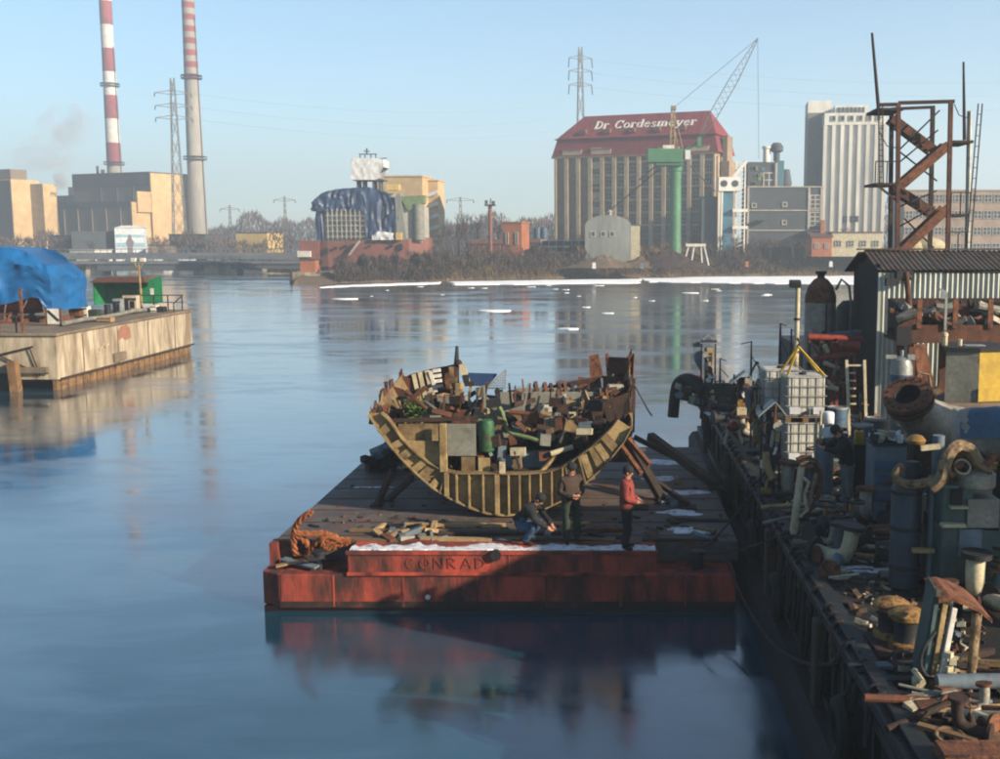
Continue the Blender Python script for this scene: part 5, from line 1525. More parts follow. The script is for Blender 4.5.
# scattered torn pieces of machinery filling the section
rr = random.Random(51)
for i in range(120):
    px = rr.uniform(392, 618)
    dy = rr.uniform(.5, 4.3)
    py = rr.uniform(398, 424) + (8 if 480 < px < 600 else -2) - dy * 4
    c = hp(px, py, dy)
    mn = rr.choice(['rust', 'rust', 'ochre_light', 'rust_dark', 'rust_dark', 'grey_paint', 'grey_paint', 'ochre_steel', 'ochre_steel', 'iron', 'rust_dark'])
    k = rr.random()
    if k < .45:
        part(HB, 'torn_plate', MB().box(c, (rr.uniform(.08, .4), rr.uniform(.03, .25), rr.uniform(.1, .34)), rr.uniform(-.3, .3), rr.uniform(-.2, .2), rr.uniform(-.25, .25)), K[mn], False)
    elif k < .75:
        d = Vector((rr.uniform(-1, 1), rr.uniform(-.6, .6), rr.uniform(-.4, 1))).normalized() * rr.uniform(.15, .4)
        part(HB, 'torn_beam', MB().bar(c - d, c + d, rr.uniform(.03, .08), rr.uniform(.06, .14)), K[mn], False)
    else:
        d = Vector((rr.uniform(-1, 1), rr.uniform(-.6, .6), rr.uniform(-.3, .3))).normalized() * rr.uniform(.12, .35)
        part(HB, 'pipe_stub', MB().tube(c - d, c + d, rr.uniform(.03, .09), n=8), K[mn])

# jagged dark plates closing the right flank and torn teeth along both rims
for quad, dy, mn in (([(603, 402), (629, 392), (632, 432), (611, 441)], .9, 'rust_dark'), ([(585, 414), (606, 402), (612, 432), (594, 440)], 1.6, 'rust_dark'), ([(612, 388), (634, 384), (633, 412), (614, 416)], 2.6, 'rust'), ([(572, 420), (590, 410), (598, 438), (578, 448)], 1.2, 'rust'), ([(618, 418), (633, 410), (632, 436), (622, 442)], .35, 'rust_dark'), ([(476, 400), (496, 398), (498, 410), (478, 414)], 2.4, 'rust_dark'), ([(455, 398), (470, 402), (466, 416), (450, 414)], 1.8, 'rust_dark'), ([(423, 398), (440, 402), (438, 416), (420, 414)], 1.4, 'ochre_steel')):
    pts_ = [hp(a, b, dy + .1 * k) for k, (a, b) in enumerate(quad)]
    part(HB, 'torn_plate', MB().add(pts_ + [p + Vector((.01, .06, 0)) for p in pts_], [(3, 2, 1, 0), (4, 5, 6, 7), (0, 1, 5, 4), (1, 2, 6, 5), (2, 3, 7, 6), (3, 0, 4, 7)]), K[mn], False)
rr = random.Random(53)
for i in range(26):
    j = rr.uniform(0, ND)
    side = rr.choice((0, -1))
    a_, b_ = Vector(rows_shell[int(j)][side]), Vector(rows_shell[min(ND, int(j) + 1)][side])
    p = a_.lerp(b_, j - int(j))
    w_, h_ = rr.uniform(.08, .3), rr.uniform(.05, .32)
    part(HB, 'torn_edge', MB().add([p + Vector((0, -w_, -.1)), p + Vector((0, w_, -.1)), p + Vector((rr.uniform(-.08, .08), w_ * rr.uniform(-.2, .8), h_)), p + Vector((rr.uniform(-.05, .05), -w_ * rr.uniform(.1, .9), h_ * rr.uniform(.3, .9))), p + Vector((.03, -w_, -.1)), p + Vector((.03, w_, -.1)), p + Vector((.04, w_ * .3, h_)), p + Vector((.04, -w_ * .4, h_ * .6))], [(0, 1, 2, 3), (7, 6, 5, 4), (0, 4, 5, 1), (1, 5, 6, 2), (2, 6, 7, 3), (3, 7, 4, 0)]), K[rr.choice(['rust', 'rust_dark', 'ochre_steel'])], False)
for i in range(34):
    px = rr.uniform(408, 612)
    dy = rr.uniform(.6, 4.2)
    a_ = hp(px, rr.uniform(408, 420) - dy * 3, dy)
    part(HB, 'standing_rib', MB().bar(a_, a_ + Vector((rr.uniform(-.12, .12), rr.uniform(-.1, .1), rr.uniform(.25, .6))), rr.uniform(.03, .06), rr.uniform(.08, .18)), K[rr.choice(['rust', 'rust_dark', 'ochre_steel', 'grey_paint', 'rust_orange'])], False)
for i in range(9):
    a_ = hp(rr.uniform(410, 600), rr.uniform(396, 412), rr.uniform(.8, 3.5))
    b_ = a_ + Vector((rr.uniform(-.7, .7), rr.uniform(-.4, .4), rr.uniform(-.3, .1)))
    m_ = a_.lerp(b_, .5) - Vector((0, 0, rr.uniform(.1, .4)))
    part(HB, 'dangling_cable', MB().path([a_, a_.lerp(m_, .6) - Vector((0, 0, .05)), m_, m_.lerp(b_, .5), b_], .018, 5), K['iron'])
# machinery packed above the tank top
rr = random.Random(57)
for i in range(46):
    px, dy = rr.uniform(478, 604), rr.uniform(.25, 1.3)
    lim = np.interp(px, [478, 545, 604], [470, 470, 442])
    py = rr.uniform(424, lim) if px < 590 else rr.uniform(412, lim)
    c = hp(px, py, dy)
    mn = rr.choice(['rust', 'rust_dark', 'rust_dark', 'grey_paint', 'ochre_steel', 'iron', 'grey_blue', 'rust', 'cream'])
    k = rr.random()
    if k < .5:
        part(HB, 'machine_plate', MB().box(c, (rr.uniform(.12, .4), rr.uniform(.04, .3), rr.uniform(.12, .4)), rr.uniform(-.2, .2), rr.uniform(-.15, .15), rr.uniform(-.2, .2)), K[mn], False)
    elif k < .8:
        d = Vector((rr.uniform(-.5, .5), rr.uniform(-.3, .3), rr.uniform(.3, 1))).normalized() * rr.uniform(.12, .3)
        part(HB, 'machine_beam', MB().bar(c - d, c + d, rr.uniform(.04, .07), rr.uniform(.07, .14)), K[mn], False)
    else:
        d = Vector((1, rr.uniform(-.4, .4), rr.uniform(-.3, .3))).normalized() * rr.uniform(.12, .3)
        part(HB, 'machine_pipe', MB().tube(c - d, c + d, rr.uniform(.04, .1), n=9), K[mn])
for a, b in (((570, 497), (566, 467)), ((578, 491), (573, 461)), ((586, 484), (579, 457)), ((602, 469), (592, 447)), ((617, 451), (604, 436)), ((420, 478), (433, 466)), ((400, 459), (411, 450)), ((380, 434), (391, 424)), ((440, 493), (446, 473))):
    p, q = hp(*a), hp(*b)
    part(HB, 'bracket', MB().bar((p.x, .03, p.z), (q.x, .03, q.z), .035, .2), K['ochre_steel'], False)
# shores propping the section
shores = [((650, 436, 31.5), (716, 492, 29.2), .22, 'wood_dark', 'dark thick timber shore slanting right from the hull section'), ((634, 437, 31), (700, 470, 31.0), .14, 'rust_dark', 'thin dark pipe shore above the thick slanting timber'), ((628, 440, 29.5), (662, 505, 27.6), .2, 'wood_dark', 'dark timber shore behind the worker in red'), ((615, 438, 28), (641, 474, 27), .12, 'rust_orange', 'rust red short strut leaning on the right hull side'), ((622, 432, 28.5), (650, 465, 27.6), .12, 'rust_orange', 'second rust red strut right of the short one'), ((640, 470, 29), (688, 520, 27), .12, 'wood_dark', 'low dark strut crossing the pontoon behind the red jacket')]
for a, b, w_, mn, lb in shores:
    p, q = P(*a), P(*b)
    q.z = max(q.z, BZ + .08)
    t = thing('shore', lb, 'strut', (q.x, q.y, BZ))
    part(t, 'beam', MB().bar(q - Vector((q.x, q.y, BZ)), p - Vector((q.x, q.y, BZ)), w_), K[mn], False, bevel=.01)
    part(t, 'foot_plate', MB().box((0, 0, .015), (.4, .4, .05)), K['rust_dark'], False)
for a, b, lb in (((393, 470, 26.6), (377, 505, 25.9), 'left of the two dark props under the left hull flank'), ((412, 478, 26.4), (388, 500, 26.2), 'right of the two dark props under the left hull flank')):
    p, q = P(*a), G(b[0], b[1], BZ)
    t = thing('shore', lb, 'strut', (q.x, q.y, BZ))
    part(t, 'beam', MB().bar((0, 0, 0), p - q, .13), K['wood_dark'], False)
    part(t, 'foot_plate', MB().box((0, 0, .012), (.3, .3, .04)), K['rust_dark'], False)
for i, (px, py) in enumerate(((470, 516), (490, 519), (520, 519), (540, 514))):
    p = G(px, py, BZ)
    single('keel_block', MB().box((0, 0, .1), (.3, .9, .2), taper=.92), K['wood_dark'], ['timber block under the hull, leftmost', 'timber block under the hull, second from left', 'timber block under the hull, third from left', 'timber block under the hull beside the crouching worker'][i], 'block', (p.x, h0.y + 1.2, BZ - .02), smooth=False)
# scrap pile at the far left of the pontoon
c = G(375, 470, BZ)
t = thing('scrap_pile', 'dark scrap pile with snow behind the left hull flank', 'scrap', (c.x + .3, c.y, BZ))
rr = random.Random(61)
for i in range(16):
    part(t, 'scrap_piece', MB().box((rr.uniform(-.5, .8), rr.uniform(-.5, .5), rr.uniform(.1, .6)), (rr.uniform(.2, .9), rr.uniform(.1, .4), rr.uniform(.06, .3)), rr.uniform(-1, 1), rr.uniform(-.4, .4), rr.uniform(-.5, .5)), K[rr.choice(['iron', 'rust_dark', 'grey_blue', 'dark'])], False)
part(t, 'blue_sheet', MB().add([(-.1, -.5, .75), (1.0, -.5, .7), (1.1, .4, .9), (.4, .5, 1.15)], [(0, 1, 2, 3)]).add([(-.1, -.5, .72), (1.0, -.5, .67), (1.1, .4, .87), (.4, .5, 1.12)], [(3, 2, 1, 0)]), K['grey_blue'], False)
# rope heaped over the left corner niche
c = G(305, 545, BZ)
rp = []
seq = [(311, 512, .35), (300, 520, .25), (295, 530, .12), (294, 545, .0), (297, 556, -.2), (305, 558, -.3), (309, 550, -.2), (304, 540, .05), (294, 533, .1), (310, 534, .12), (325, 533, .1), (330, 538, .08), (318, 541, .06), (312, 550, -.2), (317, 553, -.2), (327, 543, .05), (340, 540, .06), (349, 541, .06), (338, 545, .04), (326, 548, .0), (322, 538, .14), (332, 536, .12), (345, 543, .05)]
ctrl = [P(a, b, BY0 + .75 - dz * .6) - c for a, b, dz in seq]
fine = []
for i in range(len(ctrl) - 1):
    p0, p1, p2, p3 = ctrl[max(0, i - 1)], ctrl[i], ctrl[i + 1], ctrl[min(len(ctrl) - 1, i + 2)]
    for k in range(5):
        t = k / 5
        fine.append(.5 * ((2 * p1) + (p2 - p0) * t + (2 * p0 - 5 * p1 + 4 * p2 - p3) * t * t + (3 * p1 - p0 - 3 * p2 + p3) * t ** 3))
rm = MB()
for s in range(3):
    tw = []
    for i, p in enumerate(fine):
        a = i * .9 + s * 2.094
        tw.append(p + Vector((math.cos(a), .4 * math.sin(a), math.sin(a))) * .038)
    rm.path(tw, .042, 6)
single('mooring_rope', rm, K['rope'], 'thick orange brown rope tangled over the left pontoon corner', 'rope', c)
# boards in the niche and planks on deck
for i, (px, py, l_, a, lb) in enumerate(((290, 562, .6, .3, 'pale short board in the left pontoon niche'), (300, 568, 1.0, -.5, 'grey board lying low in the left pontoon niche'), (322, 562, .9, .9, 'dark board leaning below the tangled rope'))):
    p = P(px, py, BY0 + .45)
    single('plank', MB().box((0, 0, 0), (l_, .16, .04), 0, .2 * i, -.15 + .2 * i), K['wood_pale' if i == 0 else 'grey_blue' if i == 1 else 'iron'], lb, 'plank', (p.x, p.y, LZ + .12 + .1 * (i == 2)), a, smooth=False)
pl_ = [(450, 526, 2.6, .02, 'wood_pale', .07, 'long pale timber lying before the hull section'), (455, 543, 1.6, -.04, 'wood_pale', .08, 'tan timber behind the snowy pontoon edge'), (560, 524, 1.4, .03, 'wood_pale', .06, 'short pale timber right of the long one'), (400, 531, 2.3, .02, 'wood', .05, 'brown plank behind the tangled rope'), (365, 541, 1.5, -.1, 'wood', .05, 'brown plank beside the rope end'), (500, 534, 2.8, .03, 'wood_dark', .06, 'dark long plank in front of the crouching worker'), (600, 531, 1.5, .1, 'rust_orange', .07, 'orange brown beam on deck between the two standing workers'), (590, 540, 1.2, -.2, 'wood', .05, 'brown plank near the feet of the worker in brown'), (560, 548, 2.2, .02, 'wood_dark', .05, 'dark plank along the shaded pontoon edge'), (680, 540, 1.7, .05, 'wood_dark', .05, 'dark plank right of the worker in red'), (700, 520, 1.4, -.1, 'wood_dark', .05, 'dark plank lying near the dock on deck'), (420, 548, 1.4, .05, 'boat_red', .04, 'reddish plank along the snowy edge')]
for px, py, l_, a, mn, th, lb in pl_:
    p = G(px, py, BZ)
    single('plank', MB().box((0, 0, th / 2), (l_, .16, th), 0, 0, .01), K[mn], lb, 'plank', (p.x, max(p.y, BY0 + .95), BZ - .015 + .005 * (int(px) % 7)), a, smooth=False)
rr = random.Random(71)
for i in range(26):
    px, py = rr.uniform(370, 440), rr.uniform(527, 541)
    p = G(px, py, BZ)
    single('scrap_chip', MB().box((0, 0, .05), (rr.uniform(.1, .5), rr.uniform(.05, .2), rr.uniform(.03, .12)), 0, rr.uniform(-.3, .3), rr.uniform(-.3, .3)), K[rr.choice(['iron', 'grey_paint', 'wood', 'wood_pale', 'rust', 'grey_blue'])], 'small scrap fragment in the heap behind the rope', 'scrap', (p.x, max(p.y, BY0 + .98), BZ - .01), rr.uniform(0, 3), 'scrap fragments behind the rope', False)
for i in range(30):
    px, py = rr.uniform(505, 735), rr.uniform(470, 545)
    p = G(px, py, BZ)
    if p.x > BX1 - .3 or p.y < BY0 + 1 or (p.y > h0.y - .3 and px < 640): continue
    single('scrap_chip', MB().box((0, 0, .04), (rr.uniform(.1, .6), rr.uniform(.05, .25), rr.uniform(.03, .12)), 0, rr.uniform(-.2, .2), rr.uniform(-.2, .2)), K[rr.choice(['iron', 'grey_paint', 'wood', 'rust', 'rust_dark', 'grey_blue'])], 'scrap fragment on the shaded side of the pontoon deck', 'scrap', (p.x, p.y, BZ - .01), rr.uniform(0, 3), 'scrap fragments on the shaded deck', False)

# ================================================================== DOCK on the right
DZ, DX = 2.3, 3.5
dk = thing('dock', 'dark steel sided working dock crowded with machinery at right', 'dock', (DX, 4, 0))
part(dk, 'body', MB().prism([(0, -30), (45, -30), (45, 62), (6.8, 62), (6.6, 37.5), (0, 37.5)], -.8, DZ - .06, 'xy'), K['dark'], False)
part(dk, 'deck', MB().prism([(-.06, -30), (45, -30), (45, 62.05), (6.75, 62.05), (6.55, 37.6), (-.06, 37.6)], DZ - .056, DZ, 'xy'), K['dock_deck'], False)
for z_, w_ in ((DZ - .12, .2), (DZ - .42, .14), (.9, .18)):
    part(dk, 'rubbing_rail', MB().b2((-w_, -30, z_ - .08), (-.005, 37.4, z_ + .08)), K['dock_edge'], False, bevel=.02)
LP_ = part(dk, 'lower_pontoon', MB().prism([(-.5, -.8), (-.5, .55), (-.36, .75), (.01, .8), (.01, -.8)], 0, 1, 'xz'), K['dark'], False)
LP_.data.transform(Matrix.Scale(67.4, 4, (0, 1, 0)))
LP_.data.transform(Matrix.Translation((0, -30, 0)))
part(dk, 'edge_angle', MB().b2((-.1, -30, DZ + .004), (.14, 37.5, DZ + .05)), K['dock_edge'], False, bevel=.01)
for i in range(24):
    y = 2.0 + i * 1.5
    part(dk, 'wall_rib', MB().b2((-.09, y, -.6), (-.004, y + .12, DZ - .5)), K['dock_edge'], False)
for i, y in enumerate((7.5, 12.4, 17.8, 26, 33)):
    part(dk, 'timber_fender', MB().b2((-.32, y, -.5), (-.1, y + .35, DZ - .18)), K['wood_dark'], False, bevel=.03)
def torus(R0, r0, m3, c, n=18, k=8):
    rows_ = []
    for i in range(n):
        a = 2 * math.pi * i / n
        rows_.append([tuple(Vector(c) + m3 @ Vector(((R0 + r0 * math.cos(2 * math.pi * j / k)) * math.cos(a), (R0 + r0 * math.cos(2 * math.pi * j / k)) * math.sin(a), r0 * math.sin(2 * math.pi * j / k)))) for j in range(k)])
    return MB().loft(rows_ + [rows_[0]], True)
for i, (y, z_) in enumerate(((14.5, 1.3), (20.5, 1.2), (24.0, 1.35), (29.5, 1.2))):
    t = thing('tyre_fender', ['black tyre hung on the dock wall, nearest the camera', 'black tyre on the dock wall beyond the nearest one', 'black tyre on the dock wall beside the pontoon corner', 'black tyre on the dock wall farthest from the camera'][i], 'tyre', (DX - .3, y, z_))
    part(t, 'tyre', torus(.33, .13, Matrix.Rotation(R(90), 3, 'Y'), (0, 0, 0)), K['rubber'])
    part(t, 'chain', MB().path([(0.1, 0, .33), (.22, .02, .7), (.3, 0, DZ - z_ - .1)], .025, 5), K['iron'])

def dpos(px, py, z=DZ): return G(px, py, z)

# ------------------------------------------------------------------ corrugated shed
YSH = 35.0
s0 = P(880, 272, YSH)
SX, SE = s0.x, s0.z - DZ
shd = thing('shed', 'grey corrugated iron shed with dark roof on the dock', 'shed', (SX, YSH, DZ))
L_ = 14.0
def corr(x0, x1, z0, z1, y, amp=.035, pitch=.16):
    n = int((x1 - x0) / pitch * 4)
    rw = [[(x0 + (x1 - x0) * i / n, y + amp * math.sin(2 * math.pi * i / 4.0 + .4), z) for i in range(n + 1)] for z in (z0, z1)]
    return MB().loft(rw).loft([[(a, b + .01, c) for a, b, c in r] for r in rw])
for i in range(7):
    rz_ = .02 * ((i * 7) % 3)
    part(shd, 'wall_sheet', corr(i * 2.0, i * 2.0 + 2.03, 0, SE - .02 - rz_, 0.0 - .012 * (i % 2)), K['corrugated'])
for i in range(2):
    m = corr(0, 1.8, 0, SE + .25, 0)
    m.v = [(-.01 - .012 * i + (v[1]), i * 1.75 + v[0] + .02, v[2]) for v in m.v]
    part(shd, 'end_wall_sheet', m, K['tar'])  # end wall darker than the front: shade painted into its colour
part(shd, 'frame', MB().b2((.06, .08, 0), (L_, .2, SE - .1)).b2((.08, 3.4, 0), (L_, 3.5, SE - .1)), K['wood_dark'], False)
RR = .62
for i in range(7):
    m = corr(i * 2.0 - .12, i * 2.0 + 1.94, 0, 1, 0, .018)
    sl = []
    for v in m.v:
        t_ = v[2]
        sl.append((v[0], -.14 + t_ * 1.99, SE + .06 + t_ * (RR - .04) + v[1] + .006 * (i % 2)))
    m.v = sl
    part(shd, 'roof_sheet', m, K['roof_dark'])
part(shd, 'rear_roof', MB().prism([(1.8, SE + .62), (3.9, SE - .05), (3.9, SE - .1), (1.8, SE + .56)], -.3, L_, 'yz'), K['roof_dark'], False)
part(shd, 'ridge_cap', MB().bar((-.32, 1.86, SE + .7), (L_, 1.86, SE + .7), .3, .05), K['roof_dark'], False)
part(shd, 'corner_post', MB().b2((-.05, -.06, 0), (.03, .03, SE - .02)), K['corrugated'], False)
part(shd, 'gable_fill', MB().prism([(.02, SE - .1), (3.5, SE - .1), (1.8, SE + .55)], .03, .08, 'yz'), K['roof_dark'], False)
part(shd, 'eaves_lamp', MB().box((P(901, 277, YSH).x - SX, -.3, SE - .1), (.5, .35, .3)).ball((P(903, 277, YSH).x - SX + .05, -.5, SE - .14), .1), K['iron'], False)

# rusty pole in front of the shed
p1_, p0_ = P(906, 272, 33.0), P(919, 395, 32.6)
t = thing('lamp_post', 'leaning rusty pole with lamp in front of the corrugated shed', 'pole', (p0_.x, p0_.y, DZ))
pb_ = Vector((.12, 0, 0))
part(t, 'pole', MB().tube(pb_, p1_ - Vector((p0_.x, p0_.y, DZ)), .1, .085, 10), K['rust'])
part(t, 'bracket', MB().bar(p1_ - Vector((p0_.x, p0_.y, DZ)) + Vector((0, 0, -.2)), p1_ - Vector((p0_.x, p0_.y, DZ)) + Vector((-.4, 0, -.25)), .06), K['rust_dark'], False)
part(t, 'lamp_head', MB().box(p1_ - Vector((p0_.x, p0_.y, DZ)) + Vector((-.45, 0, -.3)), (.3, .3, .22)), K['iron'], False)

# ------------------------------------------------------------------ rusty stair tower behind the shed
YT = 53.0
tx = lambda px: P(px + 4, 240, YT).x
tz = lambda py: P(500, py, YT).z - DZ
t0 = Vector((tx(918), YT, DZ))
tw = thing('stair_tower', 'rusty open steel stair tower with zigzag flights behind the shed', 'stair tower', t0)
Tx = lambda px: tx(px) - t0.x
DPT = 2.0
for px0, px1, y, top, mn in ((890, 896.5, 0, 103, 'rust'), (894, 899, DPT, 104, 'rust_dark'), (941.5, 946, 0, 101.5, 'rust'), (936, 940, DPT, 102, 'rust_dark')):
    part(tw, 'post', MB().bar((Tx(px1), y, 0), (Tx(px0), y, tz(top)), .19), K[mn], False)
fl = [((896, 254), (943, 208), 0, 'rust_orange'), ((941, 213), (899, 186), DPT * .9, 'rust'), ((894, 187), (941, 145), 0, 'rust_orange'), ((938, 147), (894, 114), DPT * .9, 'rust')]
for i, (a, b, y, mn) in enumerate(fl):
    pa, pb = Vector((Tx(a[0]), y, tz(a[1]))), Vector((Tx(b[0]), y, tz(b[1])))
    f_ = part(tw, 'stair_flight', MB().bar(pa + Vector((0, -.03, 0)), pb + Vector((0, -.03, 0)), .08, .42).bar(pa + Vector((0, .85, 0)), pb + Vector((0, .85, 0)), .08, .42), K[mn], False)
    for k in range(9):
        q = pa.lerp(pb, (k + .5) / 9)
        part(f_, 'tread', MB().box(q + Vector((0, .41, .02)), (.26, .8, .05)), K['rust'], False)
    if i < 0: part(f_, 'handrail', MB().bar(pa + Vector((0, -.05, 1.0)), pb + Vector((0, -.05, 1.0)), .06).bar(pa + Vector((0, -.05, .55)), pb + Vector((0, -.05, .55)), .04), K['iron'], False)
for (px0, px1, py) in ((869, 892, 183), (869, 895, 108), (945, 965, 140.5), (945, 964, 214), (872, 896, 250), (945, 962, 253)):
    la = part(tw, 'landing', MB().b2((Tx(px0), -.1, tz(py) - .12), (Tx(px1), DPT + .2, tz(py))), K['rust_dark'], False)
    xo = Tx(px0) if px0 < 900 else Tx(px1)
    rl_ = MB()
    for k in range(3):
        xx = Tx(px0) + (Tx(px1) - Tx(px0)) * k / 2
        rl_.bar((xx, -.08, tz(py)), (xx, -.08, tz(py) + 1.0), .05)
    if py not in (108,):
        rl_.bar((Tx(px0), -.08, tz(py) + 1), (Tx(px1), -.08, tz(py) + 1), .05)
    if py in (183, 253, 214):
        part(la, 'guard_rail', rl_, K['rust_dark'], False)
part(tw, 'top_beam', MB().bar((Tx(890), 0, tz(103)), (Tx(945), 0, tz(101.5)), .16), K['rust_dark'], False)
part(tw, 'top_beam', MB().bar((Tx(894), DPT, tz(104)), (Tx(938), DPT, tz(102)), .14), K['rust_dark'], False)
part(tw, 'top_beam', MB().bar((Tx(869), 0, tz(105)), (Tx(890) - .1, 0, tz(104.5)), .16), K['rust_dark'], False)
for a, b in (((896, 150), (937, 108)), ((897, 162), (936, 128)), ((898, 150), (937, 180)), ((900, 206), (937, 190)), ((901, 226), (936, 206)), ((905, 218), (936, 248))):
    part(tw, 'brace', MB().bar((Tx(a[0]), DPT * .5, tz(a[1])), (Tx(b[0]), DPT * .5, tz(b[1])), .07), K['iron'], False)
part(tw, 'knee_brace', MB().bar((Tx(870), 0, tz(184)), (Tx(893), 0, tz(202)), .1), K['rust_dark'], False)
for px_, yb, yt, lean in ((873, 183, 107, 3), (962, 253, 104, -6)):
    lm = MB()
    for s in (0, 4):
        lm.bar((Tx(px_ + s), -.1, tz(yb)), (Tx(px_ + s - lean), -.1, tz(yt)), .05)
    for k in range(14):
        q = k / 14
        lm.bar((Tx(px_ - lean * q), -.1, tz(yb + (yt - yb) * q)), (Tx(px_ + 4 - lean * q), -.1, tz(yb + (yt - yb) * q)), .03)
    part(tw, 'ladder', lm, K['rust_dark'], False)
part(tw, 'whip_mast', MB().tube((Tx(870.5), 0, tz(108)), (Tx(862), 0, tz(33)), .09, .06, 8), K['rust_dark'])
part(tw, 'whip_mast', MB().tube((Tx(956.5), 0, tz(140)), (Tx(952.5), 0, tz(62)), .09, .05, 8), K['rust_dark'])
part(tw, 'pipe_mast', MB().tube((Tx(967), .5, tz(254)), (Tx(964), .5, tz(110)), .13, .13, 8), K['galvanised'])
part(tw, 'sagging_wire', MB().path([(Tx(945), 0, tz(104)), (Tx(950), 0, tz(115)), (Tx(957), 0, tz(118)), (Tx(964), .4, tz(113))], .025, 4).path([(Tx(871), 0, tz(130)), (Tx(880), 0, tz(146)), (Tx(890), 0, tz(148))], .025, 4), K['iron'])
for i, (px, py) in enumerate(((912, 247), (929, 246))):
    c = P(px, py, 58)
    single('boat_hull', MB().ball((0, 0, 0), .8, 14, 8, (1.1, .5, .55)), K['cream'], ['rounded cream tank seen through the tower base, left', 'rounded cream tank seen through the tower base, right'][i], 'tank', (c.x, c.y, c.z))
    bpy.context.view_layer.objects.active = None
for o in list(bpy.data.objects):
    if o.name.startswith('boat_hull'):
        o.name = 'round_tank'
single('tank_stand', MB().b2((-2.2, -.6, -4), (2.6, .6, -.42)).b2((-2.4, -.7, -.42), (2.8, .7, -.36)), K['rust_dark'], 'dark stand under the cream tanks behind the shed roof', 'stand', (P(920, 247, 58).x, 58, P(920, 247, 58).z), smooth=False)

# ------------------------------------------------------------------ rusty scrap bin on legs before the shed wall
YR = 32.0
r0 = P(945, 345, YR)
rb = thing('scrap_bin', 'long rusty steel trough full of scrap raised on legs by the shed', 'scrap bin', (r0.x, YR, DZ))
rx = lambda px: P(px, 300, YR).x - r0.x
rz2 = lambda py: P(900, py, YR).z - DZ
part(rb, 'trough_floor', MB().b2((rx(899), 0, rz2(342)), (rx(1030), 1.6, rz2(339))), K['rust_dark'], False)
part(rb, 'back_wall', MB().b2((rx(903), 1.5, rz2(339)), (rx(1030), 1.6, rz2(301))), K['rust_dark'], False)
part(rb, 'end_wall', MB().prism([(0, rz2(339)), (1.48, rz2(339)), (1.48, rz2(301)), (.6, rz2(303))], rx(901), rx(903) - .005, 'yz'), K['dark'], False)
part(rb, 'front_lip', MB().b2((rx(899), -.05, rz2(343)), (rx(1030), -.005, rz2(325))), K['rust'], False)
part(rb, 'dark_tray', MB().b2((rx(897), -.1, rz2(345)), (rx(912), -.06, rz2(326))), K['dark'], False)
for px in (919, 955, 990):
    part(rb, 'upright', MB().b2((rx(px - 2.5), -.12, rz2(328)), (rx(px + 2.5), -.06, rz2(299))), K['rust_orange'], False)
for px in (915, 960, 1010):
    for y in (.1, 1.4):
        part(rb, 'leg', MB().b2((rx(px) - .1, y, 0), (rx(px) + .1, y + .2, rz2(342))), K['rust'], False)
rr = random.Random(91)
for i in range(60):
    c = (rx(rr.uniform(906, 1010)), rr.uniform(.15, 1.35), rz2(rr.uniform(308, 332)))
    mn = rr.choice(['rust', 'rust', 'rust_orange', 'rust_dark', 'rust_dark', 'grey_paint', 'silver_paint'])
    if rr.random() < .6:
        part(rb, 'scrap_piece', MB().box(c, (rr.uniform(.2, 1.2), rr.uniform(.1, .4), rr.uniform(.06, .3)), rr.uniform(-.5, .5), rr.uniform(-.5, .5), rr.uniform(-.6, .6)), K[mn], False)
    else:
        d = Vector((rr.uniform(-1, 1), rr.uniform(-.3, .3), rr.uniform(-.4, .4))).normalized() * rr.uniform(.2, .6)
        part(rb, 'scrap_pipe', MB().tube(Vector(c) - d, Vector(c) + d, rr.uniform(.04, .12), n=8), K[mn])
part(rb, 'tap_post', MB().bar((rx(945), -.1, rz2(330)), (rx(945), -.1, rz2(292)), .07).bar((rx(945), -.1, rz2(292)), (rx(938), -.1, rz2(289)), .06).box((rx(942), -.12, rz2(295)), (.14, .1, .2)), K['galvanised'], False)
# brown plate leaning under the trough
pts_ = [P(914, 345, 31.2), P(926, 345, 31.2), P(936, 392, 30.6), P(920, 396, 30.6)]
c = Vector((pts_[2].x, pts_[2].y, DZ))
single('steel_plate', MB().add([p - c for p in pts_] + [p - c + Vector((.02, .12, .02)) for p in pts_], [(3, 2, 1, 0), (4, 5, 6, 7), (0, 1, 5, 4), (1, 2, 6, 5), (2, 3, 7, 6), (3, 0, 4, 7)]), K['rust_orange'], 'brown rusty plate leaning under the scrap trough', 'plate', c, smooth=False)

# ------------------------------------------------------------------ yellow and grey container
YY = 27.0
ya, yb2 = P(942, 400, YY), P(972, 402, YY - .3)
zc = ya.z
t = thing('container', 'grey and yellow steel box with black lid standing by the scrap trough', 'container', (ya.x, YY, zc), R(0))
ht = P(942, 350, YY).z - zc
part(t, 'grey_side', MB().prism([(0, -.2), (.74, -.42), (.76, -.38), (.04, -.14)], 0, ht, 'xy'), K['grey_paint'], False)
part(t, 'yellow_side', MB().prism([(.75, -.42), (2.2, -.05), (2.2, .02), (.77, -.36)], 0, ht, 'xy'), K['yellow'], False)
part(t, 'yellow_foot', MB().prism([(.74, -.46), (2.2, -.08), (2.2, -.051), (.74, -.43)], .02, .34, 'xy'), K['yellow'], False)
part(t, 'core', MB().prism([(.05, -.13), (.77, -.35), (2.19, .03), (1.5, 1.2), (.4, 1.1)], .02, ht - .01, 'xy'), K['yellow'], False)
part(t, 'lid', MB().prism([(-.06, -.26), (.74, -.48), (2.25, -.1), (1.6, 1.3), (.3, 1.2)], ht + .004, ht + .09, 'xy'), K['dark'], False)
part(t, 'lid_sheet', MB().box((.8, .2, ht + .1), (.5, .3, .02)), K['galvanised'], False)
part(t, 'valve', MB().tube((.1, .3, ht + .09), (.1, .3, ht + .3), .08, n=8).ball((.1, .3, ht + .34), .09), K['cream'])
part(t, 'valve', MB().tube((.45, .2, ht + .09), (.45, .2, ht + .25), .06, n=8), K['cream'])
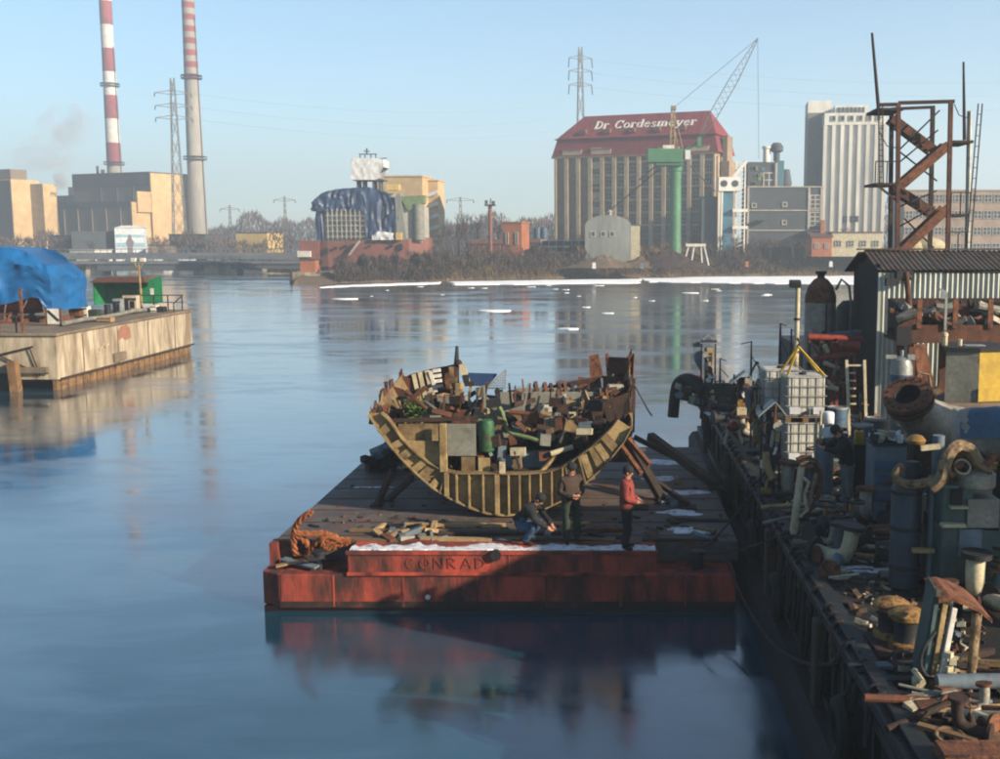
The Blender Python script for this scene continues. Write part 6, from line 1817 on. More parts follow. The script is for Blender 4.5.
single('plinth', MB().b2((-.3, -.6, 0), (2.6, 1.4, zc - DZ - .005)), K['concrete_stain'], 'concrete plinth under the grey and yellow box', 'plinth', (ya.x, YY, DZ), smooth=False, bevel=.03)

# ------------------------------------------------------------------ big flanged pipe elbow on a silver tank
YF = 22.5
fc = P(907, 394, YF)
t = thing('pipe_elbow', 'large pipe elbow with rusty flange opening towards the sky', 'pipe', (P(930, 430, YF + .4).x, YF + .5, DZ))
b_ = Vector((P(930, 430, YF + .4).x, YF + .5, DZ))
ax = Vector((-.40, -.50, .77)).normalized()
M3 = ax.to_track_quat('Z', 'Y').to_matrix()
fl_c = fc - b_
r_o = 24.5 / F * 23.0
def ringp(r0, r1, z0, z1, mn, name, n=28):
    part(t, name, MB().lathe([(r0, z0), (r1, z0), (r1, z1), (r0, z1), (r0, z0)], fl_c, n, M3, False), K[mn])
ringp(r_o * .55, r_o, -.1, 0, 'rust_orange', 'flange')
ringp(r_o * .8, r_o * .93, -.2, -.105, 'rust_dark', 'flange_gap')
ringp(r_o * .7, r_o * .98, -.3, -.205, 'rust', 'flange')
ringp(r_o * .52, r_o * .552, -.9, -.002, 'dark', 'bore')
part(t, 'bore_end', MB().lathe([(r_o * .6, -.34), (r_o * .6, -.30)], fl_c, 24, M3), K['dark'])
for k in range(16):
    a = k * math.pi / 8
    part(t, 'bolt', MB().lathe([(.025, -.02), (.025, .035)], fl_c + M3 @ Vector((r_o * .83 * math.cos(a), r_o * .83 * math.sin(a), 0)), 6, M3), K['iron'])
el_ = [fl_c - ax * .37, fl_c - ax * .5 + Vector((.05, .05, -.02)), fl_c - ax * .75 + Vector((.25, .15, -.05)), fl_c - ax * .9 + Vector((.6, .3, -.15)), fl_c - ax * .9 + Vector((1.0, .5, -.25)), fl_c - ax * .9 + Vector((1.5, .7, -.3))]
part(t, 'elbow', MB().path(el_, [r_o * .8, r_o * .82, r_o * .95, r_o * 1.05, r_o * 1.05, r_o * .9], 20), K['silver_paint'])
part(t, 'support', MB().b2((-.35, -.2, 0), (.1, .4, fl_c.z - .8)).b2((.7, .2, 0), (1.1, .6, fl_c.z - 1.2)), K['rust_dark'], False)
part(t, 'branch_stub', MB().tube(fl_c + Vector((.45, .1, -.05)), fl_c + Vector((.7, .05, .1)), .09, n=10).path([fl_c + Vector((.2, .4, .1)), fl_c + Vector((.35, .4, .4)), fl_c + Vector((.55, .4, .35)), fl_c + Vector((.6, .4, .1))], .03, 6), K['hose_tan'])
# white drum behind
c = P(901, 384, 30)
t = thing('gas_tank', 'white and blue tank standing behind the rusty flange', 'tank', (c.x, 30, DZ))
hh = P(901, 356, 30).z - DZ
part(t, 'shell', MB().lathe([(.28, 0), (.3, .2), (.3, hh - .3), (.24, hh - .1), (.08, hh)], n=18), K['galvanised'])
part(t, 'valve', MB().tube((0, 0, hh - .02), (0, 0, hh + .16), .05, n=8).box((-.3, 0, hh - .02), (.3, .12, .1)).box((.22, -.1, hh - .02), (.2, .12, .14)), K['galvanised'])
part(t, 'blue_band', MB().lathe([(.302, hh - .7), (.31, hh - .7), (.31, hh - .5), (.302, hh - .5)], n=18), K['blue_paint'])
# blue tarpaulined tank at right edge
c = P(975, 440, 19.5)
t = thing('covered_tank', 'tank under a blue cover at the right edge above the hoses', 'tank', (c.x, 19.5, DZ))
zb_ = c.z - DZ
TX = Vector((.95, -.3, .05)).normalized().to_track_quat('Z', 'Y').to_matrix()
tc0 = Vector((-.28, .3, zb_ + .05))
part(t, 'shell', MB().lathe([(.1, -.06), (.3, -.03), (.43, .06), (.48, .2), (.48, 1.8)], tc0, 26, TX), K['silver_paint'])
cov = []
for i in range(9):
    zz_ = .1 + 1.7 * i / 8
    ring_c = []
    for j in range(13):
        a = R(-15 + 16 * j)
        q = TX.inverted() @ Vector((0, 0, 1))
        v_ = Vector((0, math.cos(a), math.sin(a)))
        v_ = (v_ - Vector(TX.col[2]) * v_.dot(Vector(TX.col[2]))).normalized()
        rad_ = (.5 if i else .44) + .015 * math.sin(i * 2.1 + j * 1.3) + (.03 if j in (0, 12) else 0)
        ring_c.append(tuple(tc0 + TX @ Vector((0, 0, zz_)) + v_ * rad_))
    cov.append(ring_c)
part(t, 'blue_cover', MB().loft(cov), K['blue_paint'])
part(t, 'saddle', MB().b2((-.2, -.1, 0), (.1, .7, zb_ - .35)).b2((.6, -.1, 0), (.9, .7, zb_ - .35)), K['rust_dark'], False)

# ------------------------------------------------------------------ compressor group at right
YK = 17.0
k0 = P(945, 560, YK)
kx = lambda px: P(px, 480, YK).x - k0.x
kz = lambda py: P(940, py, YK).z - DZ
t = thing('compressor', 'teal engine block with square opening and tan hoses at the right edge', 'compressor', (k0.x, YK, DZ))
part(t, 'cabinet', MB().b2((kx(944), 0, .02), (kx(1020), 1.2, kz(526))), K['teal'], False, bevel=.03)
part(t, 'cabinet_panel', MB().b2((kx(961), -.03, kz(556)), (kx(984), -.004, kz(529))), K['grey_blue'], False)
part(t, 'engine_block', MB().b2((kx(944), .05, kz(525.5)), (kx(976), .9, kz(486))), K['teal'], False, bevel=.04)
part(t, 'square_opening', MB().b2((kx(952), .0, kz(505)), (kx(963.5), .04, kz(489))), K['dark'], False)
part(t, 'ledge', MB().b2((kx(942), -.12, kz(526)), (kx(966), .04, kz(522.5))).b2((kx(950), -.1, kz(508)), (kx(968), .04, kz(505.5))), K['cream'], False, bevel=.01)
part(t, 'cylinder_head', MB().lathe([(.24, 0), (.24, .1), (.2, .1), (.2, .2), (.24, .2), (.24, .3), (.15, .3), (.15, .42)], ((kx(960)), .4, kz(486)), 16), K['rust_orange'])
part(t, 'valve_wheel', torus(.12, .02, Matrix.Rotation(R(60), 3, 'X'), (kx(964), .1, kz(468))), K['cream'])
def hose(pts2, r, name='hose', m='hose_tan', n=9):
    c_ = [Vector(p) for p in pts2]
    f2 = []
    for i in range(len(c_) - 1):
        a0, a1, a2, a3 = c_[max(0, i - 1)], c_[i], c_[i + 1], c_[min(len(c_) - 1, i + 2)]
        for k in range(5):
            u = k / 5
            f2.append(.5 * ((2 * a1) + (a2 - a0) * u + (2 * a0 - 5 * a1 + 4 * a2 - a3) * u * u + (3 * a1 - a0 - 3 * a2 + a3) * u ** 3))
    f2.append(c_[-1])
    return MB().path(f2, r, n)
part(t, 'hose', hose([(kx(931), -.05, kz(487)), (kx(939), -.1, kz(478)), (kx(944), -.05, kz(462)), (kx(950), 0, kz(451)), (kx(960), .1, kz(447)), (kx(972), .1, kz(452)), (kx(980), .1, kz(464)), (kx(992), .1, kz(470))], .1), K['hose_tan'])
part(t, 'hose', hose([(kx(952), .2, kz(452)), (kx(948), .2, kz(462)), (kx(952), .15, kz(474)), (kx(960), .2, kz(480))], .06), K['hose_tan'])
part(t, 'manifold', MB().lathe([(.3, 0), (.34, .05), (.34, .25), (.2, .32)], (kx(980), .3, kz(492)), 16).box((kx(985), .3, kz(515)), (.5, .6, .5)), K['silver_paint'])
rr = random.Random(101)
for i in range(22):
    c = Vector((kx(rr.uniform(958, 1000)), rr.uniform(0, .5), kz(rr.uniform(455, 490))))
    d = Vector((rr.uniform(-1, 1), rr.uniform(-.5, .5), rr.uniform(-.6, .6))).normalized() * rr.uniform(.06, .2)
    part(t, 'fitting', MB().tube(c - d, c + d, rr.uniform(.025, .07), n=8), K[rr.choice(['rust', 'rust_orange', 'brass', 'cream', 'rust_dark'])])
# blue vertical cylinder with curved pipe
c = dpos(918, 552)
Yv = 17.6
t = thing('pressure_vessel', 'dark blue vertical vessel with a curved pipe across its top', 'vessel', (P(908, 540, Yv).x, Yv, DZ))
v0 = P(908, 540, Yv)
vx = lambda px: P(px, 500, Yv).x - v0.x
vz = lambda py: P(908, py, Yv).z - DZ
part(t, 'vessel', MB().lathe([(.2, 0), (.24, .05), (.24, vz(488)), (.2, vz(483)), (.06, vz(480))], (vx(906), 0, 0), 18), K['navy_paint'])
part(t, 'vessel', MB().lathe([(.14, 0), (.16, .05), (.16, vz(470)), (.1, vz(465))], (vx(917), .3, 0), 16), K['iron'])
for zz_ in (.35, 1.0, 1.6):
    part(t, 'band', MB().lathe([(.245, zz_), (.262, zz_), (.262, zz_ + .06), (.245, zz_ + .06)], (vx(906), 0, 0), 18), K['iron'])
part(t, 'curved_pipe', hose([(vx(897), -.25, vz(463)), (vx(891), -.3, vz(468)), (vx(890), -.3, vz(474)), (vx(898), -.3, vz(479)), (vx(910), -.3, vz(480)), (vx(922), -.3, vz(478)), (vx(934), -.3, vz(474))], .075), K['hose_tan'])
part(t, 'standpipe', MB().tube((vx(941), .25, 0), (vx(941), .25, vz(438)), .1, n=12).tube((vx(930), -.1, 0), (vx(931), -.1, vz(480)), .06, n=8).tube((vx(936), -.05, 0), (vx(936), -.05, vz(485)), .08, n=8), K['grey_blue'])
part(t, 'cross_bar', MB().bar((vx(917), -.1, vz(447)), (vx(936), -.1, vz(445)), .08), K['cream'], False)
part(t, 'bell', MB().lathe([(.14, 0), (.16, .05), (.1, .12), (.03, .14)], (vx(914), .0, vz(443)), 14), K['brass'])
part(t, 'pale_panel', MB().b2((vx(918), .42, vz(537)), (vx(934), .46, vz(500))), K['offwhite'], False)
part(t, 'foot_board', MB().b2((vx(908), -.42, vz(546)), (vx(929), -.3, vz(542))), K['wood_pale'], False)

# ------------------------------------------------------------------ IBC totes
def tote(base, lb, label):
    t = thing('liquid_tote', label, 'tote', base)
    w_, d_, h_ = 1.02, 1.15, 1.0
    for k, x in enumerate((-w_ / 2 + .07, 0, w_ / 2 - .07)):
        part(t, 'pallet_block', MB().b2((x - .07, 0, 0), (x + .07, d_, .11)), K['wood'], False)
    part(t, 'pallet_deck', MB().b2((-w_ / 2, -.01, .112), (w_ / 2, d_ + .01, .14)), K['wood'], False)
    part(t, 'bottle', MB().b2((-w_ / 2 + .04, .04, .145), (w_ / 2 - .04, d_ - .04, .14 + h_)), K['plastic_tank'], True, bevel=.05)
    part(t, 'cap', MB().lathe([(.1, 0), (.1, .05), (.02, .06)], (0, d_ / 2, .141 + h_), 14), K['dark'])
    cg = MB()
    for k in range(6):
        x = -w_ / 2 + .01 + (w_ - .02) * k / 5
        cg.bar((x, .005, .14), (x, .005, .16 + h_), .017).bar((x, d_ - .005, .14), (x, d_ - .005, .16 + h_), .017)
        y = .005 + (d_ - .01) * k / 5
        cg.bar((-w_ / 2 + .01, y, .14), (-w_ / 2 + .01, y, .16 + h_), .017).bar((w_ / 2 - .01, y, .14), (w_ / 2 - .01, y, .16 + h_), .017)
    for k in range(5):
        z = .17 + h_ * k / 4.05
        for a, b in (((-w_ / 2, -.012), (w_ / 2, -.012)), ((-w_ / 2, d_ + .012), (w_ / 2, d_ + .012)), ((-w_ / 2 - .008, 0), (-w_ / 2 - .008, d_)), ((w_ / 2 + .008, 0), (w_ / 2 + .008, d_))):
            cg.bar((a[0], a[1], z), (b[0], b[1], z), .017)
    part(t, 'cage', cg, K['galvanised'], False)
    part(t, 'label_plate', MB().box((-.28, -.03, .3), (.26, .015, .18)).box((.3, -.03, .3), (.24, .015, .18)), K['white_wrap'], False)
    part(t, 'drain_valve', MB().tube((0, .02, .24), (0, -.1, .24), .045, n=8), K['dark'])
    return t
YI = 27.2
ic = P(805, 452, YI)
tote((ic.x, YI, DZ), '', 'lower white liquid tote in a wire cage, under the other')
tote((ic.x, YI, DZ + 1.17), '', 'upper white liquid tote in a wire cage with yellow slings')
tote((ic.x - .35, YI + 1.4, DZ), '', 'shaded tote in the rear, lower of its stack').scale = (1, 1, 1)
tote((ic.x - .35, YI + 1.4, DZ + 1.17), '', 'shaded tote in the rear, upper of its stack')
zt_ = DZ + 2.34
sl = thing('lifting_sling', 'yellow lifting sling straps on top of the upper tote', 'sling', (ic.x, YI + .55, zt_))
apex = P(798, 346, YI + .5) - Vector((ic.x, YI + .55, zt_))
for s in (-1, 1):
    for q in (-1, 1):
        part(sl, 'strap', MB().bar((s * .48, q * .5, -.02), apex, .06, .03), K['yellow'], False)
part(sl, 'hook', MB().path([apex + Vector((0, 0, .0)), apex + Vector((.05, 0, .08)), apex + Vector((0, 0, .16)), apex + Vector((-.03, 0, .2))], .035, 8), K['iron'])
c = P(801, 350, 29)
t = thing('lamp_post', 'slim pale floodlight pole rising behind the totes', 'lamp', (c.x, 29.8, DZ))
hh = P(801, 286, 29.8).z - DZ
part(t, 'pole', MB().tube((0, 0, 0), (.02, 0, hh), .075, .065, 10), K['cream'])
part(t, 'floodlight', MB().box((-.06, 0, hh + .06), (.3, .2, .16), 0, .3).bar((0, 0, hh - .1), (0, 0, hh + .02), .08), K['iron'], False)
for k in (.35, .6, .8):
    part(t, 'collar', MB().lathe([(.09, -.03), (.09, .03)], (.01, 0, hh * k), 10), K['iron'])

# ------------------------------------------------------------------ rusty silo tanks and red rack beyond the totes
YN = 38.0
c = P(819.5, 340, YN)
t = thing('storage_tank', 'rusty domed tank standing behind the liquid totes', 'tank', (c.x, YN, DZ))
hh = P(819, 276.5, YN).z - DZ
r_ = 15.5 / F * YN
part(t, 'shell', MB().lathe([(r_, 0), (r_, hh * .78), (r_ * .98, hh * .84), (r_ * .78, hh * .92), (r_ * .45, hh * .97), (.12, hh * .985)], n=24), K['silver_paint'])
part(t, 'dome_rust', MB().lathe([(r_ * 1.012, hh * .8), (r_ * .99, hh * .85), (r_ * .8, hh * .925), (r_ * .46, hh * .976), (.12, hh * .992)], n=24, cap=False), K['rust_orange'])
part(t, 'top_nozzle', MB().lathe([(.13, 0), (.13, .14), (.2, .15), (.2, .25)], (0, 0, hh * .985), 12), K['iron'])
part(t, 'ladder', MB().bar((r_ * .6, -r_ * .85, 0), (r_ * .6, -r_ * .85, hh * .8), .05).bar((r_ * .2, -r_ * 1.04, 0), (r_ * .2, -r_ * 1.04, hh * .8), .05), K['iron'], False)
part(t, 'walkway', MB().bar((r_ * .1, -r_ - .1, hh * .56), (2.2, -r_ - .1, hh * .6), .5, .12), K['grey_blue'], False)
part(t, 'pipe', MB().path([(r_ * .9, -.2, hh * .9), (r_ * 1.2, -.3, hh * .98), (r_ * 1.7, -.3, hh * .93), (r_ * 1.85, -.3, hh * .8), (r_ * 1.9, -.3, 0)], .05, 6), K['grey_blue'])
c = P(853, 340, 39)
t = thing('storage_tank', 'dark blue tank half hidden behind the shed corner', 'tank', (c.x, 39.5, DZ))
hh = P(850, 300, 39.5).z - DZ
part(t, 'shell', MB().lathe([(.55, 0), (.55, hh * .86), (.5, hh * .93), (.3, hh * .99), (.05, hh)], n=20), K['iron'])
part(t, 'band', MB().lathe([(.56, hh * .5), (.58, hh * .5), (.58, hh * .54), (.56, hh * .54)], n=20), K['grey_blue'])
YQ = 35.5
c = P(832, 375, YQ)
t = thing('pipe_rack', 'red pipe rack with vertical legs behind the totes', 'rack', (c.x, YQ, DZ))
qx = lambda px: P(px, 350, YQ).x - c.x
qz = lambda py: P(830, py, YQ).z - DZ
part(t, 'top_pipe', MB().tube((qx(808), 0, qz(337)), (qx(862), 0, qz(339)), .11, n=10), K['red_paint'])
part(t, 'lower_pipe', MB().tube((qx(812), -.3, qz(358)), (qx(852), -.3, qz(352)), .09, n=10).tube((qx(836), -.35, qz(344)), (qx(857), -.35, qz(345)), .16, n=12), K['red_paint'])
for px in (810, 822, 833, 838, 856):
    part(t, 'leg', MB().bar((qx(px), 0, 0), (qx(px - 1), 0, qz(338)), .1), K['red_paint' if px > 830 else 'rust'], False)
part(t, 'brace', MB().bar((qx(833), -.1, qz(345)), (qx(840), -.1, qz(376)), .1).bar((qx(812), -.05, qz(345)), (qx(830), -.05, qz(372)), .07), K['red_paint'], False)
rr = random.Random(111)
for i in range(30):
    cc = Vector((qx(rr.uniform(808, 850)), rr.uniform(-.4, .5), qz(rr.uniform(342, 392))))
    d = Vector((rr.uniform(-1, 1), rr.uniform(-.5, .5), rr.uniform(-1, 1))).normalized() * rr.uniform(.1, .4)
    part(t, 'stored_pipe', MB().tube(cc - d, cc + d, rr.uniform(.03, .09), n=8), K[rr.choice(['rust_dark', 'iron', 'rust', 'red_paint', 'cloth_green', 'grey_blue', 'cream'])])
# cream ladder frame
YL = 32.0
c = P(857, 410, YL)
t = thing('ladder', 'cream steel ladder frame leaning left of the shed', 'ladder', (c.x, YL, DZ))
lx_ = lambda px: P(px, 385, YL).x - c.x
lz_ = lambda py: P(857, py, YL).z - DZ
for a, b in ((848, 850), (866, 867)):
    part(t, 'stile', MB().bar((lx_(b), -.1, 0), (lx_(a), .3, lz_(361)), .08), K['cream'], False)
for k in range(6):
    part(t, 'rung', MB().bar((lx_(849.5), .05 + k * .05, lz_(404 - k * 7.5)), (lx_(857 if k < 5 else 867), .05 + k * .05, lz_(404 - k * 7.5)), .05), K['cream'], False)
# drums between rack and cabinet
for i, (px, py, Y, mn, lb) in enumerate(((838, 392, 31.5, 'blue_paint', 'blue drum left of the cream ladder'), (862, 425, 28.5, 'blue_paint', 'blue drum behind the worker in black'), (875, 420, 29.5, 'teal', 'teal drum right of the blue drum behind the worker'))):
    c = P(px, py, Y)
    t = thing('drum', lb, 'drum', (c.x, Y, DZ))
    part(t, 'shell', MB().lathe([(.29, 0), (.29, .29), (.305, .3), (.29, .31), (.29, .58), (.305, .59), (.29, .6), (.29, .88)], n=18), K[mn])
    part(t, 'rim', MB().lathe([(.305, .86), (.305, .91), (.27, .91), (.27, .885)], n=18), K['galvanised'])

# ------------------------------------------------------------------ machinery columns along the dock edge
def machine_column(px, pyb, Y, top, wpx, label, seed, roof, cols, lean=0):
    c = P(px, pyb, Y)
    t = thing('engine_column', label, 'machinery', (c.x, Y, DZ))
    h = P(px, top, Y).z - DZ
    w = wpx / F * Y
    r8 = random.Random(seed)
    part(t, 'base_plate', MB().box((0, 0, .05), (w * 1.3, w * 1.2, .1)), K['iron'], False, bevel=.01)
    part(t, 'core', MB().box((0, .08, h * .47), (w * .5, w * .5, h * .85)), K['iron'], False, bevel=.02)
    n = int(h / .14)
    for i in range(n):
        z = .12 + (h - .3) * i / n
        k = r8.random()
        mn = r8.choice(cols)
        x = r8.uniform(-.32, .32) * w
        if k < .35:
            part(t, 'valve_body', MB().box((x, -w * .3, z), (w * r8.uniform(.25, .6), w * .35, r8.uniform(.1, .26))), K[mn], False, bevel=.015)
        elif k < .65:
            part(t, 'pipe', MB().tube((x, -w * .42, z - .1), (x + r8.uniform(-.08, .08), -w * .42, z + r8.uniform(.1, .4)), r8.uniform(.025, .06), n=8), K[mn])
        elif k < .85:
            part(t, 'flange', MB().tube((x, -w * .62, z), (x, -w * .2, z), r8.uniform(.06, .12), n=12), K[mn])
        else:
            part(t, 'side_pipe', MB().path([(-w * .3, 0, z - .15), (-w * .62, -.05, z), (-w * .3, -.1, z + .2)], .035, 7), K[mn])
    for s in (-1, 1):
        part(t, 'frame_post', MB().bar((s * w * .5, .05, .1), (s * w * .5, .05, h - .1), .05), K['iron'], False)
    if roof == 'tilt':
        part(t, 'roof_plate', MB().add([(-w * .75, -w * .5, h - .32), (.05, -w * .5, h), (.05, w * .6, h), (-w * .75, w * .6, h - .32), (-w * .75, -w * .5, h - .36), (.05, -w * .5, h - .04), (.05, w * .6, h - .04), (-w * .75, w * .6, h - .36)], [(0, 1, 2, 3), (7, 6, 5, 4), (0, 4, 5, 1), (1, 5, 6, 2), (2, 6, 7, 3), (3, 7, 4, 0)]).add([(w * .75, -w * .5, h - .3), (.06, -w * .5, h), (.06, w * .6, h), (w * .75, w * .6, h - .3), (w * .75, -w * .5, h - .34), (.06, -w * .5, h - .04), (.06, w * .6, h - .04), (w * .75, w * .6, h - .34)], [(3, 2, 1, 0), (4, 5, 6, 7), (1, 5, 4, 0), (2, 6, 5, 1), (3, 7, 6, 2), (0, 4, 7, 3)]), K['galvanised'], False)
    else:
        part(t, 'head_plate', MB().box((0, 0, h), (w * 1.1, w * .9, .06)), K['iron'], False)
        part(t, 'lifting_bail', MB().bar((-w * .45, 0, h), (0, 0, h + .22), .04).bar((0, 0, h + .22), (w * .45, 0, h), .04), K['galvanised'], False)
        part(t, 'side_panel', MB().prism([(-w * .55, h * .55), (-w * .6, h * .98), (-w * 1.15, h * 1.02), (-w * 1.0, h * .7)], .0, .04), K['grey_blue'], False)
    return t
cm = ['cream', 'ochre_light', 'silver_paint', 'iron', 'brass', 'rust', 'offwhite']
machine_column(708, 398, 37.0, 341, 14, 'dark machinery column with lifting bail at the dock far end', 1, 'bail', cm)
machine_column(742, 428, 32.0, 371, 17, 'machinery column under a bent white sheet near the totes', 2, 'tilt', cm)
machine_column(770, 486, 24.2, 400, 19, 'machinery column under a bent grey sheet, tallest before the totes', 3, 'tilt', cm)
machine_column(757, 430, 29.5, 388, 12, 'squat machinery column between the two sheet-roofed ones', 4, 'bail', cm)
# yellow curved arm at the foot of the nearest column
single('hydraulic_arm', hose([P(766, 452, 24) - P(772, 482, 24), P(767, 465, 23.9) - P(772, 482, 24), P(773, 480, 23.7) - P(772, 482, 24)], .085), K['ochre_light'], 'ochre curved arm at the foot of the tallest machinery column', 'arm', P(772, 482, 24))
# red pump with pale legs
c = dpos(733, 444, DZ)
t = thing('pump', 'red pump on pale splayed legs near the dock edge', 'pump', (c.x, c.y, DZ))
part(t, 'body', MB().ball((0, 0, .5), .17, 14, 8, (1.2, .9, .9)), K['boat_red'])
part(t, 'inlet', MB().tube((0, -.3, .6), (0, .2, .6), .1, n=10), K['red_paint'])
for s in (-1, 1):
    part(t, 'leg', MB().tube((s * .12, 0, .45), (s * .26, -.05, 0), .05, n=8), K['cream'])
# hose draped over the far dock edge, heap with red cloth
c = P(690, 382, 38)
single('hose', hose([P(703, 392, 37) - c, P(694, 381, 37.4) - c, P(685, 379, 37.8) - c, P(678, 384, 38) - c, P(675, 396, 38.1) - c, P(673, 417, 38.1) - c], .2), K['rubber'], 'thick black hose bending over the far end of the dock', 'hose', c)
t = thing('scrap_heap', 'heap of scrap with a red cloth at the far dock end', 'heap', (P(697, 395, 37.5).x, 37.5, DZ))
rr = random.Random(121)
part(t, 'red_cloth', MB().ball((0, 0, .75), .3, 12, 8, (.8, .8, 1.1)).jitter(.03), K['red_paint'])
for i in range(14):
    part(t, 'scrap_piece', MB().box((rr.uniform(-.5, .5), rr.uniform(-.4, .4), rr.uniform(.1, .7)), (rr.uniform(.2, .7), rr.uniform(.1, .4), rr.uniform(.08, .3)), rr.uniform(-1, 1), rr.uniform(-.4, .4), rr.uniform(-.4, .4)), K[rr.choice(['iron', 'rust_dark', 'cream', 'grey_blue', 'silver_paint'])], False)
# posts on the far dock end
for i, (px, yt, yb_, Y, lb) in enumerate(((751, 341, 375, 36, 'thin bent post behind the bent white sheet'), (780, 323, 350, 38, 'thin post cluster left of the floodlight pole'), (720, 358, 380, 37.5, 'short thin rod right of the far machinery column'), (791, 329, 352, 38.5, 'thin rod just left of the floodlight pole'))):
    c = P(px, yb_, Y)
    t = thing('post', lb, 'post', (c.x, Y, DZ))
    h = P(px, yt, Y).z - DZ
    part(t, 'rod', MB().tube((0, 0, 0), (0, 0, h), .05 if i != 1 else .09, .03, 8), K['iron'])
    part(t, 'arm', MB().bar((0, 0, h - .02), (-.35 if i == 0 else .2, 0, h - .1), .035).bar((0, 0, h * .8), (.3, 0, h * .6), .03), K['iron'], False)
c = P(735, 385, 37.5)
t = thing('winch', 'low dark winch between the far machinery columns', 'winch', (c.x, 37.2, DZ))
part(t, 'drum', MB().tube((-.9, 0, .55), (.7, 0, .55), .3, n=14), K['cloth_green'])
part(t, 'side_frame', MB().prism([(-.4, 0), (.4, 0), (.15, 1.0), (-.15, 1.0)], -1.0, -.92, 'yz').prism([(-.4, 0), (.4, 0), (.15, 1.0), (-.15, 1.0)], .72, .8, 'yz'), K['iron'], False)
part(t, 'brake_arm', MB().bar((.3, 0, .8), (.7, 0, 1.6), .06).bar((.7, 0, 1.6), (1.1, 0, .9), .06), K['iron'], False)

# ------------------------------------------------------------------ filter post handled by the worker, blue cabinet, reel
Yp = 24.2
c = P(824, 470, Yp)
t = thing('filter_housing', 'grey vessel with white filter bottles handled by the worker in black', 'vessel', (c.x, Yp, DZ))
fz = lambda py: P(824, py, Yp).z - DZ
part(t, 'vessel', MB().lathe([(.2, 0), (.21, .05), (.21, fz(444)), (.17, fz(440)), (.05, fz(438))], n=18), K['grey_blue'])
part(t, 'filter_bottle', MB().lathe([(.1, 0), (.13, .03), (.13, .18), (.1, .24), (.04, .26)], (.05, -.1, fz(437)), 14), K['white_wrap'])
part(t, 'filter_bottle', MB().lathe([(.11, 0), (.13, .03), (.13, .24), (.11, .28), (.03, .3)], (.06, -.05, fz(424)), 14), K['white_wrap'])
part(t, 'stand_pipe', MB().tube((-.14, -.1, 0), (-.12, -.1, fz(410)), .03, n=8).tube((-.22, 0, 0), (-.2, 0, fz(418)), .03, n=8), K['cream'])
Yc = 21.8
c = P(889, 512, Yc)
t = thing('tool_cabinet', 'pale blue cabinet with dark shelf gaps left of the vessel', 'cabinet', (c.x, Yc, DZ))
ccx = lambda px: P(px, 480, Yc).x - c.x
ccz = lambda py: P(889, py, Yc).z - DZ
part(t, 'body', MB().b2((ccx(873), 0, .02), (ccx(906), .7, ccz(446))), K['grey_blue'], False, bevel=.02)
for py in (462, 475, 492):
    part(t, 'drawer', MB().b2((ccx(874.5), -.03, ccz(py + 9)), (ccx(905), -.004, ccz(py - 1))), K['blue_paint'], False, bevel=.008)
part(t, 'top_tray', MB().b2((ccx(872), -.04, ccz(446) + .004), (ccx(907), .72, ccz(443.5))), K['iron'], False)
rr = random.Random(131)
for i in range(26):
    part(t, 'tool', MB().box((ccx(rr.uniform(874, 904)), rr.uniform(.05, .6), ccz(443.5) + rr.uniform(.04, .16)), (rr.uniform(.05, .2), rr.uniform(.05, .15), rr.uniform(.05, .2)), rr.uniform(0, 3), rr.uniform(-.3, .3)), K[rr.choice(['iron', 'galvanised', 'cream', 'grey_blue', 'white_wrap', 'rust'])], False)
c = P(860, 470, 23.6)
t = thing('canister', 'yellow canister on a dark stand behind the worker in black', 'canister', (c.x, 23.8, DZ))
zt2 = P(860, 444, 23.8).z - DZ
part(t, 'stand', MB().b2((-.12, -.1, 0), (.18, .2, zt2)).b2((.2, -.12, 0), (.3, .3, zt2 + .1)), K['iron'], False)
part(t, 'canister', MB().b2((-.09, -.08, zt2 + .004), (.1, .1, zt2 + .3)), K['yellow'], False, bevel=.02)
part(t, 'cap', MB().tube((0, 0, zt2 + .3), (0, 0, zt2 + .35), .03, n=8), K['dark'])
# hose reel frame
Yh = 20.8
c = P(797, 520, Yh)
t = thing('davit_frame', 'cream post with a rounded rusty frame at the dock edge', 'frame', (c.x, Yh, DZ))
dx_ = lambda px: P(px, 490, Yh).x - c.x
dz_ = lambda py: P(800, py, Yh).z - DZ
part(t, 'post', MB().tube((dx_(794), 0, 0), (dx_(801), 0, dz_(467)), .08, .07, 10), K['cream'])
part(t, 'rounded_frame', MB().path([(dx_(798), .1, dz_(461)), (dx_(806), .1, dz_(458)), (dx_(815), .1, dz_(462)), (dx_(821), .1, dz_(474)), (dx_(822), .1, dz_(490)), (dx_(815), .1, dz_(506)), (dx_(806), .1, dz_(518))], .055, 8), K['rust'])
part(t, 'curved_plate', MB().loft([[(dx_(797), -.1, dz_(463)), (dx_(805), -.1, dz_(459.5)), (dx_(814), -.1, dz_(462)), (dx_(819), -.1, dz_(468))], [(dx_(797), .3, dz_(461)), (dx_(805), .3, dz_(457.5)), (dx_(814), .3, dz_(460)), (dx_(819), .3, dz_(466))]]), K['rust_orange'], False)
part(t, 'inner_strut', MB().bar((dx_(816), .05, dz_(474)), (dx_(808), .05, dz_(512)), .06).bar((dx_(803), .05, dz_(478)), (dx_(805), .05, dz_(494)), .07), K['hose_tan'], False)
part(t, 'handle', MB().path([(dx_(801), -.02, dz_(476)), (dx_(808), -.05, dz_(482)), (dx_(804), -.05, dz_(494)), (dx_(807), -.05, dz_(510)), (dx_(800), -.05, dz_(516))], .035, 7), K['cream'])
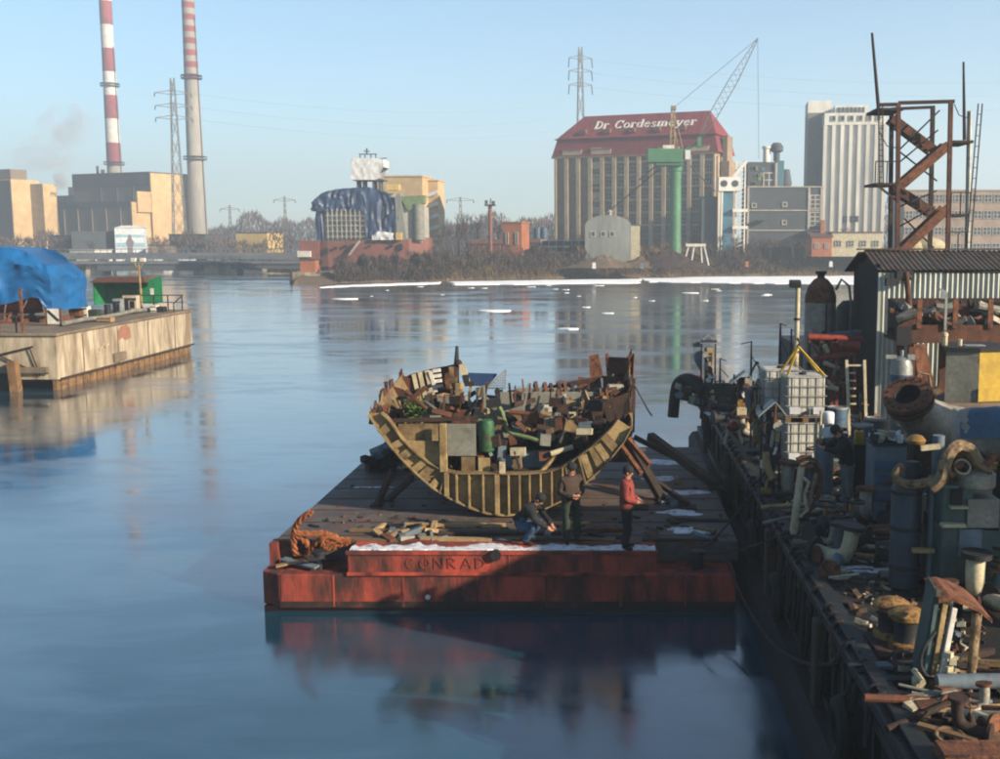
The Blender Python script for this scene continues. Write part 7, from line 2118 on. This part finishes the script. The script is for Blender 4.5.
# grey pipe lying on the deck
a, b = dpos(850, 519), dpos(896, 519)
single('pipe', MB().tube((0, 0, .17), (b.x - a.x + .4, .05, .17), .17, n=18, cap=True).tube((-.01, 0, .17), (-.012, 0, .17), .13, n=18), K['silver_paint'], 'thick grey pipe lying across the deck before the blue cabinet', 'pipe', (a.x, a.y, DZ))
# bollard (twin bitts)
c = dpos(905, 650)
t = thing('bollard', 'ochre topped twin mooring bollard on the dock edge', 'bollard', (c.x, c.y, DZ))
part(t, 'base_plate', MB().box((-.02, .1, .03), (.85, .95, .06)), K['rust_dark'], False, bevel=.01)
for x, y, s in ((.02, 0, 1), (-.1, .42, 1)):
    part(t, 'bitt', MB().lathe([(.22, .06), (.19, .1), (.18, .3), (.2, .46)], (x, y, 0), 20), K['iron'])
    part(t, 'bitt_cap', MB().lathe([(.2, .44), (.265, .48), (.27, .54), (.2, .59), (.05, .61)], (x, y, 0), 20), K['ochre_bollard'])
    part(t, 'foot_ring', MB().lathe([(.25, .06), (.25, .12), (.2, .15)], (x, y, 0), 20), K['ochre_bollard'])
# foreground hatch frame
Yh = 13.6
c = P(948, 700, Yh)
t = thing('slatted_stand', 'upright frame with cream and teal slats and a curved brown top', 'frame', (P(950, 690, Yh).x, Yh, DZ))
c = Vector((P(950, 690, Yh).x, Yh, DZ))
hx = lambda px: P(px, 640, Yh).x - c.x
hz_ = lambda py: P(950, py, Yh).z - DZ
for i, (x0_, x1_, mn, w_, y) in enumerate(((925, 938, 'teal', .07, -.02), (931, 945, 'ochre_light', .07, -.06), (938, 953, 'offwhite', .07, -.1))):
    part(t, 'slat', MB().bar((hx(x0_), y, 0.02), (hx(x1_), y + .12, hz_(592 + i * 8)), w_, .1), K[mn], False, bevel=.01)
part(t, 'side_plate', MB().add([(hx(921), .02, 0), (hx(926), .6, 0), (hx(940), .6, hz_(590)), (hx(935), .04, hz_(590)), (hx(920), .03, 0), (hx(925), .61, 0), (hx(939), .61, hz_(590)), (hx(934), .05, hz_(590))], [(0, 1, 2, 3), (7, 6, 5, 4), (0, 4, 5, 1), (1, 5, 6, 2), (2, 6, 7, 3), (3, 7, 4, 0)]), K['teal'], False)
part(t, 'curved_top', MB().loft([[(hx(936), -.05, hz_(598)), (hx(948), -.05, hz_(596)), (hx(962), -.05, hz_(600)), (hx(978), -.05, hz_(608)), (hx(990), -.05, hz_(618))], [(hx(936), .65, hz_(594)), (hx(948), .65, hz_(592)), (hx(962), .65, hz_(596)), (hx(978), .65, hz_(604)), (hx(990), .65, hz_(614))]]).loft([[(hx(936), -.05, hz_(602)), (hx(948), -.05, hz_(600)), (hx(962), -.05, hz_(604)), (hx(978), -.05, hz_(612)), (hx(990), -.05, hz_(622))], [(hx(936), -.05, hz_(598)), (hx(948), -.05, hz_(596)), (hx(962), -.05, hz_(600)), (hx(978), -.05, hz_(608)), (hx(990), -.05, hz_(618))]]), K['rust_orange'], False)
part(t, 'leg', MB().tube((hx(972), .0, 0), (hx(976), .02, hz_(612)), .06, n=10).tube((hx(981), .3, 0), (hx(985), .3, hz_(614)), .06, n=10), K['hose_tan'])
part(t, 'back_leg', MB().bar((hx(966), .5, 0), (hx(970), .5, hz_(606)), .1), K['dark'], False)
rr = random.Random(141)
for i in range(26):
    part(t, 'gear_part', MB().box((hx(rr.uniform(948, 968)), rr.uniform(.05, .5), hz_(rr.uniform(620, 685))), (rr.uniform(.04, .14), rr.uniform(.05, .2), rr.uniform(.03, .1)), 0, rr.uniform(-.3, .3)), K[rr.choice(['galvanised', 'white_wrap', 'rust', 'iron', 'cream', 'grey_blue'])], False)
for i in range(5):
    part(t, 'clamp', MB().box((hx(946 + (i % 2) * 4), -.14, .1 + i * .09), (.09, .09, .07), i), K['cream'], False)
part(t, 'cable_loop', hose([(hx(934), -.05, hz_(630)), (hx(922), -.1, hz_(645)), (hx(919), -.1, hz_(660)), (hx(925), -.1, hz_(672)), (hx(934), -.08, hz_(676))], .025), K['iron'])
# dark pipe and planks at the lower right
a = dpos(936, 693)
single('pipe', MB().tube((0, 0, .1), (2.4, .06, .1), .1, n=16), K['grey_blue'], 'dark blue pipe lying across planks below the slatted frame', 'pipe', (a.x, a.y, DZ + .05))
for i in range(9):
    p = dpos(925 - i * 2, 735 - i * 9)
    single('plank', MB().box((1.4 - .1 * ((i * 7) % 5), 0, .02), (2.2 - .3 * ((i * 7) % 5), .16 + .03 * (i % 3), .04), 0, 0, .004).jitter(.006, i), K[['wood', 'wood_dark', 'wood_dark', 'wood', 'wood_dark'][i % 5]], ['brown deck plank at the lower right corner', 'brown deck plank second from the lower right corner', 'brown deck plank before the dark blue pipe', 'brown deck plank under the dark blue pipe', 'brown deck plank behind the dark blue pipe', 'brown deck plank under the slatted frame', 'brown deck plank right of the bollard', 'brown deck plank at the bollard base', 'brown deck plank beyond the bollard'][i], 'plank', (DX + .35 + .3 * ((i * 3) % 5), p.y, DZ + .004 + .012 * (i % 3)), .16 * ((i * 5) % 3 - 1) + .05 * (i % 2), smooth=False)
p = dpos(960, 745)
t = thing('crate', 'rusty orange crate with dark slots at the lower right corner', 'crate', (P(957, 740, 11.2).x, 11.2, DZ + .045))
part(t, 'body', MB().b2((-.12, 0, 0), (.6, .4, .16)), K['rust_orange'], False, bevel=.01)
for k in range(3):
    part(t, 'slot', MB().b2((-.1, -.02, .04 + k * .06), (.14, -.004, .065 + k * .06)), K['rust_dark'], False)
# cleat and shackle at the edge
c = dpos(922, 690)
t = thing('cleat', 'small pale mooring cleat on the dock edge rail', 'cleat', (c.x - .05, c.y, DZ + .05))
part(t, 'foot', MB().box((0, 0, .05), (.12, .2, .1)), K['cream'], False, bevel=.01)
part(t, 'horn', MB().tube((0, -.2, .13), (0, .2, .13), .04, n=8), K['cream'])
# mooring line hanging from the dock to the pontoon
def mooring(a, b, sag, r, lb, m='iron'):
    return cable(a, b, sag, r, lb, None, 18, 'mooring_line', m, 6)
mooring(Vector((DX - .05, 14.6, DZ + .05)), Vector((BX1 - .4, BY0 + .4, LZ + .3)), 1.0, .03, 'slack dark mooring line between dock edge and pontoon corner')
mooring(Vector((DX - .05, 20.8, DZ + .1)), Vector((BX1 - 1.0, BY0 + .5, LZ + .35)), .15, .022, 'taut rope from the reel frame to the pontoon bitt')
mooring(Vector((DX - .05, 25, DZ + .1)), Vector((BX1 - 1.0, BY0 + .45, LZ + .3)), .1, .022, 'thin rope from the dock to the right pontoon bitt')
hs = hose([(DX - .12, 15.6, DZ + .02), (DX - .22, 15.4, 1.6), (DX - .28, 15.0, 1.0), (DX - .25, 14.4, 1.3), (DX - .15, 14.1, DZ)], .045)
single('hose', hs, K['rubber'], 'black hose loop hanging over the dock edge by the bollard', 'hose', (0, 0, 0))

# loops of rope and cable hung over the dock edge
rr = random.Random(181)
for i in range(26):
    y = 13.2 + i * 1.02 + rr.uniform(-.2, .2)
    w_, d_ = rr.uniform(.2, .8), rr.uniform(.4, 1.5)
    pts3 = [(-.02, 0, 0), (-.16, 0, -.1), (-.22, w_ * .25, -d_ * .8), (-.24, w_ * .5, -d_), (-.22, w_ * .75, -d_ * .75), (-.16, w_, -.08), (-.02, w_, 0)]
    single('hanging_rope', hose(pts3, rr.uniform(.02, .05), n=6), K[rr.choice(['rubber', 'iron', 'wood_dark', 'rubber'])], 'dark rope or cable loop hanging over the dock edge', 'rope', (DX, y, DZ + .06), 0, 'rope loops over the dock edge')
# fittings heaped near the dock edge: valves, elbows and flanges
def fitting(kind, s, r9, m1, m2):
    t = thing(['gate_valve', 'pipe_bend', 'flanged_pipe'][kind], '', ['valve', 'pipe', 'pipe'][kind], (0, 0, 0))
    if kind == 0:
        part(t, 'body', MB().tube((-.26 * s, 0, .18 * s), (.26 * s, 0, .18 * s), .11 * s, n=12).lathe([(.12 * s, 0), (.1 * s, .2 * s), (.05 * s, .3 * s)], (0, 0, .18 * s), 12), K[m1])
        for q in (-1, 1):
            part(t, 'flange', MB().tube((q * .26 * s, 0, .18 * s), (q * .31 * s, 0, .18 * s), .18 * s, n=14), K[m2])
        part(t, 'stem', MB().tube((0, 0, .45 * s), (0, 0, .68 * s), .03 * s, n=8), K['brass'])
        part(t, 'hand_wheel', torus(.17 * s, .022 * s, Matrix.Identity(3), (0, 0, .66 * s), 16, 6), K[m2])
    elif kind == 1:
        part(t, 'bend', hose([(-.4 * s, 0, .12 * s), (-.1 * s, 0, .12 * s), (.1 * s, 0, .2 * s), (.16 * s, 0, .42 * s), (.16 * s, 0, .62 * s)], .11 * s, n=12), K[m1])
        part(t, 'flange', MB().tube((-.44 * s, 0, .14 * s), (-.38 * s, 0, .14 * s), .18 * s, n=14), K[m2])
        part(t, 'flange', MB().tube((.16 * s, 0, .6 * s), (.16 * s, 0, .66 * s), .18 * s, n=14), K[m2])
    else:
        part(t, 'pipe', MB().tube((-.6 * s, 0, .15 * s), (.6 * s, 0, .15 * s), .1 * s, n=12), K[m1])
        for q in (-1, 1):
            part(t, 'flange', MB().tube((q * .56 * s, 0, .17 * s), (q * .62 * s, 0, .17 * s), .17 * s, n=14), K[m2])
    return t
rr = random.Random(191)
zones2 = [((700, 765), (398, 440), 16, 'among the far machinery columns'), ((780, 850), (440, 500), 16, 'around the cream reel frame post'), ((905, 950), (520, 575), 12, 'in front of the compressor'), ((850, 935), (470, 530), 14, 'beside the pale blue cabinet'), ((950, 1000), (585, 615), 7, 'behind the slatted stand'), ((800, 850), (520, 575), 9, 'at the littered dock edge'), ((840, 880), (395, 430), 10, 'by the drums and ladder'), ((955, 985), (712, 740), 4, 'at the lower right corner')]
for (xa_, xb_), (y_a, y_b), n, where in zones2:
    for i in range(n):
        kind = rr.randrange(3)
        m1 = rr.choice(['iron', 'rust_dark', 'rust', 'grey_blue', 'silver_paint', 'rust_dark', 'cream', 'teal'])
        m2 = rr.choice(['rust_dark', 'iron', 'rust', 'rust_orange'])
        col_w = {'iron': 'dark', 'rust_dark': 'dark rusty', 'rust': 'rusty', 'grey_blue': 'blue grey', 'silver_paint': 'silver grey', 'cream': 'cream', 'teal': 'teal'}[m1]
        t = fitting(kind, rr.uniform(.7, 1.4) * (.55 if y_a > 700 else 1), rr, m1, m2)
        t['label'] = col_w + [' flanged valve with hand wheel ', ' upturned pipe bend ', ' short flanged pipe '][kind] + where
        t['group'] = 'pipe fittings ' + where
        p = dpos(rr.uniform(xa_, xb_), rr.uniform(y_a, y_b))
        t.location = (max(p.x, DX + .5), p.y, DZ)
        t.rotation_euler = (rr.uniform(-.15, .15), rr.uniform(-.1, .1), rr.uniform(0, 6.28))
# two unseen stacked containers, added outside the frame to shade pontoon and dock
for k in range(2):
    t = thing('shade_container', ['lower added unseen container shading the pontoon from the right', 'upper added unseen container stacked to shade the pontoon'][k], 'container', (10.9, 13.7, DZ + k * 2.46))
    part(t, 'body', MB().b2((.03, .03, .12), (2.4, 6.0, 2.40)), K['grey_blue'], False)
    for i in range(20):
        part(t, 'shade_container_corrugation', MB().b2((-.01, .2 + i * .29, .2), (.028, .34 + i * .29, 2.35)), K['grey_blue'], False)
    for x in (-.02, 2.3):
        for y in (-.02, 5.9):
            part(t, 'corner_post', MB().b2((x, y, 0), (x + .14, y + .14, 2.455)), K['iron'], False)
# ------------------------------------------------------------------ litter on the dock deck
rr = random.Random(151)
sn2 = MB()
for (px, py, rx_, ry_, s_) in ((830, 545, .35, .1, 1), (875, 560, .7, .12, 2), (880, 572, .6, .06, 3), (845, 568, .5, .07, 4), (860, 535, .4, .1, 5), (840, 510, .6, .2, 6), (870, 505, .5, .15, 7), (725, 415, .7, .5, 8), (722, 402, .6, .4, 9), (750, 425, .4, .4, 10), (895, 570, .5, .08, 12)):
    p = dpos(px, py)
    b_ = blob(p.x, p.y, rx_, ry_, DZ, s_ + 50, .03)
    off = len(sn2.v)
    sn2.v += b_.v
    sn2.f += [tuple(i + off for i in q) for q in b_.f]
structure('snow', sn2, K['snow'], True, 'stuff')
n_l = 0
zones = [((800, 925), (525, 585), 70, 'scrap fragment strewn on the deck before the blue vessel', 'scrap before the blue vessel'), ((775, 870), (470, 525), 50, 'scrap fragment on the deck around the reel frame', 'scrap around the reel frame'), ((700, 790), (400, 470), 45, 'scrap fragment among the far machinery columns', 'scrap among the machinery columns'), ((880, 940), (440, 500), 22, 'scrap fragment heaped by the curved pipe', 'scrap by the curved pipe'), ((895, 985), (655, 740), 34, 'scrap fragment on the near deck below the bollard', 'scrap on the near deck')]
for (xa_, xb_), (y_a, y_b), n, lb, gp in zones:
    for i in range(n):
        p = dpos(rr.uniform(xa_, xb_), rr.uniform(y_a, y_b))
        if p.x < DX + .15: continue
        mn = rr.choice(['iron', 'rust', 'rust_dark', 'wood', 'wood_pale', 'grey_blue', 'cream', 'grey_paint', 'rust_orange'])
        k = rr.random()
        if k < .5:
            m = MB().box((0, 0, .06), (rr.uniform(.1, .9), rr.uniform(.05, .2), rr.uniform(.03, .14)), 0, rr.uniform(-.2, .2), rr.uniform(-.12, .12))
        elif k < .8:
            d = Vector((1, 0, rr.uniform(-.08, .2))) * rr.uniform(.15, .8)
            m = MB().tube(Vector((0, 0, .09)) - d, Vector((0, 0, .09)) + d, rr.uniform(.02, .06), n=8)
        else:
            m = torus(rr.uniform(.1, .2), .025, Matrix.Rotation(rr.uniform(-.3, .3), 3, 'X'), (0, 0, .05), 14, 6)
        cw_ = {'iron': 'black iron', 'rust': 'brown rusty', 'rust_dark': 'dark rusty', 'wood': 'brown wooden', 'wood_pale': 'pale wooden', 'grey_blue': 'blue grey', 'cream': 'cream', 'grey_paint': 'grey', 'rust_orange': 'orange rusty'}[mn]
        sw_ = 'slab' if k < .5 else 'rod' if k < .8 else 'ring'
        single('scrap_piece', m, K[mn], lb.replace('scrap fragment', cw_ + ' ' + sw_), 'scrap', (p.x, p.y, DZ - .005), rr.uniform(-.6, .6), gp)
# red rag and grasses
p = dpos(842, 531)
single('rag', MB().ball((0, 0, .05), .14, 10, 6, (1.4, .8, .45)).jitter(.02, 3), K['red_paint'], 'small red rag lying on the littered dock deck', 'rag', (p.x, p.y, DZ))

# fine litter nobody could count
rr = random.Random(161)
for zn, (zx, zy, n) in enumerate((((770, 985), (500, 745), 1000), ((700, 880), (395, 500), 600))):
    lt = {'rust_dark': MB(), 'wood': MB(), 'iron': MB(), 'cream': MB()}
    for i in range(n):
        p = dpos(rr.uniform(*zx), rr.uniform(*zy))
        if p.x < DX + .2: continue
        l_ = rr.uniform(.03, .22)
        lt[rr.choice(list(lt) + ['rust_dark', 'iron'])].box((p.x, p.y, DZ + l_ * .15), (l_, rr.uniform(.02, .08), rr.uniform(.02, l_ * .5)), rr.uniform(0, 3.1), rr.uniform(-.4, .4), rr.uniform(-.3, .3))
    for mn, m in lt.items():
        structure('litter', m, K[mn], False, 'stuff')
rr = random.Random(171)
lt = {'rust_dark': MB(), 'wood': MB(), 'iron': MB(), 'rust': MB()}
for i in range(190):
    p = G(rr.uniform(300, 730), 515 + abs(rr.gauss(0, 14)) * rr.choice((1, 1, -1)), BZ)
    if p.y < BY0 + 1 or p.x > BX1 - .2 or p.x < BX0 + .3: continue
    l_ = rr.uniform(.03, .2)
    lt[rr.choice(list(lt))].box((p.x, p.y, BZ - .02 + l_ * .12), (l_, rr.uniform(.02, .07), rr.uniform(.02, l_ * .4)), rr.uniform(0, 3.1), rr.uniform(-.3, .3))
for mn, m in lt.items():
    structure('litter', m, K[mn], False, 'stuff')

# ================================================================== PEOPLE
def person(label, loc, rz, pose, mats, height=1.75, cap='cloth_black', name='person', hair=True):
    """pose: dict of joint positions (x right, -y the way the body faces, z up), zones coloured by mats"""
    J = {k: Vector(v) for k, v in pose.items()}
    root = thing(name, label, 'person', loc, rz)
    k = height / 1.75
    V, E, Rr, Z = [], [], [], []
    idx = {}
    def vert(n, p, r):
        idx[n] = len(V); V.append(tuple(Vector(p) * k)); Rr.append(tuple(x * k for x in (r if isinstance(r, tuple) else (r, r))))
    def edge(a, b, z):
        E.append((idx[a], idx[b])); Z.append(z)
    def seg(a, b, zone, mids):
        prev = a
        for i, (t, r) in enumerate(mids):
            n = '%s_%s_%d' % (a, b, i)
            vert(n, J[a].lerp(J[b], t), r); edge(prev, n, zone); prev = n
        edge(prev, b, zone)
    vert('pelvis', J['pelvis'], (.2, .165)); vert('waist', J['waist'], (.205, .17)); vert('chest', J['chest'], (.225, .175)); vert('neckb', J['neckb'], (.115, .105)); vert('neck', J['neck'], .066)
    hd = J['head']; up_ = (J['head'] - J['neck']).normalized()
    fwd = J['look'].normalized()
    vert('jaw', hd - up_ * .06 + fwd * .015, .075); vert('head', hd + up_ * .02, (.085, .095)); vert('crown', hd + up_ * .09 - fwd * .01, .065)
    edge('pelvis', 'waist', 'top'); edge('waist', 'chest', 'top'); edge('chest', 'neckb', 'top'); edge('neckb', 'neck', 'top'); edge('neck', 'jaw', 'skin'); edge('jaw', 'head', 'skin'); edge('head', 'crown', 'skin')
    for s in 'LR':
        vert('sh' + s, J['sh' + s], .105); vert('el' + s, J['el' + s], .078); vert('wr' + s, J['wr' + s], .042)
        edge('chest', 'sh' + s, 'top'); seg('sh' + s, 'el' + s, 'top', [(.5, .088)]); seg('el' + s, 'wr' + s, 'top', [(.4, .072), (.85, .06)])
        hdir = (J['wr' + s] - J['el' + s]).normalized()
        side = hdir.cross(up_).normalized() if abs(hdir.dot(up_)) < .95 else Vector((1, 0, 0))
        pn = hdir.cross(side)
        palm = J['wr' + s] + hdir * .065
        vert('palm' + s, palm, (.04, .02)); edge('wr' + s, 'palm' + s, 'skin')
        for f_i, (o, l_) in enumerate(((-.03, .062), (-.01, .075), (.012, .07), (.032, .055))):
            a = palm + side * o + hdir * .035
            b = a + hdir * l_ * .5 - pn * .006
            c2 = b + hdir * l_ * .35 - pn * .03
            vert('fa%s%d' % (s, f_i), a, .012); vert('fb%s%d' % (s, f_i), b, .010); vert('fc%s%d' % (s, f_i), c2, .009)
            edge('palm' + s, 'fa%s%d' % (s, f_i), 'skin'); edge('fa%s%d' % (s, f_i), 'fb%s%d' % (s, f_i), 'skin'); edge('fb%s%d' % (s, f_i), 'fc%s%d' % (s, f_i), 'skin')
        a = palm - side * .045 - hdir * .02
        vert('ta' + s, a, .013); vert('tb' + s, a - side * .02 + hdir * .045 - pn * .02, .011)
        edge('palm' + s, 'ta' + s, 'skin'); edge('ta' + s, 'tb' + s, 'skin')
        vert('hip' + s, J['hip' + s], .125); vert('kn' + s, J['kn' + s], .088); vert('an' + s, J['an' + s], .07)
        edge('pelvis', 'hip' + s, 'top'); seg('hip' + s, 'kn' + s, 'legs', [(.3, .115), (.65, .1)]); seg('kn' + s, 'an' + s, 'legs', [(.35, .088), (.8, .08)])
        tdir = Vector(J['toe' + s] - J['an' + s]); tdir.z = 0; tdir.normalize()
        vert('heel' + s, J['an' + s] - tdir * .03 + Vector((0, 0, -.045)), .045); vert('ball' + s, J['an' + s] + tdir * .11 + Vector((0, 0, -.055)), (.045, .036)); vert('toe' + s, J['an' + s] + tdir * .18 + Vector((0, 0, -.06)), (.04, .03))
        edge('an' + s, 'heel' + s, 'boots'); edge('heel' + s, 'ball' + s, 'boots'); edge('ball' + s, 'toe' + s, 'boots')
    me = bpy.data.meshes.new('body_cage')
    me.from_pydata(V, E, [])
    ob = bpy.data.objects.new('body_cage', me)
    COL.objects.link(ob)
    md = ob.modifiers.new('skin', 'SKIN')
    md.use_smooth_shade = True
    sk = me.skin_vertices[0].data
    for i, r in enumerate(Rr):
        sk[i].radius = r
    sk[0].use_root = True
    sd2 = ob.modifiers.new('sub', 'SUBSURF'); sd2.levels = 2; sd2.render_levels = 2
    bpy.context.view_layer.update()
    dg = bpy.context.evaluated_depsgraph_get()
    bm_ = bpy.data.meshes.new_from_object(ob.evaluated_get(dg))
    bpy.data.objects.remove(ob)
    zones_ = ['top', 'legs', 'skin', 'boots']
    bm_.materials.clear()
    for z in zones_:
        bm_.materials.append(K[mats[z]])
    segs_ = [(Vector(V[a]), Vector(V[b]), zones_.index(z)) for (a, b), z in zip(E, Z)]
    for p in bm_.polygons:
        c_ = p.center
        best, bi = 9, 0
        for a, b, zi in segs_:
            ab = b - a
            t_ = max(0, min(1, (c_ - a).dot(ab) / max(1e-9, ab.length_squared)))
            d_ = (c_ - a - ab * t_).length
            if d_ < best: best, bi = d_, zi
        p.material_index = bi
    for p in bm_.polygons: p.use_smooth = True
    soft = set()
    for p in bm_.polygons:
        if p.material_index in (0, 1): soft.update(p.vertices)
    for i in soft:
        v = bm_.vertices[i]
        q = noise.noise(v.co * 11.0 + Vector((rz * 9, 0, 0))) * .02 + noise.noise(Vector((v.co.x * 14, v.co.y * 14, v.co.z * 30))) * .012
        v.co += v.normal * q
    bm_.name = 'body'
    body = link('body', bm_, root)
    # face: nose, brow, ears, mouth on the head; cap
    rt = fwd.cross(up_).normalized()
    fw = up_.cross(rt).normalized()
    hm_ = MB()
    H0 = hd * k
    def hpnt(f, r, u): return H0 + (fw * f + rt * r + up_ * u) * k
    part(root, 'nose', MB().add([hpnt(.085, -.014, -.02), hpnt(.085, .014, -.02), hpnt(.115, 0, -.022), hpnt(.088, 0, .025)], [(0, 1, 2), (0, 2, 3), (1, 3, 2), (0, 3, 1)]), K['skin'], True)
    for s in (-1, 1):
        part(root, 'ear', MB().ball(hpnt(0, .082 * s, -.005), .026 * k, 8, 6), K['skin'])
        part(root, 'eye', MB().ball(hpnt(.081, .03 * s, .018), .008 * k, 8, 6), K['dark'])
    part(root, 'mouth', MB().box(hpnt(.083, 0, -.058), (.04 * k, .008 * k, .008 * k), math.atan2(fw.y, fw.x) - math.pi / 2), K['boat_red'], False)
    q3 = Matrix((rt, fw, up_)).transposed()
    part(root, 'cap', MB().lathe([(.106 * k, .03 * k), (.112 * k, .045 * k), (.11 * k, .075 * k), (.095 * k, .115 * k), (.06 * k, .142 * k), (.01 * k, .15 * k)], H0 - fw * .008 * k, 16, q3), K[cap])
    if hair:
        part(root, 'hair', MB().lathe([(.094 * k, -.03 * k), (.1 * k, .03 * k)], H0 - fw * .014 * k, 14, q3), K['rust_dark'])
    return root, body

stand = dict(pelvis=(0, 0, .93), waist=(0, 0, 1.08), chest=(0, .01, 1.3), neckb=(0, .01, 1.44), neck=(0, 0, 1.5), head=(0, -.02, 1.61), look=(0, -1, -.1),
    shL=(.19, .01, 1.39), shR=(-.19, .01, 1.39), elL=(.25, .0, 1.1), elR=(-.25, 0, 1.1), wrL=(.12, -.22, 1.02), wrR=(-.12, -.22, 1.02),
    hipL=(.1, 0, .88), hipR=(-.1, 0, .88), knL=(.12, -.01, .48), knR=(-.12, -.01, .48), anL=(.13, .03, .09), anR=(-.13, .03, .09), toeL=(.15, -.2, .04), toeR=(-.15, -.2, .04))
c = G(627, 551, BZ)
person('worker in a red jacket standing in profile at the pontoon edge', (c.x, max(c.y, BY0 + .22), BZ + .03), R(82), stand, dict(top='cloth_red', legs='cloth_black', skin='skin', boots='boot'), 1.82)
st_b = dict(stand)
st_b.update(look=(.35, -1, -.1), wrL=(.02, -.26, 1.05), wrR=(-.05, -.26, 1.08), head=(.01, -.03, 1.61), anL=(.16, .05, .09), anR=(-.12, -.04, .09), knL=(.14, 0, .48), knR=(-.12, -.05, .48))
c = G(571, 543, BZ)
person('worker in a brown jacket standing before the hull section', (c.x, c.y, BZ), R(25), st_b, dict(top='cloth_brown', legs='cloth_green', skin='skin', boots='boot'), 1.82)
crouch = dict(pelvis=(0, .12, .38), waist=(0, .08, .52), chest=(0, -.1, .74), neckb=(0, -.2, .86), neck=(0, -.25, .91), head=(0, -.33, .99), look=(0, -1, -.6),
    shL=(.19, -.16, .82), shR=(-.19, -.16, .82), elL=(.26, -.36, .58), elR=(-.26, -.36, .58), wrL=(.12, -.55, .42), wrR=(-.12, -.55, .42),
    hipL=(.1, .1, .36), hipR=(-.1, .1, .36), knL=(.18, -.32, .5), knR=(-.18, -.3, .48), anL=(.15, -.05, .09), anR=(-.15, -.05, .09), toeL=(.18, -.3, .04), toeR=(-.18, -.3, .04))
c = G(526, 543, BZ)
person('crouching worker in dark jacket and jeans before the hull section', (c.x, c.y, BZ), R(70), crouch, dict(top='cloth_black', legs='cloth_jeans', skin='skin', boots='boot'), 1.8)
bend = dict(stand)
bend.update(waist=(0, -.04, 1.08), chest=(0, -.13, 1.28), neckb=(0, -.18, 1.41), neck=(0, -.22, 1.46), head=(0, -.28, 1.56), look=(0, -1, -.35), shL=(.19, -.14, 1.36), shR=(-.19, -.14, 1.36), elL=(.22, -.36, 1.18), elR=(-.22, -.38, 1.2), wrL=(.1, -.56, 1.24), wrR=(-.08, -.58, 1.34))
c = P(849, 495, 23.2)
person('worker in black jacket and grey trousers bending over white filter bottles', (c.x, 23.4, DZ), R(-80), bend, dict(top='cloth_black', legs='cloth_grey', skin='skin', boots='boot'), 1.8)

# ------------------------------------------------------------------ tell look-alikes apart by their order in the picture
from collections import defaultdict
ORD = ['leftmost', 'second from left', 'third from left', 'fourth from left', 'fifth from left', 'sixth from left', 'seventh from left', 'eighth from left', 'ninth from left', 'tenth from left', 'eleventh from left', 'twelfth from left', 'thirteenth from left', 'fourteenth from left', 'fifteenth from left', 'sixteenth from left', 'seventeenth from left', 'eighteenth from left', 'nineteenth from left', 'twentieth from left']
by_label = defaultdict(list)
for o in bpy.data.objects:
    if o.parent is None and 'label' in o:
        by_label[o['label']].append(o)
for lb, obs in by_label.items():
    if 1 < len(obs) <= 20:
        obs.sort(key=lambda o: o.location.x / max(1.0, o.location.y))
        for k, o in enumerate(obs):
            o['label'] = lb + ', ' + (ORD[k] if k < len(obs) - 1 else 'rightmost')
